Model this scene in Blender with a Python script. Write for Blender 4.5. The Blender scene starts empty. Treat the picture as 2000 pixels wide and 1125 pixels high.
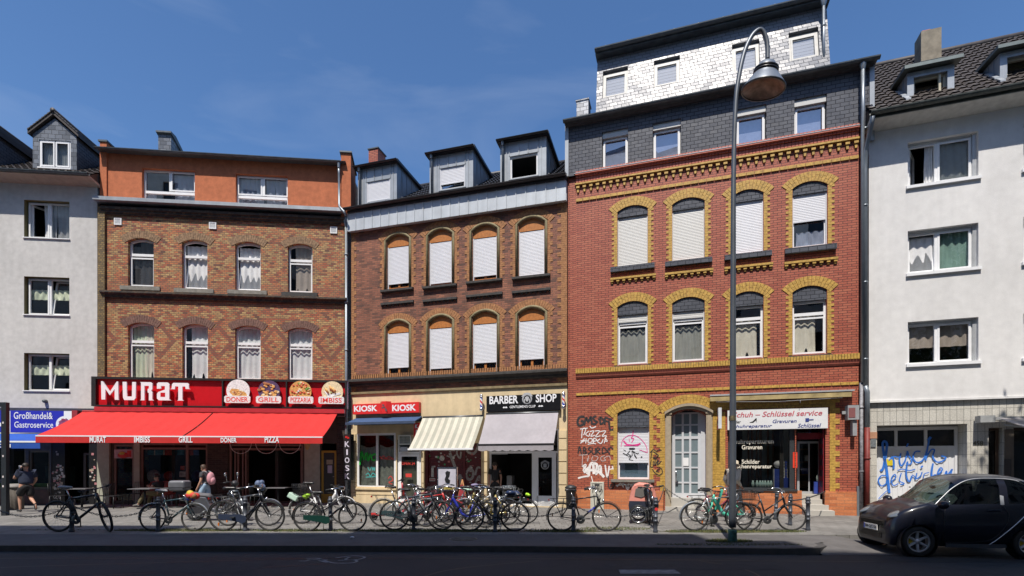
import bpy, bmesh, math, random
from mathutils import Vector, Matrix
S = bpy.context.scene
COL = S.collection
RND = random.Random(11)
rad = math.radians
CZ = 1.77                      # camera height above the road
# ---------------------------------------------------------------- camera, sky, sun, exposure
cam = bpy.data.cameras.new("camera"); cam_o = bpy.data.objects.new("camera", cam); COL.objects.link(cam_o)
cam_o.location = (0, 0, CZ); cam_o.rotation_euler = (rad(90), 0, 0)
cam.lens = 18; cam.sensor_width = 36; cam.shift_y = 342.5 / 2000; cam.clip_end = 2000; cam.clip_start = .05
S.camera = cam_o
SUN = Vector((-.29, -1, 1.85)).normalized()          # towards the sun
elev = math.asin(SUN.z)
w = bpy.data.worlds.new("World"); S.world = w; w.use_nodes = True
nt = w.node_tree; bg = nt.nodes["Background"]
sky = nt.nodes.new("ShaderNodeTexSky"); sky.sky_type = 'NISHITA'; sky.sun_disc = False
sky.sun_elevation = elev; sky.sun_rotation = math.atan2(SUN.x, SUN.y)
sky.altitude = 200; sky.air_density = 1.0; sky.dust_density = .7; sky.ozone_density = 4.0
hs = nt.nodes.new("ShaderNodeHueSaturation"); hs.inputs['Saturation'].default_value = 1.14; hs.inputs['Hue'].default_value = .502
nt.links.new(sky.outputs[0], hs.inputs['Color']); 
tcw = nt.nodes.new("ShaderNodeTexCoord"); mpw = nt.nodes.new("ShaderNodeMapping"); mpw.inputs['Scale'].default_value = (1.2, 1.2, 5.5); mpw.inputs['Rotation'].default_value = (0, .35, .2)
nzw = nt.nodes.new("ShaderNodeTexNoise"); nzw.inputs['Scale'].default_value = 2.2; nzw.inputs['Detail'].default_value = 6; nzw.inputs['Distortion'].default_value = .6
rpw = nt.nodes.new("ShaderNodeValToRGB"); rpw.color_ramp.elements[0].position = .52; rpw.color_ramp.elements[1].position = .85; rpw.color_ramp.elements[1].color = (.12, .12, .12, 1)
mxw = nt.nodes.new("ShaderNodeMix"); mxw.data_type = 'RGBA'; mxw.inputs[7].default_value = (6.0, 6.4, 7.0, 1)
nt.links.new(tcw.outputs['Generated'], mpw.inputs[0]); nt.links.new(mpw.outputs[0], nzw.inputs['Vector']); nt.links.new(nzw.outputs[0], rpw.inputs[0]); nt.links.new(rpw.outputs[0], mxw.inputs[0]); nt.links.new(hs.outputs[0], mxw.inputs[6])
nt.links.new(mxw.outputs[2], bg.inputs[0]); bg.inputs[1].default_value = .128
sl = bpy.data.lights.new("sun", 'SUN'); sl.energy = 4.8; sl.angle = rad(.53); sl.color = (1, .93, .84)
so = bpy.data.objects.new("sun", sl); COL.objects.link(so); so.rotation_euler = SUN.to_track_quat('Z', 'Y').to_euler()
so.location = (-6, -20, 40)
S.view_settings.view_transform = 'Standard'; S.view_settings.look = 'None'; S.view_settings.exposure = .34; S.view_settings.gamma = 1
S.render.engine = 'CYCLES'
S.cycles.max_bounces = 6; S.cycles.transparent_max_bounces = 12; S.cycles.caustics_reflective = False; S.cycles.caustics_refractive = False

# ---------------------------------------------------------------- mesh helper
class MB:
    def __init__(s): s.v = []; s.f = []; s.m = []; s.s = []
    def add(s, vs, fs, m=0, sm=False):
        o = len(s.v); s.v += [tuple(p) for p in vs]
        for f in fs: s.f.append(tuple(i + o for i in f)); s.m.append(m); s.s.append(sm)
        return s
    def box(s, x0, y0, z0, x1, y1, z1, m=0):
        x0, x1 = sorted((x0, x1)); y0, y1 = sorted((y0, y1)); z0, z1 = sorted((z0, z1))
        return s.add([(x0,y0,z0),(x1,y0,z0),(x1,y1,z0),(x0,y1,z0),(x0,y0,z1),(x1,y0,z1),(x1,y1,z1),(x0,y1,z1)],
                     [(0,3,2,1),(4,5,6,7),(0,1,5,4),(1,2,6,5),(2,3,7,6),(3,0,4,7)], m)
    def obox(s, c, ax, ay, az, m=0):                # oriented box: centre and three half-axes
        c = Vector(c); ax = Vector(ax); ay = Vector(ay); az = Vector(az)
        vs = [c + ax*i + ay*j + az*k for k in (-1,1) for i, j in ((-1,-1),(1,-1),(1,1),(-1,1))]
        return s.add(vs, [(0,3,2,1),(4,5,6,7),(0,1,5,4),(1,2,6,5),(2,3,7,6),(3,0,4,7)], m)
    def quad(s, a, b, c, d, m=0): return s.add([a,b,c,d], [(0,1,2,3)], m)
    def prism(s, pts, y0, y1, m=0, ax='y', sm=False):   # polygon in XZ pushed along y (or YZ along x, XY along z)
        f = {'y': lambda p, t: (p[0], t, p[1]), 'x': lambda p, t: (t, p[0], p[1]), 'z': lambda p, t: (p[0], p[1], t)}[ax]
        n = len(pts); vs = [f(p, y0) for p in pts] + [f(p, y1) for p in pts]
        s.add(vs, [tuple(range(n)), tuple(range(2*n-1, n-1, -1))], m)
        o = len(s.v) - 2*n
        for i in range(n):
            j = (i+1) % n; s.f.append((o+i, o+n+i, o+n+j, o+j)); s.m.append(m); s.s.append(sm)
        return s
    def tube(s, pts, r, n=8, m=0, closed=False, cap=True, sm=True):
        pts = [Vector(p) for p in pts]; N = len(pts); rs = r if isinstance(r, (list, tuple)) else [r]*N
        vs = []; prev = None
        for i in range(N):
            if closed: t = pts[(i+1) % N] - pts[i-1]
            else: t = pts[min(i+1, N-1)] - pts[max(i-1, 0)]
            if t.length < 1e-9: t = Vector((0,0,1))
            t.normalize()
            if prev is None:
                a = Vector((0,0,1)) if abs(t.z) < .9 else Vector((1,0,0))
                u = t.cross(a).normalized()
            else:
                u = prev - t*prev.dot(t)
                u = u.normalized() if u.length > 1e-6 else t.orthogonal().normalized()
            prev = u; v = t.cross(u)
            for k in range(n):
                a = 2*math.pi*k/n; vs.append(pts[i] + (u*math.cos(a) + v*math.sin(a))*rs[i])
        fs = []
        for i in range(N if closed else N-1):
            j = (i+1) % N
            for k in range(n):
                l = (k+1) % n; fs.append((i*n+k, i*n+l, j*n+l, j*n+k))
        if cap and not closed: fs += [tuple(range(n-1, -1, -1)), tuple((N-1)*n + k for k in range(n))]
        return s.add(vs, fs, m, sm)
    def lathe(s, prof, n=16, c=(0,0,0), ax=(0,0,1), m=0, sm=True):
        ax = Vector(ax).normalized(); u = ax.orthogonal().normalized(); v = ax.cross(u); c = Vector(c)
        vs = [c + ax*z + (u*math.cos(2*math.pi*k/n) + v*math.sin(2*math.pi*k/n))*max(r, 1e-4) for r, z in prof for k in range(n)]
        fs = [(i*n+k, i*n+(k+1) % n, (i+1)*n+(k+1) % n, (i+1)*n+k) for i in range(len(prof)-1) for k in range(n)]
        return s.add(vs, fs, m, sm)
    def ball(s, c, r, m=0, n=10, k=7):
        r = r if isinstance(r, (list, tuple)) else (r, r, r)
        vs = [(c[0]+r[0]*math.sin(math.pi*i/k)*math.cos(2*math.pi*j/n), c[1]+r[1]*math.sin(math.pi*i/k)*math.sin(2*math.pi*j/n), c[2]+r[2]*math.cos(math.pi*i/k)) for i in range(k+1) for j in range(n)]
        return s.add(vs, [(i*n+j, (i+1)*n+j, (i+1)*n+(j+1) % n, i*n+(j+1) % n) for i in range(k) for j in range(n)], m, True)
    def stroke(s, pts, wd, m=0, y=0.0, plane='xz'):     # flat painted line on a wall
        n = len(pts)
        L = []; Rr = []
        for i in range(n):
            a = pts[max(i-1, 0)]; b = pts[min(i+1, n-1)]; dx, dz = b[0]-a[0], b[1]-a[1]; l = math.hypot(dx, dz) or 1
            nx, nz = -dz/l*wd/2, dx/l*wd/2
            L.append((pts[i][0]+nx, pts[i][1]+nz)); Rr.append((pts[i][0]-nx, pts[i][1]-nz))
        P = (lambda p: (p[0], y, p[1])) if plane == 'xz' else (lambda p: (p[0], p[1], y))
        vs = [P(p) for p in L] + [P(p) for p in Rr]
        return s.add(vs, [(i, i+1, n+i+1, n+i) for i in range(n-1)], m)
    def build(s, name, mats, parent=None, off=None, fix=True, mod=None):
        me = bpy.data.meshes.new(name)
        vs = s.v if off is None else [(a-off[0], b-off[1], c-off[2]) for a, b, c in s.v]
        me.from_pydata(vs, [], s.f)
        for m in (mats if isinstance(mats, (list, tuple)) else [mats]): me.materials.append(m)
        me.polygons.foreach_set('material_index', s.m); me.polygons.foreach_set('use_smooth', s.s)
        if fix:
            bm = bmesh.new(); bm.from_mesh(me); bmesh.ops.recalc_face_normals(bm, faces=bm.faces); bm.to_mesh(me); bm.free()
        me.update()
        o = bpy.data.objects.new(name, me); COL.objects.link(o)
        if parent is not None: o.parent = parent
        return o

def V(*a): return Vector(a)
def lerp(a, b, t): return a+(b-a)*t
def smooth_line(pts, k=6):                              # Catmull-Rom through points (2D or 3D)
    out = []; n = len(pts)
    if n < 3: return [tuple(p) for p in pts]
    for i in range(n-1):
        p0 = pts[max(i-1, 0)]; p1 = pts[i]; p2 = pts[i+1]; p3 = pts[min(i+2, n-1)]
        for j in range(k):
            t = j/k
            out.append(tuple(.5*(2*b + (c-a)*t + (2*a-5*b+4*c-d)*t*t + (3*b-a-3*c+d)*t**3) for a, b, c, d in zip(p0, p1, p2, p3)))
    out.append(tuple(pts[-1])); return out

def thing(name, label, cat, loc=(0,0,0), rz=0, group=None):
    o = bpy.data.objects.new(name, None); COL.objects.link(o); o.location = loc; o.rotation_euler = (0, 0, rz)
    o.empty_display_size = .2; tag(o, label, cat, group); return o
def tag(o, label, cat, group=None):
    o['label'] = label; o['category'] = cat
    if group: o['group'] = group
    return o
def struct(o, label=None, kind='structure'):
    o['kind'] = kind
    if label: o['label'] = label
    return o
def copy_tree(o, parent=None):
    c = o.copy(); COL.objects.link(c); c.parent = parent
    for ch in o.children: copy_tree(ch, c)
    return c

# ---------------------------------------------------------------- materials
def newmat(name):
    m = bpy.data.materials.new(name); m.use_nodes = True
    return m, m.node_tree, m.node_tree.nodes['Principled BSDF']
def N(nt, t, **kw):
    n = nt.nodes.new('ShaderNode' + t)
    for k, v in kw.items(): setattr(n, k, v)
    return n
def setin(nt, sock, v):
    if hasattr(v, 'links') or hasattr(v, 'is_linked'): nt.links.new(v, sock)
    else: sock.default_value = v
def math_(nt, op, a, b=0.0, clamp=False):
    n = N(nt, 'Math', operation=op, use_clamp=clamp); setin(nt, n.inputs[0], a); setin(nt, n.inputs[1], b); return n.outputs[0]
def mixc(nt, f, a, b, bt='MIX'):
    n = N(nt, 'Mix', data_type='RGBA', blend_type=bt)
    setin(nt, n.inputs[0], f)
    for s, v in ((n.inputs[6], a), (n.inputs[7], b)): setin(nt, s, v if not isinstance(v, tuple) else (*v[:3], 1))
    return n.outputs[2]
def ramp(nt, f, stops, interp='LINEAR'):
    n = N(nt, 'ValToRGB'); n.color_ramp.interpolation = interp; e = n.color_ramp.elements
    while len(e) < len(stops): e.new(.5)
    for x, (p, c) in zip(e, stops): x.position = p; x.color = (*c[:3], 1) if isinstance(c, tuple) else (c, c, c, 1)
    nt.links.new(f, n.inputs[0]); return n.outputs[0]
def objco(nt): return N(nt, 'TexCoord').outputs['Object']
def noise(nt, sc, detail=3, vec=None, rough=.55, scale3=None):
    n = N(nt, 'TexNoise'); n.inputs['Scale'].default_value = sc; n.inputs['Detail'].default_value = detail; n.inputs['Roughness'].default_value = rough
    v = vec or objco(nt)
    if scale3:
        mp = N(nt, 'Mapping'); mp.inputs['Scale'].default_value = scale3; nt.links.new(v, mp.inputs[0]); v = mp.outputs[0]
    nt.links.new(v, n.inputs['Vector']); return n.outputs[0]
def bump(nt, b, h, strength=.3, dist=.02):
    n = N(nt, 'Bump'); n.inputs['Strength'].default_value = strength; n.inputs['Distance'].default_value = dist
    nt.links.new(h, n.inputs['Height']); nt.links.new(n.outputs[0], b.inputs['Normal']); return n
def mul(c, k): return tuple(min(1, x*k) for x in c[:3])
_pm = {}
def pm(name, col, rough=.6, metal=0, var=.12, sc=6, bm=0, bsc=60, streak=0, spec=.5, coat=0, bd=.01):
    if name in _pm: return _pm[name]
    m, nt, b = newmat(name)
    f = noise(nt, sc, 4)
    c = ramp(nt, f, [(.3, mul(col, 1-var)), (.7, mul(col, 1+var))])
    if bm and sc < 7: c = mixc(nt, 1.0, c, ramp(nt, noise(nt, .35, 6), [(.35, 1.05), (.7, .90)]), 'MULTIPLY')
    if streak:
        f2 = noise(nt, 1.0, 4, scale3=(3.5, 3.5, .35)); k = ramp(nt, f2, [(.38, 1.0), (.72, 1-streak)])
        c = mixc(nt, 1.0, c, k, 'MULTIPLY')
    nt.links.new(c, b.inputs['Base Color'])
    b.inputs['Roughness'].default_value = rough; b.inputs['Metallic'].default_value = metal
    b.inputs['Specular IOR Level'].default_value = spec; b.inputs['Coat Weight'].default_value = coat
    if bm: bump(nt, b, noise(nt, bsc, 3), bm, bd)
    _pm[name] = m; return m
def brickvec(nt):
    s = N(nt, 'SeparateXYZ'); nt.links.new(objco(nt), s.inputs[0])
    c = N(nt, 'CombineXYZ'); nt.links.new(math_(nt, 'ADD', s.outputs[0], s.outputs[1]), c.inputs[0]); nt.links.new(s.outputs[2], c.inputs[1])
    return c.outputs[0], s
def bricktex(nt, vec, bw, bh, ms, off=.5):
    t = N(nt, 'TexBrick'); t.offset = off
    t.inputs['Scale'].default_value = 1; t.inputs['Brick Width'].default_value = bw; t.inputs['Row Height'].default_value = bh
    t.inputs['Mortar Size'].default_value = ms; t.inputs['Mortar Smooth'].default_value = .15
    t.inputs['Color1'].default_value = (0,0,0,1); t.inputs['Color2'].default_value = (1,1,1,1); t.inputs['Mortar'].default_value = (.5,.5,.5,1)
    nt.links.new(vec, t.inputs['Vector']); return t.outputs['Color'], t.outputs['Fac']
def brickmat(name, stops, mortar, bw=.25, bh=.077, ms=.009, soot=.25, diamonds=None, rough=.75, bs=.6, rnd=.75, off=.5):
    m, nt, b = newmat(name)
    vec, sep = brickvec(nt); rnd_, mor = bricktex(nt, vec, bw, bh, ms, off)
    big = noise(nt, .9, 4); fine = noise(nt, 30, 2)
    f = math_(nt, 'ADD', math_(nt, 'MULTIPLY', rnd_, rnd), math_(nt, 'MULTIPLY', big, 1-rnd))
    c = ramp(nt, f, stops)
    if diamonds:
        per, zc, ph, h, dark = diamonds
        # lozenges: |u|+|v| in a ring, laid in brick steps
        X = math_(nt, 'SUBTRACT', sep.outputs[0], ph)
        u = math_(nt, 'ABSOLUTE', math_(nt, 'SUBTRACT', math_(nt, 'FRACT', math_(nt, 'DIVIDE', X, per)), .5))
        u = math_(nt, 'MULTIPLY', u, per)
        v = math_(nt, 'ABSOLUTE', math_(nt, 'SUBTRACT', sep.outputs[2], zc))
        d = math_(nt, 'ADD', u, math_(nt, 'MULTIPLY', v, .8))
        k = math_(nt, 'MULTIPLY', math_(nt, 'GREATER_THAN', d, h), math_(nt, 'LESS_THAN', d, h+.2))
        k2 = math_(nt, 'MULTIPLY', k, math_(nt, 'ADD', math_(nt, 'MULTIPLY', rnd_, .5), .45))
        c = mixc(nt, k2, c, dark)
        band = math_(nt, 'LESS_THAN', math_(nt, 'ABSOLUTE', math_(nt, 'SUBTRACT', sep.outputs[2], zc+1.95)), .45)
        c = mixc(nt, math_(nt, 'MULTIPLY', band, .55), c, (.36,.12,.06))
    c = mixc(nt, 1.0, c, ramp(nt, fine, [(.3, .82), (.7, 1.12)]), 'MULTIPLY')
    if soot:
        s2 = noise(nt, 1.0, 5, scale3=(1.6, 1.6, .7)); c = mixc(nt, 1.0, c, ramp(nt, s2, [(.45, 1.0), (.75, 1-soot)]), 'MULTIPLY')
    c = mixc(nt, mor, c, mortar)
    nt.links.new(c, b.inputs['Base Color']); b.inputs['Roughness'].default_value = rough
    h = math_(nt, 'ADD', math_(nt, 'SUBTRACT', 1.0, mor), math_(nt, 'MULTIPLY', fine, .25))
    bump(nt, b, h, bs, .012); return m
def slatemat(name, col, rough=.35, tilt=.10, bw=.30, bh=.16, var=.35, spec=.5):
    m, nt, b = newmat(name)
    vec, sep = brickvec(nt)
    wob = noise(nt, 3.0, 2); cv = N(nt, 'VectorMath', operation='ADD')
    cc = N(nt, 'CombineXYZ'); nt.links.new(math_(nt, 'MULTIPLY', wob, .03), cc.inputs[1]); nt.links.new(vec, cv.inputs[0]); nt.links.new(cc.outputs[0], cv.inputs[1])
    rn, mor = bricktex(nt, cv.outputs[0], bw, bh, .0075, .5)
    c = ramp(nt, rn, [(0, mul(col, 1-var)), (1, mul(col, 1+var))])
    c = mixc(nt, mor, c, mul(col, .4)); nt.links.new(c, b.inputs['Base Color'])
    fine = noise(nt, 14, 3)
    nt.links.new(math_(nt, 'MULTIPLY', math_(nt, 'SUBTRACT', 1.0, math_(nt, 'MULTIPLY', mor, .75, True), True), spec), b.inputs['Specular IOR Level'])
    nt.links.new(math_(nt, 'ADD', math_(nt, 'ADD', math_(nt, 'MULTIPLY', fine, .25), rough-.12), math_(nt, 'MULTIPLY', mor, .5)), b.inputs['Roughness'])
    h = math_(nt, 'ADD', math_(nt, 'SUBTRACT', 1.0, mor), math_(nt, 'MULTIPLY', fine, .3))
    bn = bump(nt, b, h, .8, .012)
    # every slate lies a little differently
    w1 = N(nt, 'TexWhiteNoise', noise_dimensions='1D'); nt.links.new(math_(nt, 'MULTIPLY', rn, 91.7), w1.inputs['W'])
    sb = N(nt, 'VectorMath', operation='SUBTRACT'); nt.links.new(w1.outputs['Color'], sb.inputs[0]); sb.inputs[1].default_value = (.5,.5,.5)
    sc = N(nt, 'VectorMath', operation='SCALE'); nt.links.new(sb.outputs[0], sc.inputs[0]); sc.inputs['Scale'].default_value = tilt
    ad = N(nt, 'VectorMath', operation='ADD'); nt.links.new(bn.outputs[0], ad.inputs[0]); nt.links.new(sc.outputs[0], ad.inputs[1])
    nm = N(nt, 'VectorMath', operation='NORMALIZE'); nt.links.new(ad.outputs[0], nm.inputs[0]); nt.links.new(nm.outputs[0], b.inputs['Normal'])
    return m
def glassmat(name, tint=(.97,.98,.98), refl=.09, rough=.0):
    m, nt, b = newmat(name); nt.nodes.remove(b); out = nt.nodes['Material Output']
    tr = N(nt, 'BsdfTransparent'); tr.inputs[0].default_value = (*tint, 1)
    gl = N(nt, 'BsdfGlossy'); gl.inputs['Roughness'].default_value = rough; gl.inputs[0].default_value = (.95,.97,1,1)
    lw = N(nt, 'LayerWeight'); lw.inputs[0].default_value = .25
    bp = N(nt, 'Bump'); bp.inputs['Strength'].default_value = .04; bp.inputs['Distance'].default_value = .02; nt.links.new(noise(nt, 1.3, 1), bp.inputs['Height']); nt.links.new(bp.outputs[0], gl.inputs['Normal'])
    f = math_(nt, 'ADD', math_(nt, 'MULTIPLY', lw.outputs['Fresnel'], .6), refl, True)
    mx = N(nt, 'MixShader'); nt.links.new(f, mx.inputs[0]); nt.links.new(tr.outputs[0], mx.inputs[1]); nt.links.new(gl.outputs[0], mx.inputs[2])
    nt.links.new(mx.outputs[0], out.inputs[0]); return m
def clothmat(name, col, trans=.35, var=.06):
    m, nt, b = newmat(name); out = nt.nodes['Material Output']
    c = ramp(nt, noise(nt, 7, 3), [(.3, mul(col, 1-var)), (.7, mul(col, 1+var))]); c = mixc(nt, 1, c, ramp(nt, noise(nt, .9, 5), [(.4, 1.0), (.75, .82)]), 'MULTIPLY'); nt.links.new(c, b.inputs['Base Color']); b.inputs['Roughness'].default_value = .85
    t = N(nt, 'BsdfTranslucent'); nt.links.new(c, t.inputs[0]); mx = N(nt, 'MixShader'); mx.inputs[0].default_value = trans
    nt.links.new(b.outputs[0], mx.inputs[1]); nt.links.new(t.outputs[0], mx.inputs[2]); nt.links.new(mx.outputs[0], out.inputs[0]); return m

WHITE = pm('white_plastic', (.78,.79,.80), .35, var=.04)
ALU = pm('grey_aluminium', (.50,.52,.54), .35, .4, var=.08)
BLACK = pm('black_paint', (.018,.018,.020), .38, var=.2)
RUBBER = pm('tyre_rubber', (.022,.022,.022), .75, var=.2)
CHROME = pm('bare_steel', (.62,.63,.64), .22, 1.0, var=.08)
DSTEEL = pm('dark_steel', (.10,.105,.11), .4, .7, var=.15)
ZINC = pm('zinc_sheet', (.36,.39,.42), .45, .35, var=.12, sc=3, streak=.15)
ZDARK = pm('weathered_zinc', (.10,.115,.125), .5, .4, var=.25, sc=4)
GLASS = glassmat('window_glass')
GLASSB = glassmat('window_glass_sky', (.75,.80,.90), .30)
GLASSD = glassmat('shop_glass', (.75,.76,.74), .02)
SHUT = pm('shutter_white', (.62,.63,.67), .5, var=.03)
SHUTB = pm('shutter_cream', (.54,.54,.52), .5, var=.03)
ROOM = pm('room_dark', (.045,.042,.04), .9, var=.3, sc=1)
CURT = clothmat('white_curtain', (.86,.87,.88), .2)
CURTG = clothmat('green_curtain', (.66,.73,.55), .2)
CURTB = clothmat('brown_curtain', (.42,.36,.31), .2)
CURTC = clothmat('cream_curtain', (.74,.70,.58), .2)
WOODW = pm('orange_wood', (.42,.155,.035), .5, var=.2, sc=12)
STONE = pm('sill_stone', (.20,.185,.16), .8, var=.25, sc=9, bm=.3)
SOOT = pm('sooty_stone', (.045,.042,.04), .8, var=.35, sc=8, bm=.3)

# ---------------------------------------------------------------- facade planes: a pixel of the photograph -> a point on a real wall
class Fac:
    def __init__(s, a, b, px0):
        s.th = math.atan(b); s.dx, s.dy = math.cos(s.th), math.sin(s.th); s.nx, s.ny = s.dy, -s.dx
        x = (px0-1000)/1000; t = a/(1-b*x); s.ox, s.oy = x*t, t
    def P(s, px, py, out=0.0):                          # -> (u along the wall, z)
        x = (px-1000)/1000; t = (out + s.ox*s.nx + s.oy*s.ny)/(x*s.nx + s.ny)
        return ((x*t-s.ox)*s.dx + (t-s.oy)*s.dy, CZ + t*(905-py)/1000)
    def u(s, px, out=0.0): return s.P(px, 905, out)[0]
    def z(s, px, py, out=0.0): return s.P(px, py, out)[1]
    def W(s, u, out, z): return (s.ox + s.dx*u + s.nx*out, s.oy + s.dy*u + s.ny*out, z)
    def root(s, name, label, cat, u=0, out=0, z=0, group=None):
        o = thing(name, label, cat, s.W(u, out, z), s.th, group); return T(o, (u, -out, z))
SPLIT = {'pilaster', 'corner_pilaster', 'tiled_plinth', 'fire_wall', 'dark_pier', 'rusticated_block', 'entrance_pier', 'wall_plaque', 'kerb'}
def islands(o):                                         # loose pieces of one mesh -> sibling objects of the same name
    me = o.data; bm = bmesh.new(); bm.from_mesh(me); bm.verts.ensure_lookup_table(); seen = {}; n = 0
    for v in bm.verts:
        if v.index in seen: continue
        st = [v]; seen[v.index] = n
        while st:
            a = st.pop()
            for e in a.link_edges:
                b = e.other_vert(a)
                if b.index not in seen: seen[b.index] = n; st.append(b)
        n += 1
    bm.free()
    for k in range(n-1, 0, -1):
        m2 = me.copy(); c = o.copy(); c.data = m2; COL.objects.link(c); b2 = bmesh.new(); b2.from_mesh(m2); b2.verts.ensure_lookup_table()
        bmesh.ops.delete(b2, geom=[v for v in b2.verts if seen[v.index] != k], context='VERTS'); b2.to_mesh(m2); b2.free()
    b2 = bmesh.new(); b2.from_mesh(me); b2.verts.ensure_lookup_table(); bmesh.ops.delete(b2, geom=[v for v in b2.verts if seen[v.index] != 0], context='VERTS'); b2.to_mesh(me); b2.free()
class T:                                                # a thing whose parts are given in wall coordinates (u, -out, z)
    def __init__(s, o, off): s.o = o; s.off = off
    def part(s, mb, name, mats, parent=None, fix=True):
        o = mb.build(name, mats, parent or s.o, s.off, fix)
        if name in SPLIT: islands(o)
        return o
F1 = Fac(22.2, .1004, 195)
F2 = Fac(19.57, -.291, 686)
F3 = Fac(19.62, -.315, 1109)
F4 = Fac(19.9, -.34, 1694)

# ---------------------------------------------------------------- building helpers
def arc(o, u):                                          # height of the opening's head at u
    u0, u1, z0, zs, zc = o
    if zc <= zs: return zs
    h = (u1-u0)/2; k = (u-(u0+u1)/2)/h; return zs + (zc-zs)*(1-k*k)
def arcpts(o, n=10): return [(o[0]+(o[1]-o[0])*i/n, arc(o, o[0]+(o[1]-o[0])*i/n)) for i in range(n+1)]
def wallmesh(mb, u0, u1, z0, z1, ops, d=.25, y=0.0, m=0, mr=None, zl=None):
    """front sheet with (arched) openings and their reveals; zl(u) may give a sloping top"""
    us = {u0, u1}
    for o in ops:
        if o[4] > o[3]: us |= {round(p[0], 5) for p in arcpts(o)}
        us |= {o[0], o[1]}
    us = sorted(x for x in us if u0-1e-6 <= x <= u1+1e-6)
    top = zl or (lambda u: z1)
    for a, b in zip(us, us[1:]):
        if b-a < 1e-4: continue
        c = (a+b)/2; cols = sorted([o for o in ops if o[0] < c < o[1]], key=lambda o: o[2])
        la = lb = z0
        for o in cols:
            if o[2] > min(la, lb)+1e-4: mb.quad((a,y,la), (b,y,lb), (b,y,o[2]), (a,y,o[2]), m)
            la, lb = arc(o, a), arc(o, b)
        if top(a) > la+1e-4: mb.quad((a,y,la), (b,y,lb), (b,y,top(b)), (a,y,top(a)), m)
    mr = m if mr is None else mr
    for o in ops:
        p = [(o[0], o[2])] + (arcpts(o) if o[4] > o[3] else [(o[0], o[3]), (o[1], o[3])]) + [(o[1], o[2])]
        for q, r in zip(p, p[1:] + p[:1]):
            mb.quad((q[0],y,q[1]), (r[0],y,r[1]), (r[0],y+d,r[1]), (q[0],y+d,q[1]), mr)
    return mb
def bars(mb, u0, u1, z0, z1, w, y0, y1, m=0):            # rectangular frame ring
    mb.box(u0, y0, z0, u0+w, y1, z1, m); mb.box(u1-w, y0, z0, u1, y1, z1, m)
    mb.box(u0+w, y0, z0, u1-w, y1, z0+w, m); mb.box(u0+w, y0, z1-w, u1-w, y1, z1, m)
def curtain(mb, u0, u1, z0, z1, y, folds=9, amp=.022, swag=None, m=0):
    n = folds*8
    def zt(i): return z1
    def zb(i):
        t = i/n
        return z0 + (swag*(math.sin(t*math.pi*4)+.3*math.sin(t*23)) if swag else 0)
    vs = []; rows = 5
    for r in range(rows+1):
        for i in range(n+1):
            t = i/n; zz = zb(i) + (zt(i)-zb(i))*r/rows
            vs.append((u0+(u1-u0)*t, y+amp*math.sin(t*folds*2*math.pi + .8*math.sin(r+t*5)) + amp*.4*math.sin(t*17+r), zz))
    k = n+1
    mb.add(vs, [(r*k+i, r*k+i+1, (r+1)*k+i+1, (r+1)*k+i) for r in range(rows) for i in range(n)], m, True)
def slats(mb, u0, u1, z0, z1, y, pitch=.052, m=0):
    n = max(2, int((z1-z0)/pitch)); h = (z1-z0)/n; vs = []
    for i in range(n):
        a = z0+i*h
        vs += [(u0,y-.008,a), (u1,y-.008,a), (u0,y-.010,a+h*.5), (u1,y-.010,a+h*.5), (u0,y-.004,a+h*.88), (u1,y-.004,a+h*.88)]
    vs += [(u0,y-.008,z1), (u1,y-.008,z1)]
    k = len(vs)//2
    mb.add(vs, [(2*i, 2*i+1, 2*i+3, 2*i+2) for i in range(k-1)], m)
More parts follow.
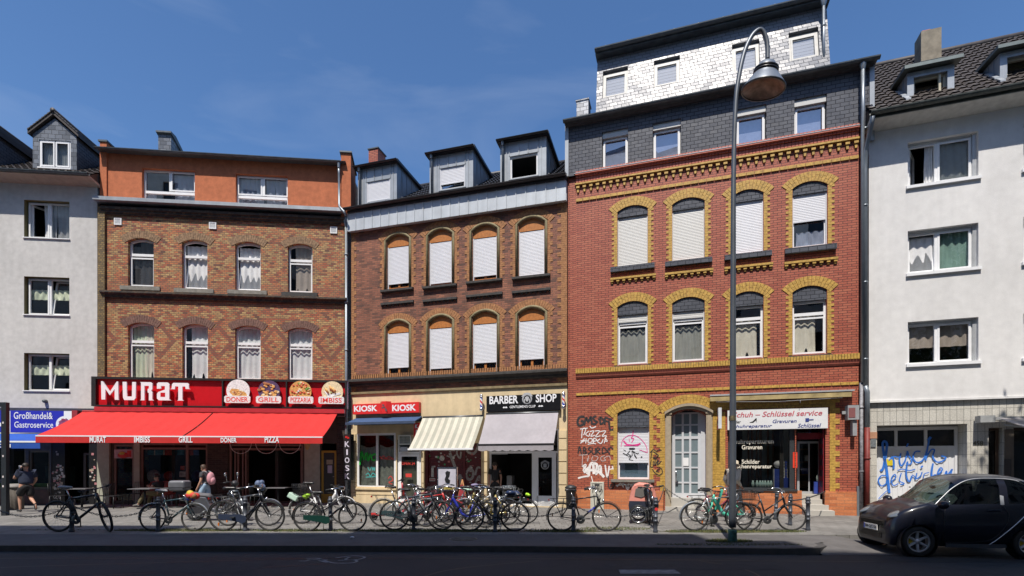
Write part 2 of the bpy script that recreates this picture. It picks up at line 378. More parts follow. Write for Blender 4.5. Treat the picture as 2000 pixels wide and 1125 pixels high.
def window(t, o, d=.16, fr=WHITE, glass=GLASS, mull=(), trans=(), sash=None, cur=None, shut=None, header=None, sill=None, fw=.065, tilt=0, openleft=False, lab=None, deep_glass=False):
    """window part > pane, curtain, shutter, sill, header"""
    u0, u1, z0, zs, zc = o; mb = MB(); y0, y1 = d, d+.07
    zt = zs if not header else header                    # header: the height where a cladding board closes the head
    flat = zc <= zs or header
    mb.box(u0, y0, z0, u0+fw, y1, zt); mb.box(u1-fw, y0, z0, u1, y1, zt); mb.box(u0+fw, y0, z0, u1-fw, y1, z0+fw)
    if flat: mb.box(u0+fw, y0, zt-fw, u1-fw, y1, zt)
    else:
        p = arcpts(o, 12); mb.prism(p + [(a, b-fw*1.2) for a, b in reversed(p)], y0, y1)
    W = u1-u0; H = zt-z0
    for f in trans: zz = z0+H*f; mb.box(u0+fw, y0-.012, zz-.05, u1-fw, y1, zz+.05)
    for f, f0, f1 in mull:
        uu = u0+W*f; mb.box(uu-.045, y0-.008, z0+H*f0+(fw if f0 == 0 else .05), uu+.045, y1+.002, z0+H*f1-.05)
    # sashes sit a little proud of the outer frame
    for a, b, c, e in (sash or ()):
        bars(mb, u0+W*a+.03, u0+W*b-.03, z0+H*c+.04, z0+H*e-.04, .055, y0-.022, y0-.001)
    w_ = t.part(mb, 'window', fr)
    if lab: w_['label'] = lab
    g = MB()
    if tilt:                                            # upper edge of the right sash leans into the room
        a, b, c, e = tilt; A, B, C, E = u0+W*a+.03, u0+W*b-.03, z0+H*c+.05, z0+H*e-.05; dy = .16
        s_ = MB()
        for (p, q, r, s2) in (((A,C),(A+.06,C),(A+.06,E),(A,E)), ((B-.06,C),(B,C),(B,E),(B-.06,E)), ((A,C),(B,C),(B,C+.06),(A,C+.06)), ((A,E-.06),(B,E-.06),(B,E),(A,E))):
            f = lambda v: y0+.03+dy*(v[1]-C)/(E-C)
            s_.add([(v[0]+(.05*(v[1]-C)/(E-C)), f(v)+k, v[1]) for k in (0, .05) for v in (p,q,r,s2)], [(0,1,2,3),(7,6,5,4),(0,4,5,1),(1,5,6,2),(2,6,7,3),(3,7,4,0)])
        t.part(s_, 'sash', fr, w_)
        g.quad((A+.05,y0+.05,C+.05), (B-.05,y0+.05,C+.05), (B,y0+.05+dy,E-.05), (A+.1,y0+.05+dy,E-.05))
    if not openleft:
        p = [(u0+.02, z0+.02)] + ([(u0+.02, zt-.02), (u1-.02, zt-.02)] if flat else [(a, b-.02) for a, b in arcpts(o, 12)]) + [(u1-.02, z0+.02)]
        yy = d+.045
        if tilt: a, b, c, e = tilt; A = u0+W*a; B = u0+W*b; lo = [(u0+.02,z0+.02),(u0+.02,zt-.02),(A,zt-.02),(A,z0+.02)] if A-u0 > .05 else [(B,z0+.02),(B,zt-.02),(u1-.02,zt-.02),(u1-.02,z0+.02)]; p = lo
        g.add([(a, yy, b) for a, b in p], [tuple(range(len(p)))])
    else:
        mu = u0+W*.5
        g.quad((mu,d+.045,z0+.02), (u1-.02,d+.045,z0+.02), (u1-.02,d+.045,zt-.02), (mu,d+.045,zt-.02))
        s_ = MB(); aa = rad(62); hu = u0+fw; L = W*.5-fw-.03           # side-hung sash swung into the room
        for k0, k1, c0, c1 in ((0,.06,0,1), (L-.06,L,0,1), (.06,L-.06,0,.05), (.06,L-.06,.95,1)):
            zz0 = z0+fw+(H-2*fw)*c0; zz1 = z0+fw+(H-2*fw)*c1
            P4 = [(hu+k*math.cos(aa)+e*.045*math.sin(aa), y1+k*math.sin(aa)-e*.045*math.cos(aa)) for k, e in ((k0,0),(k1,0),(k1,1),(k0,1))]
            s_.prism(P4, zz0, zz1, ax='z')
        t.part(s_, 'sash', fr, w_)
        g.quad((hu,y1,z0+fw), (hu+L*math.cos(aa),y1+L*math.sin(aa),z0+fw), (hu+L*math.cos(aa),y1+L*math.sin(aa),zt-fw), (hu,y1,zt-fw))
    t.part(g, 'pane', glass, w_, fix=False)
    for cu in (cur or ()):
        a, b, c, e, mat, sw = cu; cm = MB(); curtain(cm, u0+W*a, u0+W*b, z0+H*c, z0+H*e+ (0 if flat else (zc-zs)*.8), d+.115, folds=max(3, int(W*(b-a)*5)), swag=sw)
        t.part(cm, 'curtain', mat, w_, fix=False)
    if shut is not None:
        lo, hi, mat = shut; sm = MB(); zl = z0+H*lo; zh = z0+H*hi
        sm.box(u0, d-.06, z0, u0+.035, d-.001, zt); sm.box(u1-.035, d-.06, z0, u1, d-.001, zt)
        if hi > lo:
            slats(sm, u0+.03, u1-.03, zl+.03, zh, d-.035); sm.box(u0+.03, d-.05, zl, u1-.03, d-.02, zl+.03)
        t.part(sm, 'roller_shutter', mat, w_)
    return w_
def arch_band(mb, o, h, ext, y, n=13, m=0, gap=.008, two=False):
    """radial bricks over a segmental head"""
    u0, u1, z0, zs, zc = o; uc = (u0+u1)/2; hw = (u1-u0)/2; rise = max(zc-zs, .05); Rr = (hw*hw+rise*rise)/(2*rise); cz = zc-Rr
    a0 = math.asin(min(1, hw/Rr)); a1 = a0 + ext/Rr
    rings = [(Rr, Rr+h)] if not two else [(Rr, Rr+h*.5), (Rr+h*.5+gap, Rr+h)]
    for i in range(n):
        b0 = -a1 + 2*a1*i/n + gap/2/Rr; b1 = -a1 + 2*a1*(i+1)/n - gap/2/Rr
        sp = rings if not two else ([(Rr, Rr+h*.62), (Rr+h*.62+gap, Rr+h)] if i % 2 else [(Rr, Rr+h*.38), (Rr+h*.38+gap, Rr+h)])
        for r0, r1 in sp:
            p = [(uc+r*math.sin(b), cz+r*math.cos(b)) for r, b in ((r0,b0),(r0,b1),(r1,b1),(r1,b0))]
            mb.prism(p, -y, .01, m)
def quoins(mb, u, side, z0, z1, y, wa, wb, ph=.077, m=0, gap=.006, every=2):
    n = int((z1-z0)/ph); p = (z1-z0)/max(n, 1)
    for i in range(n):
        wd = wa if (i//every) % 2 else wb; a = z0+i*p+gap/2; b = z0+(i+1)*p-gap/2
        mb.box(u, -y, a, u+side*wd, .01, b, m)
def pantiles(mb, u0, u1, y0, z0, y1, z1, m=0, pitch=.26, row=.33, amp=.03):
    """wavy clay tiles on the slope from (y0,z0) up to (y1,z1)"""
    L = math.hypot(y1-y0, z1-z0); nr = max(1, int(L/row)); nu = int((u1-u0)/pitch*6); dy, dz = (y1-y0)/L, (z1-z0)/L; ny, nz = -dz, dy
    vs = []; fs = []
    for r in range(nr):
        for e in (0, 1):
            s_ = (r+e)*L/nr + (.0 if not e else .02); lift = .045*(1-e)
            for i in range(nu+1):
                ph = (i % 6)/6*2*math.pi; h = amp*(math.sin(ph)*.6 + .5*math.cos(2*ph)) + lift + .01
                vs.append((u0+(u1-u0)*i/nu, y0+dy*s_+ny*h, z0+dz*s_+nz*h))
    k = nu+1
    for q in range(2*nr-1):
        for i in range(nu): fs.append((q*k+i, q*k+i+1, (q+1)*k+i+1, (q+1)*k+i))
    mb.add(vs, fs, m, False)
def gutter(mb, u0, u1, y, z, r=.075, m=0):                 # half-round gutter seen from below
    n = 8; vs = []
    for u in (u0, u1):
        for i in range(n+1): a = math.pi*i/n; vs.append((u, y+r*math.cos(a), z-r*math.sin(a)))
        for i in range(n, -1, -1): a = math.pi*i/n; vs.append((u, y+(r-.012)*math.cos(a), z-(r-.012)*math.sin(a)))
    k = 2*(n+1)
    mb.add(vs, [(i, (i+1) % k, k+(i+1) % k, k+i) for i in range(k)] + [tuple(range(k)), tuple(range(2*k-1, k-1, -1))], m)
    u = u0+.4
    while u < u1: mb.box(u-.012, y-r-.006, z-.02, u+.012, y+r, z+.004, m); mb.tube([(u, y-r*.9, z-.03), (u, y, z-r-.006), (u, y+r*.9, z-.03)], .009, 4, m); u += .8
def text_mesh(s, size, bold=0.0, ext=.0, shear=0.0, sx=1.0, align='LEFT', spacing=1.0):
    c = bpy.data.curves.new('t', 'FONT'); c.body = s; c.size = size; c.offset = bold; c.extrude = ext; c.shear = shear; c.align_x = align; c.space_character = spacing; c.resolution_u = 3
    o = bpy.data.objects.new('t', c); COL.objects.link(o); dg = bpy.context.evaluated_depsgraph_get(); dg.update()
    me = o.evaluated_get(dg).to_mesh()
    vs = [(v.co.x*sx, v.co.y, v.co.z) for v in me.vertices]; fs = [tuple(p.vertices) for p in me.polygons]
    o.evaluated_get(dg).to_mesh_clear(); bpy.data.objects.remove(o); bpy.data.curves.remove(c); return vs, fs
def text(mb, s, u0, u1, z0, z1, y, bold=.0, shear=0, m=0, ext=.004, spacing=1.0):
    """text stretched to fill u0..u1, z0..z1 (cap box) on the wall plane"""
    vs, fs = text_mesh(s, 1.0, bold, .5, shear, spacing=spacing)
    xs = [v[0] for v in vs]; ys = [v[1] for v in vs]; a, b, c, d = min(xs), max(xs), min(ys), max(ys)
    mb.add([(u0+(v[0]-a)/(b-a)*(u1-u0), y-(v[2]+.5)*ext, z0+(v[1]-c)/(d-c)*(z1-z0)) for v in vs], fs, m)
# ================================================================ ground
gm, nt_, b_ = newmat('far_ground'); b_.inputs['Base Color'].default_value = (.12,.12,.11,1)
m = MB(); m.quad((-400,-400,-.05), (400,-400,-.05), (400,400,-.05), (-400,400,-.05)); struct(m.build('ground', gm))
ASPH, nt_, b_ = newmat('asphalt')
c = ramp(nt_, noise(nt_, 120, 2), [(.3, (.020,.020,.021)), (.7, (.044,.043,.044))]); c = mixc(nt_, 1, c, ramp(nt_, noise(nt_, .6, 5), [(.35, 1.15), (.7, .75)]), 'MULTIPLY')
vo = N(nt_, 'TexVoronoi', feature='DISTANCE_TO_EDGE'); vo.inputs['Scale'].default_value = .35
dn = N(nt_, 'VectorMath', operation='ADD'); nt_.links.new(objco(nt_), dn.inputs[0]); nz = N(nt_, 'TexNoise'); nz.inputs['Scale'].default_value = 1.1; nt_.links.new(objco(nt_), nz.inputs['Vector']); nt_.links.new(nz.outputs['Color'], dn.inputs[1]); nt_.links.new(dn.outputs[0], vo.inputs['Vector'])
c = mixc(nt_, ramp(nt_, vo.outputs['Distance'], [(0, .75), (.006, 0)]), c, (.012,.012,.012)); nt_.links.new(c, b_.inputs['Base Color']); b_.inputs['Roughness'].default_value = .85
bump(nt_, b_, noise(nt_, 160, 2), .5, .01)
m = MB(); m.box(-60, -6.0, -.04, 60, 9.86, 0.0); m.box(-60, 9.86, -.04, 5.5, 10.3, 0.0); struct(m.build('road', ASPH))
# kerb line (top outer edge) and pavement
KERB = [(-60,10.45), (-10,10.28), (0,10.22), (3,10.05), (5.3,9.92), (6.0,9.98), (6.3,10.25), (6.42,10.6)]
PAV, nt_, b_ = newmat('pavement_slabs')
co = objco(nt_); rn, mo = bricktex(nt_, co, .30, .30, .012, .5)
c = ramp(nt_, rn, [(0, (.150,.145,.135)), (1, (.205,.198,.185))]); c = mixc(nt_, mo, c, (.10,.095,.085)); c = mixc(nt_, 1, c, ramp(nt_, noise(nt_, .8, 5), [(.35, 1.1), (.7, .8)]), 'MULTIPLY'); c = mixc(nt_, 1, c, ramp(nt_, noise(nt_, 60, 2), [(.35, 1.1), (.7, .88)]), 'MULTIPLY')
nt_.links.new(c, b_.inputs['Base Color']); b_.inputs['Roughness'].default_value = .85; bump(nt_, b_, math_(nt_, 'SUBTRACT', 1.0, mo), .4, .008)
STRIP = pm('cycle_path_asphalt', (.10,.095,.093), .9, var=.18, sc=2.5, bm=.4, bsc=120)
KST = pm('kerb_stone', (.055,.053,.052), .8, var=.2, sc=8, bm=.3)
def kerb_inner(d):
    out = []
    for i, p in enumerate(KERB):
        a = KERB[max(i-1,0)]; b = KERB[min(i+1,len(KERB)-1)]; dx, dy = b[0]-a[0], b[1]-a[1]; l = math.hypot(dx, dy); out.append((p[0]-dy/l*d, p[1]+dx/l*d))
    return out
KI = kerb_inner(.14); m = MB(); n = len(KERB)
m.add([(x,y,.120) for x,y in KERB]+[(x,y,.120) for x,y in KI]+[(x,y,-.03) for x,y in KERB], [(i,i+1,n+i+1,n+i) for i in range(n-1)]+[(2*n+i,2*n+i+1,i+1,i) for i in range(n-1)]); struct(m.build('kerb', KST))
KP = kerb_inner(.10); far = [(x, 12.2-(x+60)*.35/66.6) for x, y in KP]; m = MB()
m.add([(x,y,.1165) for x,y in KP+[(6.6,10.8)]]+[(x,y,.1165) for x,y in far+[(6.6,11.85)]], [(i,i+1,n+1+i+1,n+1+i) for i in range(n)]); struct(m.build('cycle_path', STRIP))
m = MB(); m.prism([(-60,12.2),(6.55,11.85),(60,11.4),(60,14),(16,14.6),(5,18.8),(0,20.4),(-7,23),(-60,20)], -.03, .12, ax='z'); struct(m.build('pavement', PAV))
m = MB(); NX, NY = 60, 14
def sst(t): t = max(0, min(1, t)); return t*t*(3-2*t)
def bayz(x, y): return .004+.1085*max(sst((y-10.0)/1.5), (1-sst((x-6.3)/.9))*sst((y-9.92)/.35))*(1-sst((x-7.2)/.9))
vs = [(6.0+(x/NX)**2*54, 9.865+(2.0*y/NY), bayz(6.0+(x/NX)**2*54, 9.865+2.0*y/NY)) for y in range(NY+1) for x in range(NX+1)]
m.add(vs, [(y*(NX+1)+x, y*(NX+1)+x+1, (y+1)*(NX+1)+x+1, (y+1)*(NX+1)+x) for y in range(NY) for x in range(NX)], 0, True); struct(m.build('parking_bay', STRIP, fix=False))

TAR = pm('tar_seam', (.012,.012,.013), .5, var=.2); PATCH = pm('asphalt_patch', (.032,.031,.032), .9, var=.25, sc=6, bm=.4, bsc=140)
m = MB(); RT = random.Random(9)
for pts in ([(-12,8.1),(-7,9.0),(-4.5,9.4),(-3,9.55)], [(-9.5,7.2),(-6,8.2),(-3.2,9.0)], [(-60,9.62),(-10,9.55),(0,9.5),(5.4,9.25),(12,9.2)], [(-2,6),(-1.2,8.3),(.5,9.3)], [(3.4,9.3),(3.9,8.4),(3.6,6.5)]):
    q = smooth_line(pts, 12); m.stroke([(x+RT.uniform(-.015,.015), y+RT.uniform(-.015,.015)) for x, y in q], .035, 0, .003, 'xy')
struct(m.build('tar_seam', TAR, fix=False))
m = MB(); m.add([(-6.4,8.3,.0035),(-4.3,8.25,.0035),(-4.2,9.05,.0035),(-6.3,9.1,.0035)], [(0,1,2,3)]); m.add([(1.2,8.55,.0035),(4.6,8.5,.0035),(4.6,8.95,.0035),(1.25,9.0,.0035)], [(0,1,2,3)]); struct(m.build('road_patch', PATCH, fix=False))
# ================================================================ SETTING: ground, road, pavement
def op(F, px0, px1, cy, by, rise=0.0):
    m = (px0+px1)/2; z0 = F.z(m, by); zc = F.z(m, cy); return (F.u(px0), F.u(px1), z0, zc-rise, zc)
def body(mb, u0, u1, z0, z1, dep=8.0, m=0):
    mb.quad((u0,0,z0), (u0,dep,z0), (u0,dep,z1), (u0,0,z1), m); mb.quad((u1,0,z0), (u1,dep,z0), (u1,dep,z1), (u1,0,z1), m)
    mb.quad((u0,dep,z0), (u1,dep,z0), (u1,dep,z1), (u0,dep,z1), m)
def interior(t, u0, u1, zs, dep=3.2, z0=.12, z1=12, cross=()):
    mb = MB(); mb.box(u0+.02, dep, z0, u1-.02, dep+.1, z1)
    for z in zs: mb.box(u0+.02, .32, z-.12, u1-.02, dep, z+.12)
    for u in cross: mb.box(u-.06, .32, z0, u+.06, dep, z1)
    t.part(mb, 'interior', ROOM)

PLASTER_L = pm('grey_roughcast', (.55,.54,.525), .9, var=.09, sc=5, bm=.5, bsc=45, streak=.07)
PLASTER_R = pm('white_roughcast', (.70,.695,.685), .9, var=.06, sc=4, bm=.45, bsc=50, streak=.06)
ORANGE = pm('orange_render', (.47,.145,.062), .9, var=.14, sc=7, bm=.6, bsc=45, streak=.12)
CREAM = pm('cream_plaster', (.66,.53,.33), .85, var=.07, sc=5, bm=.25, streak=.16)
OLIVE = pm('olive_reveal', (.16,.14,.06), .7, var=.1)
SLATE = slatemat('dark_slate', (.083,.089,.106), .42, .04, spec=.35, var=.12, bw=.25, bh=.125)
SLATEG = slatemat('grey_slate', (.15,.165,.19), .4, .08, bw=.26, bh=.17)
SLATEW = slatemat('glossy_slate', (.20,.21,.235), .37, .10, spec=.32, var=.10, bw=.27, bh=.135)
TILE = pm('brown_clay_tile', (.055,.046,.042), .6, var=.35, sc=5, bm=.2)
TILED = pm('dark_clay_tile', (.045,.046,.052), .5, var=.35, sc=5)
BR_OLD = brickmat('mixed_old_brick', [(.10,(.12,.055,.035)), (.28,(.37,.095,.042)), (.45,(.50,.18,.065)), (.6,(.34,.18,.075)), (.85,(.50,.31,.125))], (.10,.08,.06), bw=.17, soot=.3, diamonds=(2.235, 6.75, 3.39, .42, (.20,.05,.035)))
BR_ARCH = pm('arch_brick', (.24,.15,.085), .8, var=.45, sc=11, bm=.3)
BR_ARCHD = pm('purple_arch_brick', (.16,.085,.065), .8, var=.4, sc=11, bm=.3)
BR_MID = brickmat('maroon_brick', [(.1,(.11,.050,.035)), (.5,(.25,.092,.055)), (.9,(.33,.13,.075))], (.11,.075,.055), soot=.5, ms=.007)
BR_MIDY = pm('ochre_quoin_brick', (.33,.155,.065), .8, var=.35, sc=12, bm=.3)
BR_OLV = pm('olive_moulded_brick', (.20,.165,.085), .7, var=.25, sc=10, bm=.3)
BR_RED = brickmat('red_glazed_brick', [(.1,(.33,.074,.042)), (.5,(.39,.100,.055)), (.9,(.43,.126,.070))], (.085,.030,.024), soot=.08, ms=.008, bs=.8, rough=.55)
RB = pm('red_moulded_brick', (.45,.13,.09), .6, var=.2, sc=12)
YB = pm('yellow_glazed_brick', (.46,.28,.06), .5, var=.32, sc=14)
TILE_O = brickmat('orange_plinth_tile', [(.1,(.42,.13,.05)), (.9,(.60,.22,.09))], (.30,.15,.09), bw=.42, bh=.10, ms=.006, soot=.05, bs=.3, rough=.5)
TILE_W = brickmat('white_wall_tile', [(.1,(.50,.48,.43)), (.9,(.60,.58,.52))], (.12,.12,.11), bw=.17, bh=.34, ms=.005, soot=.10, bs=.3, rough=.35, off=0.0)
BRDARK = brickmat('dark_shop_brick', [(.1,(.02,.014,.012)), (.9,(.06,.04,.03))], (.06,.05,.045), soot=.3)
CONC = pm('worn_concrete', (.30,.285,.26), .85, var=.15, sc=7, bm=.3)
DOORST = pm('beige_door_stone', (.34,.28,.20), .8, var=.12, sc=9, bm=.2)
REDFR = pm('brown_shop_frame', (.19,.12,.10), .5, var=.15)
PIPE = pm('grey_downpipe', (.23,.26,.29), .4, .5, var=.1, streak=.1)
TERR = pm('terrazzo_step', (.42,.40,.36), .8, var=.1, sc=60)

# ================================================================ 1. white house at the far left
t = F1.root('apartment_house', 'pale grey roughcast house with gabled slate dormer and blue shop below, leftmost in the row', 'building'); U = F1.u
L, Rr = U(-330), U(190); zt = F1.z(100, 352); zg = F1.z(100, 797)
ops = [op(F1, 47, 135.5, a, b) for a, b in ((392,465), (541,615), (690,763))]
ops += [op(F1, -120, -30, a, b) for a, b in ((390,465), (541,615), (690,763))]
m = wallmesh(MB(), L, Rr, zg, zt, ops, .2, mr=1); body(m, L, Rr, .1, zt); t.part(m, 'upper_wall', [PLASTER_L, OLIVE])
for i, o in enumerate(ops):
    w_ = window(t, (o[0]+.03, o[1]-.005, o[2], o[3]-.02, o[3]-.02), d=.17, mull=((.5,0,1),), sash=((0,.5,0,1),) if i % 3 < 2 else (), tilt=(.5,1,0,1) if i % 3 else None, openleft=(i % 3 == 0),
        cur=((.32,.6,0,1,CURT,None), (.62,1,0,1,CURT,None)) if i % 3 == 0 else ((.02,.98,.45,.72,CURTG,None),))
    sb = MB(); sb.box(o[0]-.03, -.05, o[2]-.035, o[1]+.03, .17, o[2]-.002); t.part(sb, 'sill', WHITE, w_)
# eaves, roof, dormer
zgu = F1.z(100, 338, .62)
m = MB(); m.prism([(-.62,zgu-.06),(.05,zgu-.16),(.05,zgu-.04),(-.62,zgu+.0)], L, Rr+.1, ax='x'); t.part(m, 'soffit', pm('soffit_paint', (.40,.33,.26), .8))
m = MB(); gutter(m, L, Rr+.12, -.66, zgu+.05, .085); t.part(m, 'gutter', ZDARK)
m = MB(); pantiles(m, L, Rr+.1, -.6, zgu+.04, 5.0, zgu+4.0); m.prism([(-.58,zgu-.0),(5.0,zgu+3.93),(8,zgu+2),(8,zgu-.3)], L, Rr+.05, ax='x'); t.part(m, 'roof', TILE)
def gable_dormer(px0, px1, pyb, pye, pya, wx0, wx1, wy0, wy1, out):
    d0, d1 = F1.u(px0, out), F1.u(px1, out); mid = (px0+px1)/2; zb = F1.z(mid, pyb, out); ze = F1.z(mid, pye, out); za = F1.z(mid, pya, out); y = -out
    w0, w1, v0, v1 = F1.u(wx0, out), F1.u(wx1, out), F1.z(mid, wy1, out), F1.z(mid, wy0, out)
    mb = MB(); uc = (d0+d1)/2; zl = lambda u: za-.1-(za-ze)*abs(u-uc)/(d1-uc)*.92
    mb2 = wallmesh(mb, d0, uc, zb-.4, 0, [(w0, uc, v0, v1, v1)], .12, y, zl=zl); wallmesh(mb, uc, d1, zb-.4, 0, [(uc, w1, v0, v1, v1)], .12, y, zl=zl)
    D = 3.4
    for u in (d0, d1): mb.quad((u,y,zb-.4), (u,y+D,zb-.4), (u,y+D,ze-.05), (u,y,ze-.05), 1)
    dm = t.part(mb, 'dormer', [SLATEG, SLATE])
    r = MB()
    for sg in (-1, 1):
        e = uc+sg*((d1-d0)/2+.12); zE = ze-.1
        r.prism([(uc, za), (e, zE), (e, zE+.13), (uc, za+.14)], y-.10, y+D)
        for k in range(9):
            a = k/9; b = (k+1)/9-.01; r.prism([(uc+(e-uc)*a, za+(zE-za)*a+.13), (uc+(e-uc)*b, za+(zE-za)*b+.13), (uc+(e-uc)*b, za+(zE-za)*b+.19), (uc+(e-uc)*a, za+(zE-za)*a+.16)], y-.13, y+D)
    r.tube([(uc, y-.14, za+.15), (uc, y+D, za+.15)], .09, 8)
    t.part(r, 'dormer_roof', TILE, dm)
    f = MB(); bars(f, w0, w1, v0, v1, .07, y+.03, y+.1); mu = (w0+w1)/2; f.box(mu-.055, y+.02, v0+.07, mu+.055, y+.1, v1-.07)
    bars(f, w0+.06, mu-.02, v0+.06, v1-.06, .05, y+.01, y+.03); bars(f, mu+.02, w1-.06, v0+.06, v1-.06, .05, y+.01, y+.03); f.box(w0-.03, y-.05, v0-.05, w1+.03, y+.12, v0)
    t.part(f, 'dormer_window', WHITE, dm)
    g = MB(); g.quad((w0,y+.06,v0), (w1,y+.06,v0), (w1,y+.06,v1), (w0,y+.06,v1)); t.part(g, 'pane', GLASS, dm, False)
    c = MB(); curtain(c, w0, w1, v0, v1, y+.2, 14, .015); t.part(c, 'curtain', clothmat('pale_blind', (.62,.67,.70), .2), dm, False)
gable_dormer(64, 150, 330, 262, 226, 76, 138, 274, 328, .15)
gable_dormer(-92, -6, 328, 258, 222, -80, -18, 270, 324, .15)
# shop floor of the white house
shop_ops = [op(F1, -250, 50, 872, 955), op(F1, 56, 97, 880, 955), op(F1, 100, 190, 862, 985)]
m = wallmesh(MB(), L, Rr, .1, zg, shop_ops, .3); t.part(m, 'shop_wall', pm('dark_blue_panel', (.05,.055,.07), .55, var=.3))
z0 = F1.z(60, 955); z1 = F1.z(60, 985)
m = MB(); m.box(L, -.02, .14, U(97), .0, z0-.02); t.part(m, 'stall_riser', pm('maroon_shop_panel', (.06,.022,.028), .5, var=.7, sc=2))
for o in shop_ops[:2]:
    m = MB(); bars(m, o[0], o[1], o[2], o[3], .07, .04, .12); w_ = t.part(m, 'shop_window', pm('olive_shop_frame', (.10,.095,.07), .5))
    g = MB(); g.quad((o[0],.1,o[2]), (o[1],.1,o[2]), (o[1],.1,o[3]), (o[0],.1,o[3])); t.part(g, 'pane', GLASSD, w_, False)
    g = MB(); g.box(o[0]+.07, .14, o[2]+.07, o[1]-.07, .16, o[2]+.22); t.part(g, 'window_film', pm('green_film', (.05,.15,.02), .5, var=.4), w_)
    for k in range(3):
        uu = o[0]+(o[1]-o[0])*(.2+.28*k); g = MB(); g.box(uu, .6, o[2]+.1, uu+.5, .9, o[2]+.9); t.part(g, 'window_display', pm('teal_display', (.02,.05,.05), .5, var=.6, sc=3), w_)
# stickered entrance
o = shop_ops[2]; m = MB(); m.box(U(100), .02, .12, U(126), .3, o[3]); m.box(U(172), .05, .12, U(190), .3, o[3]); t.part(m, 'entrance_pier', pm('black_glossy_tile', (.012,.012,.013), .35))
m = MB(); a0, a1 = U(145), U(172); bars(m, a0, a1, .14, F1.z(158, 884), .09, .5, .58); t_ = t.part(m, 'entrance_door', pm('dark_grey_frame', (.13,.125,.12), .5))
m = MB(); m.quad((a0,.55,.14), (a1,.55,.14), (a1,.55,F1.z(158,884)), (a0,.55,F1.z(158,884))); t.part(m, 'pane', GLASSD, t_, False)
m = MB(); m.box(U(159), .48, F1.z(160,930), U(170), .49, F1.z(160,918)); t.part(m, 'paper_notice', WHITE, t_)
m = MB(); st = [pm('sticker_%s' % n, c, .5, var=.3, sc=30) for n, c in (('white',(.55,.55,.52)), ('pink',(.45,.2,.22)), ('grey',(.25,.25,.25)), ('tan',(.4,.33,.25)))]
for k in range(85):
    px = RND.gauss(113, 5.5) if k < 62 else RND.gauss(181, 5); py = RND.gauss(930, 20) if k < 62 else RND.gauss(925, 25)
    if not (101 < px < 125 or 173 < px < 189) or py > 970 or py < 880: continue
    u, z = F1.P(px, py, 0); s_ = RND.uniform(.02, .05); y = .012 if px < 130 else .04; y -= RND.uniform(0, .004)
    m.box(u-s_, y, z-s_*RND.uniform(.6,1.2), u+s_, y+.002, z+s_, RND.randrange(4))
t.part(m, 'sticker_patch', st)
m = MB(); text(m, 'GERE', U(104), U(119), F1.z(110,974), F1.z(110,967), .01, .01, ext=.002); t.part(m, 'graffiti', st[0])
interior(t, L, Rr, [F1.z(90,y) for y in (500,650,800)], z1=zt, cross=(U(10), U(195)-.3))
m = MB(); m.lathe([(0,.0),(.07,0),(.07,-.1),(.05,-.14),(0,-.14)], 12, (U(90), -.0, F1.z(90,784)), (0,1,0)); t.part(m, 'vent_pipe', ZDARK)

# ================================================================ 2. orange-topped brick house
t = F1.root('brick_house', 'mottled brown brick house with bright orange rendered attic floor', 'building')
L, Rr = U(195), U(678); za = F1.z(435, 416); zsg = F1.z(435, 800); ztop = F1.z(430, 303)
up = [op(F1, 250,300,465,559,.13), op(F1, 355,405,468,564,.13), op(F1, 459,509,472,567,.13), op(F1, 562,610,476,571,.13)]
lo = [op(F1, 250,301,630,742,.13), op(F1, 356,406,633,742,.13), op(F1, 459,509,636,742,.13), op(F1, 562,610,640,742,.13)]
m = wallmesh(MB(), L, Rr, zsg, za, up+lo, .3); body(m, L, Rr, .1, ztop); t.part(m, 'brick_wall', BR_OLD)
m = MB(); m.box(L-.02, -.10, zsg, L+.24, -.002, za); m.box(Rr-.10, -.06, zsg, Rr+.0, -.002, za); t.part(m, 'corner_pilaster', brickmat('ochre_edge_brick', [(.1,(.12,.08,.035)), (.9,(.30,.20,.07))], (.06,.05,.04), bw=.12, soot=.4))
for i, o in enumerate(up+lo):
    low = i >= 4; j = i % 4
    cu = [[(.0,1,0,1,clothmat('dark_drape',(.035,.035,.04),.1),None)], [(.1,1,0,.92,CURT,.12)], [(.1,1,0,.92,CURT,.12)], [(.25,1,0,1,CURTB,.2)],
          [(.08,.62,0,1.0,CURTG,None), (.45,1,0,1,CURTC,.3)], [(.25,1,.0,1,CURT,.25)], [(.05,.95,.0,1,CURT,.1)], [(.0,1,.0,1,CURT,None)]][i]
    w_ = window(t, o, d=.15, trans=(.72,), sash=((0,1,0,.68),) if j in (0, 3) or low else (), cur=cu, tilt=(.0,1,.0,.68) if (j in (1,2) and not low) else None, glass=GLASS)
    if not low:
        s_ = MB(); e = .16 if j < 3 else .12; s_.box(o[0]-e-.12, -.06, o[2]-.17, o[1]+e+.1, .2, o[2]-.01); t.part(s_, 'sill', STONE if j < 3 else SOOT, w_)
    a = MB(); arch_band(a, o, .30, .14, .016, 17); t.part(a, 'brick_arch', BR_ARCH if not low else BR_ARCHD, w_)
# string course and cornice
zc = F1.z(435, 581); m = MB()
m.prism([(-.02,zc-.17),(-.08,zc-.14),(-.08,zc-.05),(-.20,zc+.02),(-.20,zc+.09),(-.02,zc+.15)], L+.1, Rr, ax='x'); 
zc2 = F1.z(435, 423)
m.prism([(-.02,zc2-.16),(-.06,zc2-.13),(-.06,zc2-.08),(-.11,zc2-.06),(-.11,zc2+.02),(-.17,zc2+.04),(-.17,zc2+.14),(-.02,zc2+.14)], L+.1, Rr-.05, ax='x'); t.part(m, 'cornice', brickmat('sooty_cornice', [(.1,(.03,.025,.022)), (.9,(.13,.085,.05))], (.03,.028,.025), bw=.12, soot=.4))
m = MB(); z = F1.z(435, 402)
m.prism([(-.34,z-.14),(-.34,z-.0),(.1,z+.07),(.1,z-.14)], L-.06, Rr-.02, ax='x'); t.part(m, 'zinc_flashing', ZINC)
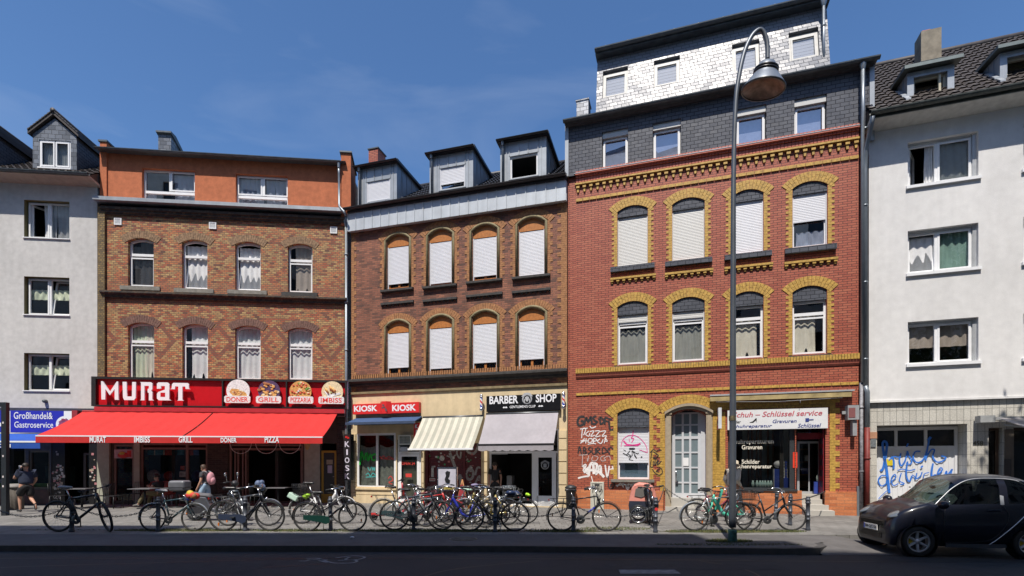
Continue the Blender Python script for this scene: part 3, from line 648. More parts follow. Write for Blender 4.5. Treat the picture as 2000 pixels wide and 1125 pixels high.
# orange attic storey
at = [op(F1, 275.5,379,329,391), op(F1, 459,561,340,400)]
m = wallmesh(MB(), L+.25, Rr-.1, z-.05, ztop, at, .22, y=.06); t.part(m, 'attic_wall', ORANGE)
m = MB(); m.box(L, -.0, z-.05, L+.25, .4, F1.z(200,277)); m.box(L-.05, -.04, F1.z(200,277), L+.29, .45, F1.z(200,275)+.03, 1)
a0, a1 = U(667), U(686); zz = F1.z(677, 301); m.prism([(-.08,z-.6),(-.08,zz),(.9,zz-.35),(.9,z-.6)], a0, a1, 0, 'x'); m.prism([(-.14,zz),(-.14,zz+.06),(.96,zz-.31),(.96,zz-.37)], a0-.05, a1+.05, 1, 'x'); t.part(m, 'fire_wall', [ORANGE, ZDARK])
for k, o in enumerate(at):
    o2 = (o[0], o[1], o[2], o[3], o[3]); w_ = window(t, o2, d=.20, trans=(.30,), mull=((.5,.33,1),), sash=((.5,1,.33,1),) if k == 0 else ((0,.5,.33,1),(.5,1,.33,1)), glass=GLASSB,
        cur=((.52,1,.0,1,CURT,None), (0,.2,0,.3,CURT,None)) if k == 0 else ((0,.5,0,1,CURT,None), (.55,1,0,1,CURT,None)))
    s_ = MB(); s_.box(o[0]-.08, -.06, o[2]-.06, o[1]+.05, .2, o[2]-.005); t.part(s_, 'sill', WHITE, w_)
zg = F1.z(430, 302, .22); m = MB(); gutter(m, L-.02, U(668), -.25, zg, .07); m.box(L, -.2, zg-.04, U(668), .1, zg+.0); t.part(m, 'gutter', ZDARK)
m = MB(); m.prism([(-.25,zg+.02),(4,zg+.5),(8,zg+.3),(8,zg-.3),(-.2,zg-.02)], L, Rr-.02, ax='x'); t.part(m, 'roof', ZDARK)
m = MB(); c0, c1 = F1.u(309,-1.6), F1.u(334,-1.6); zz = F1.z(322, 261, -1.6); m.prism([(1.6,zg),(1.6,zz),(2.9,zz-.55),(2.9,zg)], c0, c1, 0, 'x'); m.prism([(1.5,zz),(1.5,zz+.07),(1.9,zz+.09),(2.98,zz-.45),(2.98,zz-.55)], c0-.05, c1+.05, 1, 'x'); t.part(m, 'chimney', [SLATEG, ZDARK])
m = MB(); m.lathe([(.0,.0),(.1,.0),(.1,.45),(.3,.5),(.22,.62),(0,.68)], 12, (F1.u(381,-1.5), 1.5, zg+.2)); t.part(m, 'roof_vent', BLACK)
m = MB(); x = U(664); m.lathe([(.07,0),(.05,-.22)], 10, (x, -.22, zg-.05)); m.tube([(x,-.22,zg-.2), (x,-.16,zg-.5), (x,-.14,z+.25), (x+.05,-.3,z+.05), (x+.25,-.42,z-.2), (x+.32,-.42,z-.35)], .05, 8); t.part(m, 'downpipe', PIPE)
for px, py in ((231,433), (416,441), (652,450)):
    u, z_ = F1.P(px, py); m = MB(); bars(m, u-.14, u+.14, z_-.14, z_+.14, .035, -.04, -.002); m.box(u-.11, -.018, z_-.11, u+.11, -.002, z_+.11, 1)
    for k in range(5): m.box(u-.1, -.03, z_-.09+k*.042, u+.1, -.02, z_-.07+k*.042)
    t.part(m, 'vent_grille', [WHITE, ALU])
# ground floor behind the red awning
gf = [op(F1, 222,262,868,978), op(F1, 275,405,866,972), op(F1, 448,592,868,980), op(F1, 627,657,866,982)]
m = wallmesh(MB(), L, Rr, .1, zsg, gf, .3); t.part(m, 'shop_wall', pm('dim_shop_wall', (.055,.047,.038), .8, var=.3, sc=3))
m = MB(); m.box(L-.05, -.09, .12, U(216), -.003, zsg-.3); m.box(U(262)+.01, -.05, .12, U(274), -.003, zsg-.3); m.box(U(595), -.03, .12, U(625), -.003, zsg-.3); t.part(m, 'pilaster', pm('grey_green_pilaster', (.36,.37,.30), .8, var=.12, bm=.2))
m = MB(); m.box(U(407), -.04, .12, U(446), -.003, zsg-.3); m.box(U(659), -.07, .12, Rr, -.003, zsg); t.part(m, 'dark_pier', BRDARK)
o = gf[1]; m = MB(); zt_ = F1.z(340, 876); bars(m, o[0], o[1], .2, o[3], .07, .02, .1); m.box(U(365)-.05, .01, .2, U(365)+.05, .11, o[3]); m.box(o[0], .015, zt_-.04, o[1], .105, zt_+.04); m.box(o[0], .03, .12, o[1], .12, F1.z(340, 962)); f_ = t.part(m, 'shop_window', REDFR)
g = MB(); g.quad((o[0],.07,.3), (o[1],.07,.3), (o[1],.07,o[3]), (o[0],.07,o[3])); t.part(g, 'pane', GLASSD, f_, False)
g = MB(); mats = [pm('menu_%d' % k, c, .4, var=.5, sc=14) for k, c in enumerate(((.04,.22,.32), (.45,.06,.04), (.05,.10,.30), (.55,.55,.5), (.45,.28,.08)))]
for k, (a, b, c) in enumerate(((288,300,0), (301,303,3), (303,318,0), (319,321,3), (322,338,1), (339,341,3), (342,358,0), (368,377,1), (378,388,2))):
    g.box(F1.u(a,-.5), .5, F1.z(330,889,-.5), F1.u(b,-.5), .53, F1.z(330,879,-.5), c)
t.part(g, 'menu_board', mats, f_)
g = MB(); g.box(F1.u(348), .09, F1.z(350,932), U(362), .10, F1.z(350,921), 3); g.box(U(350), .09, F1.z(350,918), U(358), .10, F1.z(350,910), 1); t.part(g, 'paper_notice', mats, f_)
for px, r_, c in ((300,.28,3), (330,.22,1), (385,.25,2)):
    g = MB(); u, zz = F1.P(px, 930, -1.2); g.ball((u, 1.2, zz), (r_, .15, r_), c); t.part(g, 'counter_display', mats, f_)
o = gf[0]; m = MB(); bars(m, o[0], o[1], .14, o[3], .08, .02, .1); m.box(o[0], .02, F1.z(242,880), o[1], .1, F1.z(242,877)); d_ = t.part(m, 'shop_door', REDFR)
g = MB(); g.quad((o[0],.07,.2), (o[1],.07,.2), (o[1],.07,o[3]), (o[0],.07,o[3])); t.part(g, 'pane', GLASSD, d_, False)
g = MB(); a, b, c, e = U(223), U(259), F1.z(240,895), F1.z(240,878); g.box(a, -.0, c, b, .03, e, 0); g.ball(((a+b)/2, -.01, c+.12), (.22,.02,.12), 1); g.ball(((a+b)/2-.05, -.02, c+.2), (.12,.02,.07), 2); g.box(b-.2, -.02, c+.05, b-.05, -.001, e-.04, 1)
t.part(g, 'food_poster', [pm('poster_pink', (.50,.35,.38), .5, var=.3, sc=5), pm('poster_red', (.50,.02,.02), .5, var=.3), pm('poster_yellow', (.5,.35,.05), .5, var=.4, sc=20)], d_)
o = gf[2]; m = MB(); bars(m, o[0], o[1], .12, o[3], .07, .02, .1); zt_ = F1.z(520, 877); m.box(o[0], .01, zt_-.05, o[1], .11, zt_+.04)
for px in (457, 463, 472, 478): m.box(U(px)-.03, .1, .14, U(px)+.03, .35, zt_)
m.box(U(590)-.06, .0, .14, U(590), .3, zt_); t.part(m, 'folding_door', REDFR)
for k, (px, c) in enumerate(((470,1), (520,1), (566,1))): 
    g = MB(); u = U(px); zz = F1.z(px, 866); g.tube([(u+.42*math.cos(a), .0, zz+.42*math.sin(a)) for a in [math.pi+i*math.pi/12 for i in range(13)]], .012, 5); t.part(g, 'painted_ring', WHITE)
o = gf[3]; m = MB(); bars(m, o[0], o[1], .14, F1.z(641,880), .09, .05, .12); m.box(o[0], .04, F1.z(641,972), o[1], .13, F1.z(641,965)); m.box(o[0], .04, .12, o[1], .14, .35); d_ = t.part(m, 'entrance_door', pm('ochre_door_frame', (.40,.24,.03), .5))
g = MB(); g.box(o[0]+.09, .08, .3, o[1]-.09, .11, F1.z(641,882)); t.part(g, 'leaf', pm('dark_door_leaf', (.03,.03,.03), .4), d_)
g = MB(); g.box(U(637), .06, F1.z(641,907), U(649), .075, F1.z(641,898)); g.box(U(639), .06, F1.z(641,924), U(648), .075, F1.z(641,909), 1); t.part(g, 'paper_notice', [pm('tan_card', (.35,.30,.22), .8), pm('lilac_paper', (.42,.38,.48), .8)], d_)
g = MB(); g.tube([(U(653),.03,F1.z(650,930)), (U(653),-.03,F1.z(650,931)), (U(650),-.03,F1.z(650,931))], .012, 6); t.part(g, 'handle', CHROME, d_)
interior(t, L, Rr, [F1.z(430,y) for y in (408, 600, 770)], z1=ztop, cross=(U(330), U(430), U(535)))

# ================================================================ 3. maroon brick house with zinc dormers
t = F2.root('brick_house', 'maroon brick house with pale zinc band, three boxy zinc dormers and cream shop floor', 'building'); U = F2.u
L, Rr = U(686), U(1108); zc = F2.z(897, 762)
up = [op(F2, 756,798,459,563,.17), op(F2, 838,882,449,556,.17), op(F2, 923,970,440,546,.17), op(F2, 1013,1063,426,537,.17)]
lo = [op(F2, 756,798,628,736,.17), op(F2, 838,882,618,731,.17), op(F2, 923,970,609,727,.17), op(F2, 1013,1063,602,720,.17)]
ztop = F2.z(897, 408)
m = wallmesh(MB(), L, Rr, zc, ztop, up+lo, .32); body(m, L, Rr, .1, ztop); t.part(m, 'brick_wall', BR_MID)
m = MB(); quoins(m, L+.01, 1, zc, ztop, .012, .24, .14); quoins(m, Rr-.01, -1, zc, ztop, .012, .36, .22); t.part(m, 'corner_quoins', BR_MIDY)
frac_u = ((.12,1),(.05,1),(.10,1),(.0,1)); frac_l = ((.21,1),(.13,1),(.20,1),(.20,1))
for i, o in enumerate(up+lo):
    j = i % 4; fl = (frac_u if i < 4 else frac_l)[j]
    hd = o[3]-.27
    w_ = window(t, o, d=.13, fr=WOODW, mull=((.5,0,1),), glass=GLASSD, header=hd, shut=(fl[0], .99, SHUT), fw=.08)
    b = MB(); p = arcpts(o, 12); b.prism([(o[0], hd)] + p + [(o[1], hd)], .07, .11); t.part(b, 'head_board', WOODW, w_)
    if fl[0] > 0: c_ = MB(); curtain(c_, o[0]+.1, o[1]-.1, o[2]+.1, o[2]+.5, .5, 6, .02); t.part(c_, 'curtain', clothmat('dim_net', (.12,.13,.13), .3), w_, False)
    s_ = MB(); e = .24
    if i < 4: s_.prism([(-.14,o[2]-.13),(-.14,o[2]-.05),(.2,o[2]-.005),(.2,o[2]-.16),(-.05,o[2]-.16)], o[0]-e, o[1]+e, ax='x'); t.part(s_, 'sill', SOOT, w_)
    else: s_.prism([(-.10,o[2]-.16),(-.10,o[2]-.07),(.2,o[2]-.005),(.2,o[2]-.16)], o[0]-e, o[1]+e, ax='x'); t.part(s_, 'sill', pm('grey_slab', (.17,.16,.16), .7, var=.2), w_)
    a = MB(); arch_band(a, (o[0]-.13, o[1]+.13, o[2], o[3]+.04, o[4]+.10), .24, .14, .02, 19); quoins(a, o[0]-.135, -1, o[2]-.05, o[3]-.0, .014, .19, .10); quoins(a, o[1]+.135, 1, o[2]-.05, o[3]-.0, .014, .19, .10); t.part(a, 'brick_surround', BR_MIDY, w_)
    a = MB()                                                  # rounded olive moulding round the opening
    path = [(o[0]-.07, o[2])] + [(o[0]-.07, o[3])] + [(u, z+.06) for u, z in arcpts(o, 10)][1:-1] + [(o[1]+.07, o[3]), (o[1]+.07, o[2])]
    a.tube([(u, .0, z) for u, z in path], .062, 6); a.tube([(u+(.045 if u < (o[0]+o[1])/2 else -.045), .06, z-.03) for u, z in path], .03, 6)
    n = int((o[3]-o[2])/.075)
    t.part(a, 'moulding', BR_OLV, w_)
    if i < 4:                                                  # dark toothed band under the upper sills
        b = MB(); zb = o[2]-.70; b.box(o[0]-.25, -.09, zb+.05, o[1]+.25, -.004, zb+.14)
        for k in range(9): uu = o[0]-.22+(o[1]-o[0]+.44)*k/8; b.box(uu-.03, -.05, zb-.01, uu+.03, -.004, zb+.048)
        t.part(b, 'dentil_band', SOOT)
zl = F2.z(897, 737); m = MB(); m.prism([(-.02,zl-.20),(-.09,zl-.14),(-.09,zl-.08),(-.24,zl+.0),(-.24,zl+.08),(-.02,zl+.14)], L-.0, Rr+.02, ax='x'); t.part(m, 'cornice', SOOT)
m = MB(); k = L+.05
while k < Rr-.1: m.box(k, -.05, zl+.145, k+.07, -.003, zl+.30); k += .10
t.part(m, 'soldier_course', BR_MIDY)
m = MB(); m.box(L, -.07, zc-.0, Rr, -.003, zc+.09); t.part(m, 'plaster_ledge', pm('dirty_olive_ledge', (.22,.17,.09), .8, var=.3))
# zinc fascia and gutter
z0, z1 = F2.z(897, 421, .2), F2.z(897, 376, .2)
z0 = F2.z(897, 421, .2); z1 = F2.z(897, 384, .2)
m = MB(); k = L-.02; n = 24; s_ = (Rr-L+.02)/n
for i in range(n): m.box(k+i*s_+.012, -.22+RND.uniform(0,.006), z0, k+(i+1)*s_-.012, -.12, z1); m.box(k+i*s_-.012, -.245, z0, k+i*s_+.011, -.12, z1)
m.box(L-.02, -.12, z0+.02, Rr, .3, z1); t.part(m, 'zinc_fascia', pm('pale_zinc', (.50,.54,.58), .55, .15, var=.09, sc=2.5, streak=.15))
zg = F2.z(897, 372, .4)
m = MB(); gutter(m, L-.12, Rr+.02, -.36, zg+.04, .09); m.box(L-.02, -.28, z1+.001, Rr, .3, zg-.02); t.part(m, 'gutter', pm('brown_black_gutter', (.035,.03,.03), .45, .2, var=.2))
# roof and dormers
zr = zg+.02; run = 3.6; rise = 2.75
m = MB(); pantiles(m, L, Rr, -.25, zr, run, zr+rise, pitch=.24, row=.32); m.prism([(-.22,zr-.05),(run,zr+rise-.05),(7.5,zr),(7.5,zr-.2)], L, Rr, ax='x'); m.tube([(L,run,zr+rise+.02),(Rr,run,zr+rise+.02)], .1, 8); t.part(m, 'roof', TILED)
def zdormer(px0, px1, pt, pb, w0, w1, wt, wb, shut):
    out = .05; y = -out; mid = (px0+px1)/2; u0, u1 = F2.u(px0, out), F2.u(px1, out); zt = F2.z(mid, pt, out); zb = F2.z(mid, pb, out)
    a, b = F2.u(w0, out), F2.u(w1, out); wm = (w0+w1)/2; c, e = max(F2.z(wm, wb, out), zb+.0), F2.z(wm, wt, out)
    mb = wallmesh(MB(), u0, u1, zb-.3, zt, [(a,b,c,e,e)], .14, y); D = 2.9
    for u in (u0, u1): mb.quad((u,y,zb-.3), (u,y+D,zb-.3), (u,y+D,zt), (u,y,zt))
    for k in (a-.02, a+(b-a)*.33, a+(b-a)*.66, b+.02): mb.box(k-.012, y-.025, e+.02, k+.012, y, zt)
    mb.box(a-.14, y-.025, zb-.1, a-.115, y, zt); mb.box(b+.13, y-.025, zb-.1, b+.155, y, zt)
    for k in range(1, 7): mb.box(u1, y+k*.42, zb-.3, u1+.025, y+k*.42+.024, zt)
    mb.box(a-.05, y-.03, c-.04, b+.05, y+.1, c-.002)
    dm = t.part(mb, 'dormer', ZINC)
    r = MB(); r.box(u0-.1, y-.16, zt, u1+.12, y+D, zt+.10); gutter(r, u0-.1, u1+.1, y-.2, zt+.07, .06); t.part(r, 'dormer_roof', BLACK, dm)
    g = MB(); g.tube([(u0+.13,y-.14,zt), (u0+.13,y-.07,zt-.15), (u0+.13,y-.07,zb-.1)], .045, 8); g.lathe([(.07,0),(.05,-.15)], 8, (u0+.13,y-.12,zt+.02)); t.part(g, 'downpipe', PIPE, dm)
    f = MB(); bars(f, a, b, c, e, .06, y+.06, y+.13); t.part(f, 'dormer_window', WHITE, dm)
    if shut is not None:
        g = MB(); zz = c+(e-c)*shut; slats(g, a+.03, b-.03, zz+.03, e, y+.05); g.box(a+.03, y+.03, zz, b-.03, y+.055, zz+.03); g.box(a, y+.02, c, a+.04, y+.06, e); g.box(b-.04, y+.02, c, b, y+.06, e); t.part(g, 'roller_shutter', SHUT, dm)
        g = MB(); g.quad((a,y+.1,c), (b,y+.1,c), (b,y+.1,e), (a,y+.1,e)); t.part(g, 'pane', GLASSB, dm, False)
    else:                                                    # wide open sash, ceiling of the room in view
        g = MB(); g.box(u0+.05, y+.2, zb-.3, u1-.05, y+2.6, zb-.2); g.prism([(y+.2,zt-.1),(y+2.6,zt-.6),(y+2.6,zt-.5),(y+.2,zt-.02)], u0+.04, u1-.04, ax='x'); g.box(u0+.05, y+2.5, zb, u1-.05, y+2.6, zt-.2); t.part(g, 'attic_room', pm('grey_ceiling', (.10,.10,.10), .9), dm)
zdormer(699, 775, 326, 398, 716, 762, 352, 393, .06)
zdormer(839, 924, 300, 369, 859, 908, 325, 368, .25)
zdormer(977, 1067, 274, 347, 996, 1050, 301, 346, None)
m = MB(); c0, c1 = F2.u(720,-2.6), F2.u(738,-2.6); zt_ = F2.z(729, 291, -2.6); m.box(c0, 2.6, zr+1.5, c1, 3.3, zt_); m.box(c0-.04, 2.56, zt_, c1+.04, 3.34, zt_+.05, 1); m.box(c0-.03, 2.57, zr+1.5, c1+.03, 3.33, zt_-.95, 2); t.part(m, 'chimney', [BR_RED, ZDARK, ZINC])
# long zinc pipe on the party line with the orange-topped house
m = MB(); x = U(680); zz = F2.z(680, 430, .2)
m.lathe([(.09,.18),(.12,.1),(.12,0),(.05,-.25)], 10, (x,-.14,zz)); m.tube([(x,-.14,zz-.2), (x,-.14,3.4), (x+.0,-.14,.4), (x,-.14,.16)], .052, 8)
for k in range(5): m.tube([(x-.06,-.14,zz-1.4-k*2), (x+.06,-.14,zz-1.4-k*2)], .065, 8)
t.part(m, 'downpipe', PIPE)
# cream shop floor
sf = [op(F2, 697,773,846,953), op(F2, 775,823,858,978), op(F2, 829,940,866,980), op(F2, 955,1092,838,986)]
sf = [(o[0], o[1], o[2] if i == 0 else .16, o[3], o[3]) for i, o in enumerate(sf)]
m = wallmesh(MB(), L, Rr, .1, zc, sf, .28); t.part(m, 'cream_wall', CREAM)
m = MB()
for px0, px1, out in ((687,696,.06), (1091,1107,.07), (824,828.5,.05), (941,954.5,.04)):
    k = .12
    while k < 2.9: m.box(U(px0), -out, k+.012, U(px1), -.003, min(k+.42, 3.0)-.012); k += .43
k = .12; m.box(L+.05, -.05, .12, sf[1][0]-.04, -.004, .46); m.box(L+.05, -.035, .48, sf[1][0]-.04, -.004, .80); m.box(sf[0][0]-.05, -.09, sf[0][2]-.07, sf[0][1]+.05, .05, sf[0][2]-.005); t.part(m, 'rusticated_block', CREAM)
o = sf[0]; m = MB(); bars(m, o[0], o[1], o[2], o[3], .09, .02, .1); uu = U(736); m.box(uu-.045, .015, o[2]+.09, uu+.045, .105, o[3]-.09); w_ = t.part(m, 'shop_window', WHITE)
g = MB(); g.quad((o[0],.07,o[2]), (o[1],.07,o[2]), (o[1],.07,o[3]), (o[0],.07,o[3])); t.part(g, 'pane', GLASSD, w_, False)
g = MB()                                                     # clear plastic sheet hung inside the kiosk window
for a, b in ((o[0]+.1, uu-.05), (uu+.05, o[1]-.1)):
    n = 16; zt_ = F2.z(720, 868)
    vs = [(a+(b-a)*i/n, .17+.03*math.sin(i*1.3+j), o[2]+.1+(zt_-.12*math.sin(math.pi*i/n)-o[2]-.1)*j/4) for j in range(5) for i in range(n+1)]
    g.add(vs, [(j*(n+1)+i, j*(n+1)+i+1, (j+1)*(n+1)+i+1, (j+1)*(n+1)+i) for j in range(4) for i in range(n)], 0, True)
t.part(g, 'plastic_sheet', clothmat('plastic_sheet', (.55,.60,.54), .3, .3), w_, False)
def scrawl(mb, F, pts, wd, y, m=0): mb.stroke(smooth_line([F.P(a, b) for a, b in pts]), wd, m, y)
g = MB(); GR = pm('green_spray', (.02,.50,.05), .5); RD = pm('red_spray', (.60,.05,.04), .5); CY = pm('cyan_spray', (.05,.45,.45), .5)
for pts in ([(703,884),(703,900),(705,882),(710,898),(713,884)], [(716,900),(716,884),(718,900),(722,886)], [(728,888),(724,892),(727,899),(733,897),(733,888),(728,887)], [(702,897),(701,908)]): scrawl(g, F2, pts, .07, .05, 0)
for pts in ([(740,891),(744,894),(748,890),(752,895),(758,892),(768,896)], [(741,896),(768,897)], [(757,935),(762,930),(766,938),(758,942),(765,946)]): scrawl(g, F2, pts, .03, .05, 1)
for pts in ([(717,913),(721,919),(724,912)], [(726,919),(727,913),(730,919),(731,912)], [(713,928),(718,924),(722,930),(727,924),(733,929)], [(713,932),(733,931)]): scrawl(g, F2, pts, .028, .05, 2)
t.part(g, 'sprayed_lettering', [GR, RD, CY], w_, False)
g = MB(); cs = [pm('kiosk_goods_%d' % k, c, .5, var=.3) for k, c in enumerate(((.40,.10,.09), (.15,.25,.12), (.4,.36,.25), (.12,.15,.25)))]
for k in range(16): a = o[0]+.15+RND.random()*(o[1]-o[0]-.4); zz = o[2]+.05; h = RND.uniform(.15,.5); g.box(a, .5+k*.02, zz, a+RND.uniform(.1,.3), .6+k*.02, zz+h, RND.randrange(4))
t.part(g, 'goods_display', cs, w_)
o = sf[1]; m = MB(); bars(m, U(776), U(821), .16, o[3], .07, .05, .12); a, b = U(778), U(819); zz = F2.z(798, 884); m.box(a, .04, zz-.05, b, .125, zz+.04); bars(m, a+.02, b-.02, .2, zz-.06, .10, .03, .07); d_ = t.part(m, 'shop_door', WHITE)
g = MB(); g.quad((a,.08,.2), (b,.08,.2), (b,.08,o[3]), (a,.08,o[3])); t.part(g, 'pane', GLASSD, d_, False)
g = MB(); g.box(a+.12, .2, .3, b-.12, .22, zz-.3); t.part(g, 'door_curtain', pm('olive_door_backing', (.22,.23,.18), .8, var=.3), d_)
g = MB(); g.box(U(791), .05, F2.z(798,932), U(803), .06, F2.z(798,925)); text(g, 'OPEN 24', U(783), U(809), F2.z(798,908), F2.z(798,902), .06, .01, ext=.003); t.part(g, 'red_lettering', RD, d_)
g = MB(); a, b, c, e = U(783), U(808), F2.z(796,869), F2.z(796,850); bars(g, a, b, c, e, .05, -.22, .1); g.box(a+.03, -.18, c+.03, b-.03, .1, e-.03, 1)
for k in range(9): g.box(a+.06+k*(b-a-.12)/8-.006, -.21, c+.05, a+.06+k*(b-a-.12)/8+.006, -.19, e-.05)
for k in range(6): g.box(a+.05, -.205, c+.07+k*.06, b-.05, -.195, c+.08+k*.06)
t.part(g, 'air_conditioner', [pm('cream_case', (.55,.55,.48), .5), pm('teal_fins', (.04,.09,.10), .5)])
g = MB(); g.box(U(784), -.12, F2.z(796,882), U(798), .0, F2.z(796,873)); t.part(g, 'wall_unit', ALU)
o = sf[2]; m = MB(); um = U(905); nn = 26
for k in range(nn): zz = .2+(o[3]-.2)*k/nn; m.box(o[0]+.03, .13, zz+.004, o[1]-.03, .16, zz+(o[3]-.2)/nn-.004)
m.box(o[0], .05, .16, o[0]+.12, .2, o[3]); m.box(um-.05, .08, .16, um+.05, .2, o[3]); m.box(o[1]-.05, .05, .16, o[1], .2, o[3]); s_ = t.part(m, 'shutter_door', pm('oxblood_paint', (.085,.008,.012), .4, var=.3))
g = MB(); G2 = [pm('poster_%s' % n, c, .6, var=.35, sc=18) for n, c in (('grey',(.24,.22,.22)), ('white',(.42,.40,.38)), ('rose',(.35,.12,.12)), ('green',(.05,.25,.1)))]
for pts, wd in (([(876,884),(884,906),(890,922)],.12), ([(870,890),(880,893),(888,888)],.05), ([(892,870),(890,885),(896,895),(898,882)],.07), ([(908,890),(906,900),(912,896)],.05), ([(912,918),(908,926),(912,936),(920,934),(922,922),(916,915),(912,918)],.10), ([(926,928),(930,914),(937,914)],.08), ([(926,945),(934,930),(938,944)],.08), ([(889,940),(897,928),(896,952)],.09), ([(893,956),(899,944),(906,956)],.05), ([(915,866),(910,880),(922,886),(930,876),(932,866)],.10), ([(880,866),(872,876),(886,880)],.06)): scrawl(g, F2, pts, wd, .124, 0)
for k in range(60):
    px, py = RND.uniform(833, 938), RND.uniform(870, 962); u, zz = F2.P(px, py); s2 = RND.uniform(.015, .05); g.box(u-s2, .120, zz-s2, u+s2, .123, zz+s2*RND.random(), RND.choice([0,0,1,2,2,3]))
u, zz = F2.P(861, 895); g.lathe([(0,.119),(.11,.119),(.11,.125)], 18, (u,0,zz), (0,1,0), 1); u, zz = F2.P(842, 923); g.box(u-.05,.115,zz-.18,u+.06,.12,zz+.2,1); u, zz = F2.P(842, 937); g.box(u-.13,.115,zz-.06,u+.13,.12,zz+.06,1); g.box(u-.11,.112,zz-.03,u+.11,.1145,zz+.03,2)
t.part(g, 'stuck_posters', G2, s_)
o = sf[3]; m = MB(); zt_ = F2.z(1000, 884); bars(m, o[0], o[1], .16, o[3], .07, .04, .12); m.box(o[0], .03, zt_-.03, o[1], .13, zt_+.05); m.box(U(1041)-.05, .035, .16, U(1041)+.04, .125, zt_); m.box(U(999)-.03, .035, zt_, U(999)+.03, .125, o[3]); a, b = U(1043), U(1086); bars(m, a, b, .16, zt_-.03, .16, .02, .08); m.box(a+.1, .02, .16, b-.1, .08, .55); w_ = t.part(m, 'shop_front', WHITE)
g = MB(); g.quad((a,.05,.5), (b,.05,.5), (b,.05,zt_), (a,.05,zt_)); g.quad((o[0],.09,zt_), (o[1],.09,zt_), (o[1],.09,o[3]), (o[0],.09,o[3])); t.part(g, 'pane', GLASSD, w_, False)
g = MB(); uu, zz = F2.P(1064, 909); LG = pm('grey_emblem', (.30,.32,.34), .5)
g.lathe([(.12,.035),(.155,.035),(.155,.045),(.12,.045)], 20, (uu,0,zz), (0,1,0)); g.box(uu-.06,.035,zz-.08,uu+.06,.045,zz+.07); g.prism([(uu-.16,zz+.12),(uu,zz+.2),(uu+.16,zz+.12),(uu+.16,zz+.06),(uu,zz+.14),(uu-.16,zz+.06)], .035, .045); t.part(g, 'door_emblem', LG, w_)
g = MB(); g.box(U(958), .10, F2.z(980,887.5), U(990), .115, F2.z(980,884), 0); g.box(U(1029), 1.2, .3, U(1040), 1.6, F2.z(1035,955), 1)
for k in range(6): g.box(U(1029), 1.18, .4+k*.16, U(1040), 1.2, .43+k*.16, 2)
g.box(U(978), .8, .2, U(988), 1.2, F2.z(984, 930), 0); t.part(g, 'shop_furnishing', [ALU, pm('brown_shelf', (.16,.07,.03), .6), BLACK])
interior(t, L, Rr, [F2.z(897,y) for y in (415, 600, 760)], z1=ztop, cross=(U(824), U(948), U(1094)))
# ================================================================ 4. red and yellow brick house with slate attic
t = F3.root('brick_house', 'tall red brick house with yellow brick arches, dark slate attic and gleaming top storey', 'building'); U = F3.u
L, Rr = U(1109), U(1690); Lw, Rw = U(1125), U(1677)
zs = F3.z(1400, 297)                                    # top of the brickwork
up = [op(F3,1206,1265,401,517,.17), op(F3,1313,1376,386,506,.17), op(F3,1430,1491,370,493,.17), op(F3,1548,1616,354,480,.17)]
lo = [op(F3,1206,1265,588,712,.17), op(F3,1313,1376,580,706,.17), op(F3,1430,1491,569,700,.17), op(F3,1548,1615,558,692,.17)]
gw = op(F3,1206,1268,797,936,.17); door = op(F3,1311,1379,800,978,.22); shopw = op(F3,1422,1553,805,956); shopd = op(F3,1555,1612,805,978)
shopw = (shopw[0], shopw[1], shopw[2], shopw[3], shopw[3]); shopd = (shopd[0], shopd[1], .12, shopw[3], shopw[3]); door = (door[0], door[1], .12, door[3], door[4])
m = wallmesh(MB(), Lw, Rw, .1, zs, up+lo+[gw, door, shopw, shopd], .30)
wallmesh(m, L, Lw, .1, zs, [], y=.07); wallmesh(m, Rw, Rr, .1, zs, [], y=.07); m.quad((Lw,0,.1),(Lw,.07,.1),(Lw,.07,zs),(Lw,0,zs)); m.quad((Rw,0,.1),(Rw,.07,.1),(Rw,.07,zs),(Rw,0,zs))
body(m, L, Rr, .1, zs+.2); t.part(m, 'brick_wall', BR_RED)
shut_u = ((0,1),(0,1),(0,1),(.48,1)); 
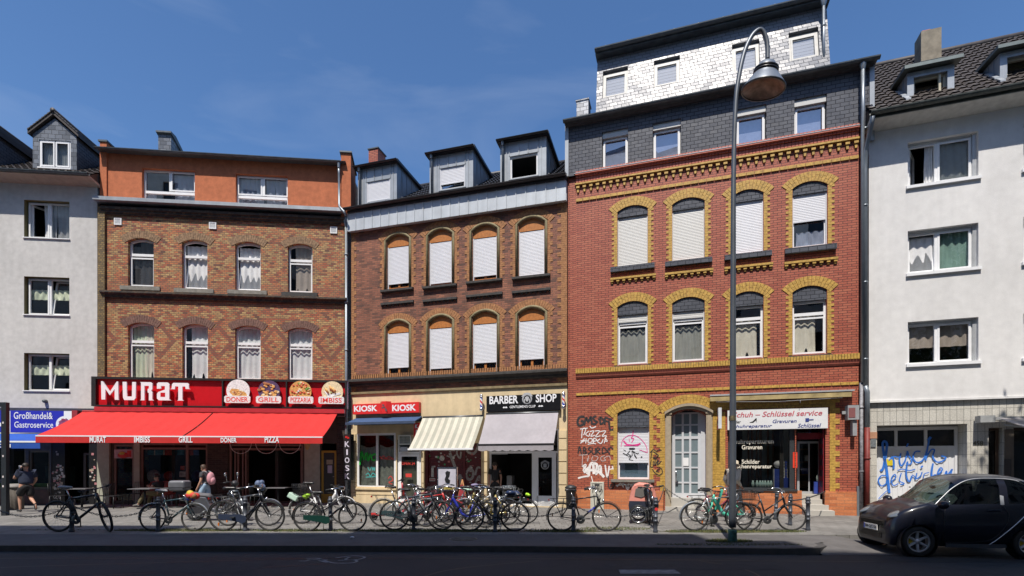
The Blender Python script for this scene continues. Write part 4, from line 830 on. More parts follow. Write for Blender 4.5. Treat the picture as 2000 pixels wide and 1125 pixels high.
for i, o in enumerate(up+lo):
    j = i % 4; hd = o[3]-(.20 if i < 4 else .30)
    if i < 4: w_ = window(t, o, d=.13, header=hd, shut=(*shut_u[j], SHUTB if j < 2 else SHUT), glass=GLASSB, cur=((.15,1,0,.32,CURT,.04),) if j == 3 else None)
    else: w_ = window(t, o, d=.13, header=hd, trans=(.76 if j > 1 else .84,), sash=((0,1,0,.72 if j > 1 else .80),), shut=(.86, .995, SHUTB) if j < 2 else None, glass=GLASS, cur=((.0,1,0,.72,clothmat('grey_net',(.40,.41,.37),.3),.05),) if j < 2 else ((.0,.82 if j == 2 else .72,0.0,.74,CURTC,.2),))
    b = MB(); p = arcpts(o, 12); b.prism([(o[0]-.0, hd)] + p + [(o[1]+.0, hd)], .03, .08); t.part(b, 'slate_head', SLATE, w_)
    s_ = MB()
    if i < 4: s_.prism([(-.13,o[2]-.22),(-.13,o[2]-.05),(.2,o[2]-.004),(.2,o[2]-.22)], o[0]-.24, o[1]+.24, ax='x')
    else: s_.prism([(-.11,o[2]-.13),(-.11,o[2]-.04),(.2,o[2]-.004),(.2,o[2]-.13)], o[0]-.13, o[1]+.13, ax='x')
    t.part(s_, 'sill', SLATE, w_)
    a = MB(); arch_band(a, o, .31, .13, .02, 15, two=True); quoins(a, o[0]-.01, -1, o[2]-.0, o[3]-.02, .014, .19, .11, every=1, ph=.085); quoins(a, o[1]+.01, 1, o[2]-.0, o[3]-.02, .014, .19, .11, every=1, ph=.085); t.part(a, 'brick_surround', YB, w_)
    if i < 4:
        b = MB(); zb = F3.z((1235,1345,1460,1583)[i], (547,537,526,516)[i]); n = 8; a0, a1 = o[0]-.25, o[1]+.28
        b.box(a0, -.085, zb+.06, a1, -.003, zb+.13)
        for k in range(n): uu = a0+.06+(a1-a0-.12)*k/(n-1); b.box(uu-.05, -.07, zb-.01, uu+.05, -.003, zb+.055); b.box(uu-.028, -.04, zb-.07, uu+.028, -.003, zb-.015)
        t.part(b, 'dentil_band', YB)
# cornice
def lev(px, py): return F3.z(px, py)
zd = lev(1400, 330); m = MB()
m.box(Lw, -.02, zd+.28, Rw, -.001, zs-.02); k = Lw
n = int((Rw-Lw)/.105)
for r, (z0, z1, p) in enumerate(((zd+.30, zd+.44, .05), (zd+.46, zd+.60, .09), (zd+.66, zs-.05, .13))):
    for i in range(n): a = Lw+(Rw-Lw)*i/n; m.box(a+.008, -p, z0, a+(Rw-Lw)/n-.008, -.002, z1)
m.box(Lw, -.16, zs-.045, Rw, .0, zs); t.part(m, 'cornice_brickwork', RB)
m = MB(); nd = 38
m.box(Lw-.02, -.10, zd+.20, Rw+.02, -.001, zd+.26)
for i in range(nd): a = Lw+.08+(Rw-Lw-.16)*i/(nd-1); m.box(a-.06, -.08, zd+.08, a+.06, -.001, zd+.15); m.box(a-.035, -.05, zd-.06, a+.035, -.001, zd+.075)
t.part(m, 'dentil_course', YB)
def course(z, h, p, name, mat=YB, st=.25):
    m = MB(); k = Lw-.0
    while k < Rw-.02: m.box(k+.006, -p, z, min(k+st, Rw)-.006, -.002, z+h); k += st
    t.part(m, name, mat)
course(lev(1400, 352.5), .10, .04, 'yellow_course')
zb = lev(1400, 716); course(zb, .17, .12, 'yellow_band', st=.085); m = MB(); m.prism([(-.02,zb-.18),(-.06,zb-.12),(-.09,zb-.01),(-.01,zb-.01)], Lw, Rw, ax='x'); t.part(m, 'red_moulding', RB)
course(lev(1400, 762), .09, .035, 'yellow_course')
# slate storey
zg = lev(1400, 183); sw = [op(F3,1176,1227,255,331), op(F3,1275,1330,238,316), op(F3,1437,1496,210,292), op(F3,1551,1614,190,272)]
sw = [(o[0], o[1], max(o[2], zs+.04), o[3], o[3]) for o in sw]
Ls, Rs = U(1106), U(1704)
m = wallmesh(MB(), Ls, Rs, zs, zg, sw, .2, y=-.04); body(m, Ls, Rs, zs-.1, zg-.05, 8, 0); t.part(m, 'slate_wall', SLATE)
m = MB(); m.prism([(-.17,zs-.0),(-.17,zs+.02),(-.02,zs+.06),(-.02,zs-.0)], Lw-.05, Rw+.05, ax='x'); m.box(Ls-.03, -.09, zs, Ls+.10, .02, zg); m.box(Rs-.10, -.09, zs-.5, Rs+.03, .02, zg); t.part(m, 'zinc_flashing', ZINC)
for o in sw:
    hh = o[3]-.22; w_ = window(t, (o[0]+.02,o[1]-.02,o[2],hh,hh), d=.10, glass=GLASSB, sash=((0,1,0,1),), fw=.07)
    b = MB(); b.box(o[0]+.06, .26, o[2], o[1]-.06, .265, hh); t.part(b, 'sky_tone_panel', pm('sky_tone_grey', (.48,.50,.56), .8), w_)  # added behind the glass; its pale grey stands in for reflected sky
    b = MB(); b.box(o[0]+.01, .0, hh, o[1]-.01, .12, hh+.14); b.box(o[0]+.01, .02, hh+.145, o[1]-.01, .14, o[3]); t.part(b, 'shutter_box', SHUTB, w_)
m = MB(); zgg = F3.z(1400, 177, .3); gutter(m, Ls-.05, Rs+.1, -.32, zgg+.03, .09); m.box(Ls-.02, -.26, zg-.02, Rs+.05, -.041, zgg-.04); t.part(m, 'gutter', ZDARK)
# top storey, leaning back so that its slates catch the sun
k = .19; Lt, Rt = F3.u(1163,-.1), F3.u(1621,-.25); y0 = .12; zt0 = zgg-.05; zt1 = F3.z(1400, 60, -.45)
tw = [(1177,1226,134,187), (1277,1328,113,165), (1430,1484,81,137), (1541,1600,58,114)]
tilt = math.atan(k)
def lean(vs, y0=y0, z0=zt0): return [(a, y0 + (b)*math.cos(tilt) + (c)*math.sin(tilt), z0 + (c)*math.cos(tilt) - b*math.sin(tilt)) for a, b, c in vs]
def hpos(px, py):                                       # pixel -> (u, height along the leaning wall)
    z = zt0
    for _ in range(12): z = F3.z(px, py, -(y0 + (z-zt0)*k))
    return F3.u(px, -(y0+(z-zt0)*k)), (z-zt0)/math.cos(tilt)
topo = []
for a, b, c, d_ in tw:
    u0_, h1 = hpos(a, (c+d_)/2); u1_, _ = hpos(b, (c+d_)/2); m_ = (a+b)/2; topo.append((u0_, u1_, hpos(m_, d_)[1], hpos(m_, c)[1], hpos(m_, c)[1]))
H = hpos(1400, 62)[1]
m = wallmesh(MB(), Lt, Rt, 0, H, topo, .22); m.quad((Lt,0,0),(Lt,5,-1),(Lt,5,H),(Lt,0,H)); m.quad((Rt,0,0),(Rt,5,-1),(Rt,5,H),(Rt,0,H)); m.v = lean(m.v); t.part(m, 'top_storey', SLATEW)
for q, o in enumerate(topo):
    m = MB(); bars(m, o[0]+.01, o[1]-.01, o[2]+.01, o[3]-.12, .07, .08, .16); m.box(o[0]+.02, .12, o[3]-.14, o[1]-.02, .2, o[3]-.02); bars(m, o[0]+.07, o[1]-.07, o[2]+.07, o[3]-.2, .05, .06, .08); m.v = lean(m.v); w_ = t.part(m, 'window', pm('shaded_frame', (.40,.40,.38), .5))
    g = MB(); g.quad((o[0],.12,o[2]),(o[1],.12,o[2]),(o[1],.12,o[3]),(o[0],.12,o[3])); g.v = lean(g.v); t.part(g, 'pane', GLASS, w_, False)
    g = MB(); lo_ = o[2]+.02; hi_ = o[2]+(o[3]-o[2])*.80; n = 7
    for i in range(n): a = lo_+(hi_-lo_)*i/n; g.box(o[0]+.06, .125, a, o[1]-.06, .13, a+(hi_-lo_)/n*.93)
    g.v = lean(g.v); t.part(g, 'pleated_blind', pm('white_blind', (.86,.88,.92), .6, var=.02), w_)
m = MB(); z9 = zt0+H*math.cos(tilt); y9 = y0+H*math.sin(tilt)
gutter(m, Lt-.05, Rt+.08, y9-.36, z9+.12, .09); m.prism([(y9-.3,z9-.02),(y9-.3,z9+.06),(y9+.1,z9+.12),(y9+.1,z9-.02)], Lt-.04, Rt+.04, ax='x'); t.part(m, 'top_gutter', ZDARK)
m = MB(); m.prism([(y9-.3,z9+.1),(y9+3.5,z9+.5),(y9+6,z9-.1),(y9+6,z9-.6),(y9-.2,z9+.0)], Lt-.03, Rt+.03, ax='x'); m.prism([(-.2,zgg),(.5,zgg+.25),(7,zgg+.25),(7,zgg-.4),(-.1,zgg-.1)], Ls, Rs, ax='x'); t.part(m, 'roof', TILED)
m = MB(); c0, c1 = F3.u(1126,-.35), F3.u(1149,-.35); zz = F3.z(1137,196,-.35); m.box(c0, .35, zgg, c1, .9, zz); m.box(c0-.03, .32, zz, c1+.03, .95, zz+.04); t.part(m, 'roof_stub', slatemat('pale_slate', (.50,.51,.53), .5, .05, bw=.25, bh=.14))
def drain(u, z1, z0, y, r=.05, mat=PIPE, name='downpipe', head=True, bend=None):
    m = MB(); pts = [(u,y,z1)] + (bend or []) + [((bend[-1][0] if bend else u), (bend[-1][1] if bend else y), z0)]
    m.tube(pts, r, 8)
    if head: m.lathe([(.0,.12),(.10,.12),(.10,0),(r,-.15)], 8, (u, y, z1))
    k = z1-.8
    while k > z0+.5 and not bend: m.tube([(u-.0,y,k),(u,y,k+.04)], r+.015, 8); k -= 2.0
    return t.part(m, name, mat)
drain(F3.u(1609,-.3), z9-.1, zt0+.2, y9-.33, .045)
px_ = U(1684,.2); drain(px_, zgg-.1, 4.3, -.26, .055, head=True, bend=[(px_,-.26,zs+.3),(px_+.02,-.16,zs-.4)])
drain(U(1682,.1), 4.3, .16, -.12, .05, pm('scrawled_pipe', (.22,.22,.24), .6, var=.5, sc=12), head=False)
# ground floor: shuttered window
o = gw; hd = lev(1237, 834); w_ = window(t, o, d=.20, header=hd, shut=((lev(1237,904)-o[2])/(hd-o[2]), .995, SHUT), glass=GLASSB)
b = MB(); b.prism([(o[0],hd)]+arcpts(o,12)+[(o[1],hd)], .04, .14); t.part(b, 'slate_head', SLATE, w_)
b = MB(); b.box(o[0]+.06, .3, o[2]+.06, o[1]-.06, .31, hd); t.part(b, 'frosted_film', pm('frosted_film', (.20,.30,.30), .6), w_)
s_ = MB(); s_.box(o[0]-.22, -.16, o[2]-.10, o[1]+.18, .2, o[2]-.004); t.part(s_, 'sill', STONE, w_)
a = MB(); arch_band(a, o, .36, .24, .02, 16, two=True); quoins(a, o[0]-.01, -1, o[2], o[3]-.02, .014, .24, .13, every=2, ph=.085); quoins(a, o[1]+.01, 1, o[2], o[3]-.02, .014, .24, .13, every=2, ph=.085); t.part(a, 'brick_surround', YB, w_)
a = MB(); PK = pm('pink_spray', (.75,.06,.30), .5); BK = pm('black_spray', (.03,.03,.035), .6)
yy = .148
for pts, wd in (([(1236,840),(1235,850),(1232,855),(1237,856),(1233,864)],.03), ([(1212,872),(1216,858),(1228,850),(1242,851),(1254,860),(1262,872),(1264,884)],.02), ([(1217,860),(1225,868),(1240,869),(1250,866),(1244,870)],.05), ([(1218,870),(1245,870)],.03), ([(1228,856),(1229,862)],.02), ([(1248,878),(1264,884)],.02)): scrawl(a, F3, pts, wd, yy, 0)
for pts, wd in (([(1229,875),(1238,875),(1238,877),(1229,877),(1229,875)],.025), ([(1222,889),(1230,880),(1226,886),(1234,890),(1234,880),(1243,895),(1238,889)],.025), ([(1234,880),(1244,886),(1247,884)],.025), ([(1216,885),(1226,890)],.03), ([(1226,892),(1232,892),(1228,897),(1236,899)],.02), ([(1217,878),(1222,881)],.02), ([(1251,893),(1254,892)],.04)): scrawl(a, F3, pts, wd, yy, 1)
t.part(a, 'graffiti', [PK, BK], w_)
# graffiti on the wall
gr = MB(); WS = pm('white_spray', (.74,.71,.70), .6, var=.15); DG = pm('dark_grey_spray', (.025,.022,.024), .7, var=.3); PG = pm('thin_pale_spray', (.50,.42,.40), .7)
G0 = [([(1142,814),(1132,815),(1128,824),(1131,831),(1139,829),(1139,823),(1134,823)],.11), ([(1141,830),(1145,816),(1149,824),(1154,814),(1156,829)],.10), ([(1165,813),(1159,815),(1161,821),(1166,824),(1161,829),(1157,827)],.09), ([(1168,819),(1170,818)],.09), ([(1172,814),(1173,828),(1180,822),(1172,814)],.09), ([(1182,815),(1181,829)],.09), ([(1182,815),(1195,820)],.08), ([(1182,822),(1189,823)],.07), ([(1189,822),(1192,840),(1198,838),(1202,831)],.09)]
G1 = [([(1136,856),(1138,838),(1144,838),(1140,850)],.045), ([(1133,838),(1148,836)],.045), ([(1150,842),(1144,848),(1150,852),(1152,846)],.045), ([(1152,843),(1160,842),(1154,852),(1162,850)],.045), ([(1162,842),(1171,842),(1163,853),(1173,851)],.045), ([(1172,843),(1183,842),(1176,852),(1184,851),(1181,858)],.045), ([(1152,832),(1156,836),(1164,833)],.045), ([(1134,866),(1142,856),(1138,864)],.045), ([(1134,861),(1148,861)],.045), ([(1145,856),(1144,866)],.04), ([(1150,857),(1149,864),(1156,863),(1156,857),(1150,857)],.045), ([(1159,865),(1160,856),(1166,860),(1160,862)],.045), ([(1172,857),(1167,862),(1174,866),(1178,858)],.045), ([(1180,866),(1183,857),(1186,862),(1181,861)],.04), ([(1148,868),(1158,866),(1164,867)],.04)]
G2_ = [([(1129,886),(1132,872),(1136,888)],.06), ([(1130,880),(1136,880)],.05), ([(1139,886),(1140,874),(1145,877),(1141,880),(1146,884),(1140,887)],.055), ([(1154,873),(1149,876),(1154,882),(1148,887)],.055), ([(1157,874),(1157,885),(1163,886),(1163,875)],.055), ([(1166,887),(1166,875),(1172,877),(1167,881),(1173,887)],.055), ([(1176,886),(1178,874),(1186,882),(1176,886)],.055), ([(1193,873),(1187,880),(1193,888),(1198,880),(1193,873)],.055), ([(1188,874),(1197,887)],.04)]
G3 = [([(1131,889),(1148,888)],.03), ([(1138,889),(1137,912)],.03), ([(1150,890),(1148,901),(1147,896),(1151,896)],.03), ([(1158,891),(1156,899),(1164,900),(1168,893),(1160,890)],.03), ([(1181,890),(1174,893),(1175,900),(1183,899),(1180,895),(1190,891),(1193,902)],.03)]
G4 = [([(1138,912),(1144,908),(1140,920),(1152,912),(1146,926)],.10), ([(1150,930),(1152,910),(1158,905),(1160,926)],.12), ([(1158,905),(1166,908),(1164,926),(1172,910),(1174,928)],.12), ([(1182,908),(1186,932),(1190,910)],.07), ([(1188,918),(1200,914)],.05), ([(1196,910),(1200,932)],.06), ([(1129,934),(1140,931),(1150,930)],.08), ([(1140,922),(1156,918),(1170,922),(1180,932)],.12), ([(1155,930),(1158,942)],.04), ([(1205,951),(1212,944),(1218,952)],.05), ([(1222,946),(1224,956)],.05), ([(1228,944),(1226,956),(1234,946),(1236,956),(1246,944)],.05), ([(1203,948),(1240,945),(1272,944)],.05), ([(1276,966),(1287,960)],.09), ([(1286,962),(1287,974)],.09)]
G5 = [([(1188,930),(1188,952)],.05), ([(1194,945),(1191,954),(1197,953),(1200,945),(1196,942)],.06), ([(1270,884),(1276,878),(1282,881),(1288,878),(1292,880)],.035), ([(1274,880),(1271,896)],.035), ([(1276,882),(1286,890),(1276,894),(1284,896)],.04), ([(1272,898),(1270,910),(1275,912),(1276,900)],.035), ([(1280,896),(1279,908),(1286,898),(1284,908),(1292,900)],.04), ([(1274,916),(1280,924),(1288,928),(1294,922),(1290,914),(1282,920),(1288,922)],.035)]
G6 = [([(1122,946),(1124,951)],.10)]
for L_, mi in ((G0,1),(G1,0),(G2_,1),(G3,2),(G4,0),(G5,1)):
    for q, (pts, wd) in enumerate(L_): scrawl(gr, F3, pts, wd*.78, (-.020 if min(p[0] for p in pts) > 1265 and max(p[1] for p in pts) < 940 else -.005)-.0015*mi-.0002*q, mi)
t.part(gr, 'graffiti', [WS, DG, PG])
# orange tiled plinth
pz = lev(1220, 958); m = MB(); m.box(Lw+.02, -.07, .12, U(1297), -.003, pz); m.box(U(1391,.07), -.08, .12, U(1566,.07), -.003, lev(1480,957)); m.box(U(1611,.07), -.08, .12, Rw, -.003, lev(1640,960)); m.box(U(1566,.07)-.10, -.003, .12, shopd[0]+.0, .25, lev(1555,960)); m.box(shopd[1], -.003, .12, shopd[1]+.1, .25, .9); t.part(m, 'tiled_plinth', TILE_O)
# stone-framed house door
o = door; m = MB(); w_ = .20
for a, b in ((o[0]-w_, o[0]), (o[1], o[1]+w_)): m.box(a, -.10, .12, b, .12, o[3]+.06); m.box(a+.04, -.14, .12, b-.04, -.10, o[3]); m.box(a-.02, -.13, o[3]+.06, b+.02, .1, o[3]+.16)
oo = (o[0]-w_, o[1]+w_, 0, o[3]+.16, o[4]+.2); p = arcpts(oo, 14); q = arcpts((o[0]-w_, o[1]+w_, 0, o[3]-.02, o[4]+.02), 14)
m.prism(p+q[::-1], -.12, .05); pp = [(a,b+.0) for a,b in p]; m.prism([(a,b) for a,b in pp]+[(a,b-.09) for a,b in pp[::-1]], -.18, -.12); t.part(m, 'door_surround', DOORST)
a = MB(); arch_band(a, (oo[0],oo[1],0,oo[3]+.02,oo[4]+.02), .30, .12, .02, 19, two=True); quoins(a, o[0]-w_-.01, -1, pz, oo[3]-.05, .014, .28, .16, every=2, ph=.085); quoins(a, o[1]+w_+.01, 1, pz, oo[3]-.05, .014, .40, .40, every=1, ph=.085); t.part(a, 'brick_surround', YB)
d0, d1 = F3.u(1313,-.3), F3.u(1369,-.3); y = .30; zb_ = F3.z(1341, 972, -.3); zt_ = F3.z(1341, 806, -.3)
m = MB(); DRW = pm('white_door_paint', (.55,.57,.60), .4, var=.04)
rows = [0.0, .15, .32, .48, .645, .83, 1.0]; m.box(d0, y, zb_, d0+.1, y+.06, zt_); m.box(d1-.1, y, zb_, d1, y+.06, zt_); W = d1-d0
for i, f in enumerate((0, .17, .35, .53, .70, .86, 1)): zz = zb_+(zt_-zb_)*f*.985; hh = (.16 if i == 0 else .10 if i in (4,) else .055); m.box(d0+.1, y+.005, zz, d1-.1, y+.055, zz+hh)
for f in (.37, .63): m.box(d0+W*f-.035, y+.003, zb_+.16, d0+W*f+.035, y+.057, zt_)
m.box(d1, y-.05, zb_, d1+.16, y+.1, zt_); dm = t.part(m, 'front_door', DRW)
g = MB(); g.quad((d0,y+.03,zb_),(d1,y+.03,zb_),(d1,y+.03,zt_),(d0,y+.03,zt_)); t.part(g, 'pane', pm('frosted_glass', (.17,.22,.24), .25, var=.06, spec=.8), dm, False)
g = MB(); g.tube([(d0+.12,y,lev(1325,918)),(d0+.12,y-.07,lev(1325,918)),(d0+.14,y-.08,lev(1325,928)),(d0+.12,y-.07,lev(1325,941)),(d0+.12,y,lev(1325,941))], .015, 6); g.box(d0+.10,y-.03,lev(1325,941)-.08,d0+.2,y,lev(1325,941)+.03); t.part(g, 'handle', CHROME, dm)
g = MB(); g.box(F3.u(1334,-.3), y-.012, F3.z(1341,910,-.3), F3.u(1345,-.3), y-.002, F3.z(1341,894,-.3)); t.part(g, 'paper_notice', WHITE, dm)
m = MB(); m.box(o[0]-w_, -.22, .12, o[1]+w_, .5, .27); m.box(o[0]-.0, -.02, .27, o[1]+.0, .5, zb_-.003); t.part(m, 'door_step', TERR)
m = MB(); m.box(o[0], .45, zb_, d0-.0, .5, zt_+.3); m.box(o[0], .42, zt_-.03, o[1], .5, zt_+.6); t.part(m, 'door_lining', pm('dark_lining', (.08,.085,.09), .6))
g = MB()                                                      # utility cabinet with tags let into the wall
a, b, c, e = U(1154,.06), U(1180,.06), F3.z(1167,995,.06), F3.z(1167,941,.06); g.box(a, -.16, c, b, -.003, e, 0); bars(g, a+.03, b-.03, c+.03, e-.03, .02, -.175, -.16, 0); g.box(a+.15, -.18, e-.12, b-.15, -.161, e-.08, 1)
for pts in ([(1158,946),(1158,962)],[(1163,948),(1163,958)],[(1158,954),(1163,953)],[(1167,948),(1166,960)],[(1170,949),(1170,959),(1174,957),(1174,948)],[(1160,966),(1162,990)],[(1168,966),(1166,985),(1173,972)]): g.stroke(smooth_line([F3.P(x_,y_,.16) for x_,y_ in pts]), .03, 1, -.178)
t.part(g, 'utility_cabinet', [pm('cream_cabinet', (.50,.49,.42), .6, var=.1), BK])
a = MB(); quoins(a, shopd[1]+.12, 1, pz, shopd[3]+.5, .014, .28, .16, every=2, ph=.085); k = U(1393); zq = lev(1500, 799)
while k < shopd[1]+.1: a.box(k+.004, -.016, zq+.02, k+.24, .01, zq+.10); a.box(k+.124, -.016, zq+.11, k+.36, .01, zq+.19); a.box(k+.004, -.016, zq+.20, k+.24, .01, zq+.28); k += .25
t.part(a, 'yellow_brickwork', YB)
# shoe-repair shop front
o = shopw; zb_ = lev(1487, 955); zt_ = lev(1487, 842); y = .10
m = MB(); bars(m, o[0], o[1], o[2], o[3], .06, y, y+.07); uu = U(1546,-.1); m.box(uu-.06, y-.01, o[2], uu+.10, y+.08, o[3]); m.box(o[0]-.03, -.12, zb_-.06, o[1]+.05, .3, zb_+.0); w_ = t.part(m, 'shop_window', pm('dark_alu_frame', (.06,.065,.07), .4, .4))
g = MB(); g.quad((o[0],y+.04,o[2]),(o[1],y+.04,o[2]),(o[1],y+.04,o[3]),(o[0],y+.04,o[3])); t.part(g, 'pane', GLASSD, w_, False)
g = MB(); LET = pm('cream_lettering', (.85,.80,.68), .5)
def fac_text(mb, F, s, px0, px1, py0, py1, out, y, **k):
    m_ = (px0+px1)/2; text(mb, s, F.u(px0,out), F.u(px1,out), F.z(m_,py1,out), F.z(m_,py0,out), y, **k)
for s, a, b, c, e in (('Schuhreparaturen',1424,1511,858,868.5), ('Gravuren',1449,1489,869,877.5), ('Schilder',1449,1484,897.5,906), ('Taschenreparatur',1428,1508,907,917)): fac_text(g, F3, s, a, b, c, e, -.1, y+.034, bold=.012)
t.part(g, 'window_lettering', LET, w_)
g = MB(); SG = [pm('shop_brown_wood', (.16,.085,.035), .6, var=.4), pm('shop_white', (.6,.6,.6), .5), pm('shop_blue', (.03,.06,.30), .45), pm('pale_bottle', (.45,.62,.58), .3), pm('shop_green_grey', (.25,.30,.27), .6)]
for k, px in enumerate((1462,1470,1478,1486,1500,1512,1522)): a = F3.u(px,-1.4); g.box(a-.03-.02*(k%2), 1.4, .9, a+.03, 1.45, 3.1, 0)
g.box(F3.u(1450,-1.5), 1.5, .9, F3.u(1540,-1.5), 1.56, 3.3, 4); t.part(g, 'hanging_rack', SG, w_)
g = MB()
for px in (1470.5,1478.5,1484.5,1489.5,1494.5,1500.5,1506): a = F3.u(px,-.35); g.lathe([(0,0),(.05,0),(.05,.17),(.03,.2),(.03,.25),(0,.25)], 8, (a,.35,zb_+.02), m=3); g.box(a-.02,.295,zb_+.07,a+.02,.30,zb_+.14,4)
t.part(g, 'bottle_row', SG, w_)
g = MB(); a = F3.u(1511,-.4); g.box(a, .4, zb_, a+.42, .7, lev(1520,916), 1); g.box(a+.02, .385, zb_, a+.2, .399, lev(1520,916), 2)
for k in range(9): g.box(a+.22, .36, zb_+.05+k*.1, a+.32, .398, zb_+.11+k*.1, 1); g.box(a+.34, .37, zb_+.05+k*.1, a+.40, .398, zb_+.12+k*.1, 2)
a2 = F3.u(1529,-.35); g.box(a2, .33, zb_, a2+.36, .6, zb_+.36, 2); g.ball((F3.u(1522,-.4), .5, lev(1522,907)), (.16,.13,.13), 1, 14, 9); t.part(g, 'key_display', SG, w_)
g = MB(); a = F3.u(1549,-.05); g.box(a, y-.03, lev(1551,914), a+.13, y-.012, lev(1551,883), 0); t.part(g, 'red_strip_sign', [pm('red_sign', (.75,.05,.02), .5)], w_)
# shop door and terrazzo steps
o = shopd; y = .85; a0, a1 = F3.u(1557,-y), F3.u(1604,-y); zt_ = F3.z(1580, 862, -y)
m = MB(); bars(m, a0, a1, .75, zt_, .07, y, y+.06); m.box((a0+a1)/2-.02, y+.01, .8, (a0+a1)/2+.02, y+.05, zt_); m.box(a1-.10, y-.05, .75, a1, y, zt_); d_ = t.part(m, 'shop_door', ALU)
g = MB(); g.quad((a0,y+.03,.75),(a1,y+.03,.75),(a1,y+.03,o[3]),(a0,y+.03,o[3])); t.part(g, 'pane', GLASSD, d_, False)
g = MB(); g.box(o[0]+.1, .35, zt_+.05, o[1]-.03, .42, zt_+.26, 0); g.box(o[1]-.05, .05, .8, o[1]-.03, .6, o[3], 0)
for k in range(6): g.box(o[1]-.06, .1, 1.0+k*.35, o[1]-.051, .45, 1.2+k*.35, 1)
t.part(g, 'red_panel', [pm('dark_red_panel', (.22,.01,.02), .5), pm('black_scribble', (.03,.01,.02), .5)], d_)
g = MB(); 
for k in range(5): g.box(a0+.1, 1.6, .9+k*.45, a1-.15, 1.9, .94+k*.45, 0); g.box(a0+.2+.1*k, 1.62, .95+k*.45, a0+.5, 1.8, 1.15+k*.45, (0,2,1,0,2)[k])
a = F3.u(1589,-.7); g.box(a, .62, .76, a+.16, .75, 1.15, 2); g.box(a+.2, .62, .76, a+.36, .75, 1.12, 2); g.ball((a+.18,.7,1.25),(.11,.1,.2),4); t.part(g, 'shop_shelves', SG, d_)
m = MB(); b0, b1 = U(1566,.1), U(1610,.1)
for i, (yy, zz) in enumerate(((-.42,.28),(-.16,.44),(.10,.60),(.36,.745))): m.box(b0+.01, yy, .12 if i == 0 else .12+.16*i, b1+(.22 if i == 0 else .12 if i == 1 else 0)-.01, 1.0, zz)
t.part(m, 'entrance_steps', TERR)
interior(t, L, Rr, [F3.z(1400,y) for y in (180, 340, 540, 740)], z1=zgg, cross=(U(1300), U(1396), U(1554)-.35))
# electric boxes
m = MB(); a0, a1 = U(1654,.2), U(1676,.2); m.box(a0, -.30, F3.z(1665,820,.2), a1, -.003, F3.z(1665,792,.2)); m.box(a0+.15, -.24, F3.z(1668,851,.2), a1-.04, -.003, F3.z(1668,821,.2)); m.box(a0+.02, -.31, F3.z(1665,816,.2), a0+.2, -.301, F3.z(1665,797,.2), 1); m.box(a0-.1,-.1,F3.z(1660,808,.2),a0,-.04,F3.z(1660,802,.2)); t.part(m, 'meter_box', [pm('grey_box', (.30,.31,.32), .5, var=.12), pm('faded_red_sticker', (.22,.08,.08), .6)])
m = MB(); m.box(a1-.0, -.1, .12, a1+.16, .05, 1.05); t.part(m, 'cable_duct', PIPE)

# ================================================================ 5. white house at the right
t = F4.root('apartment_house', 'white rendered house with brown tiled roof and shed dormers, rightmost in the row', 'building'); U = F4.u
L, Rr = U(1697), U(2330); zt = F4.z(1850, 201); zg = F4.z(1850, 782)
wins = [op(F4,1773,1911,267,354), op(F4,1773,1911,443,528), op(F4,1773,1911,624,708)]
off_ = F4.u(1999)-F4.u(1773)
wins2 = [(o[0]+off_, o[1]+off_, o[2], o[3], o[4]) for o in wins]
ext = F4.u(1911)-F4.u(1773)
m = wallmesh(MB(), L, Rr, zg, zt, wins+wins2, .18); body(m, L, Rr, .1, zt); m.box(L, -.04, zg, Rr, -.002, zg+.06); t.part(m, 'upper_wall', PLASTER_R)
for i, o in enumerate(wins+wins2):
    j = i % 3
    w_ = window(t, (o[0]+.02,o[1]-.10,o[2],o[3]-.06,o[3]-.06), d=.15, mull=((.46,0,1),), openleft=(j == 0 and i < 3), tilt=(0,.46,0,1) if (j == 1) else None, sash=((.46,1,0,1),), glass=GLASS,
        cur={0: ((.5,1,0,1,clothmat('grey_pleats',(.45,.50,.52),.2),None), (.3,.44,0,1,CURT,None)), 1: ((0,.46,0,.9,CURT,None), (.5,1,.0,1,clothmat('teal_curtain',(.22,.36,.31),.2),None)), 2: ((.02,.48,.42,.95,CURTB,None), (.5,.98,.42,.95,CURTB,None))}[j])
    s_ = MB(); s_.box(o[0]-.05, -.07, o[2]-.09, o[1]+.06, .15, o[2]-.004); t.part(s_, 'sill', WHITE, w_)
    b = MB(); b.box(o[0]+.02, .12, o[3]-.06, o[1]-.10, .2, o[3]); b.box(o[1]-.10, .1, o[2], o[1], .17, o[3]); t.part(b, 'shutter_guide', ALU, w_)
zgu = F4.z(1850, 197, .6)
m = MB(); m.prism([(-.55,zgu-.10),(.03,zgu-.22),(.03,zgu-.08),(-.55,zgu+.0)], L-.1, Rr, ax='x'); t.part(m, 'soffit', pm('pale_soffit', (.55,.55,.52), .8))
m = MB(); gutter(m, L-.15, Rr, -.66, zgu+.06, .10); m.box(L-.1, -.57, zgu-.08, Rr, -.54, zgu+.06); t.part(m, 'gutter', pm('green_grey_gutter', (.07,.08,.075), .5, .2, var=.3))
run, rise = 4.2, 4.0
zr = F4.z(1850, 101, -run)
m = MB(); pantiles(m, L-.1, Rr, -.6, zgu+.06, run, zr, pitch=.30, row=.36, amp=.035); m.prism([(-.55,zgu),(run,zr-.06),(9,zgu),(9,zgu-.2)], L-.08, Rr, ax='x'); m.tube([(L-.1,run,zr+.03),(Rr,run,zr+.03)], .11, 8); t.part(m, 'roof', TILE)
sl = (zr-zgu)/(run+.6)
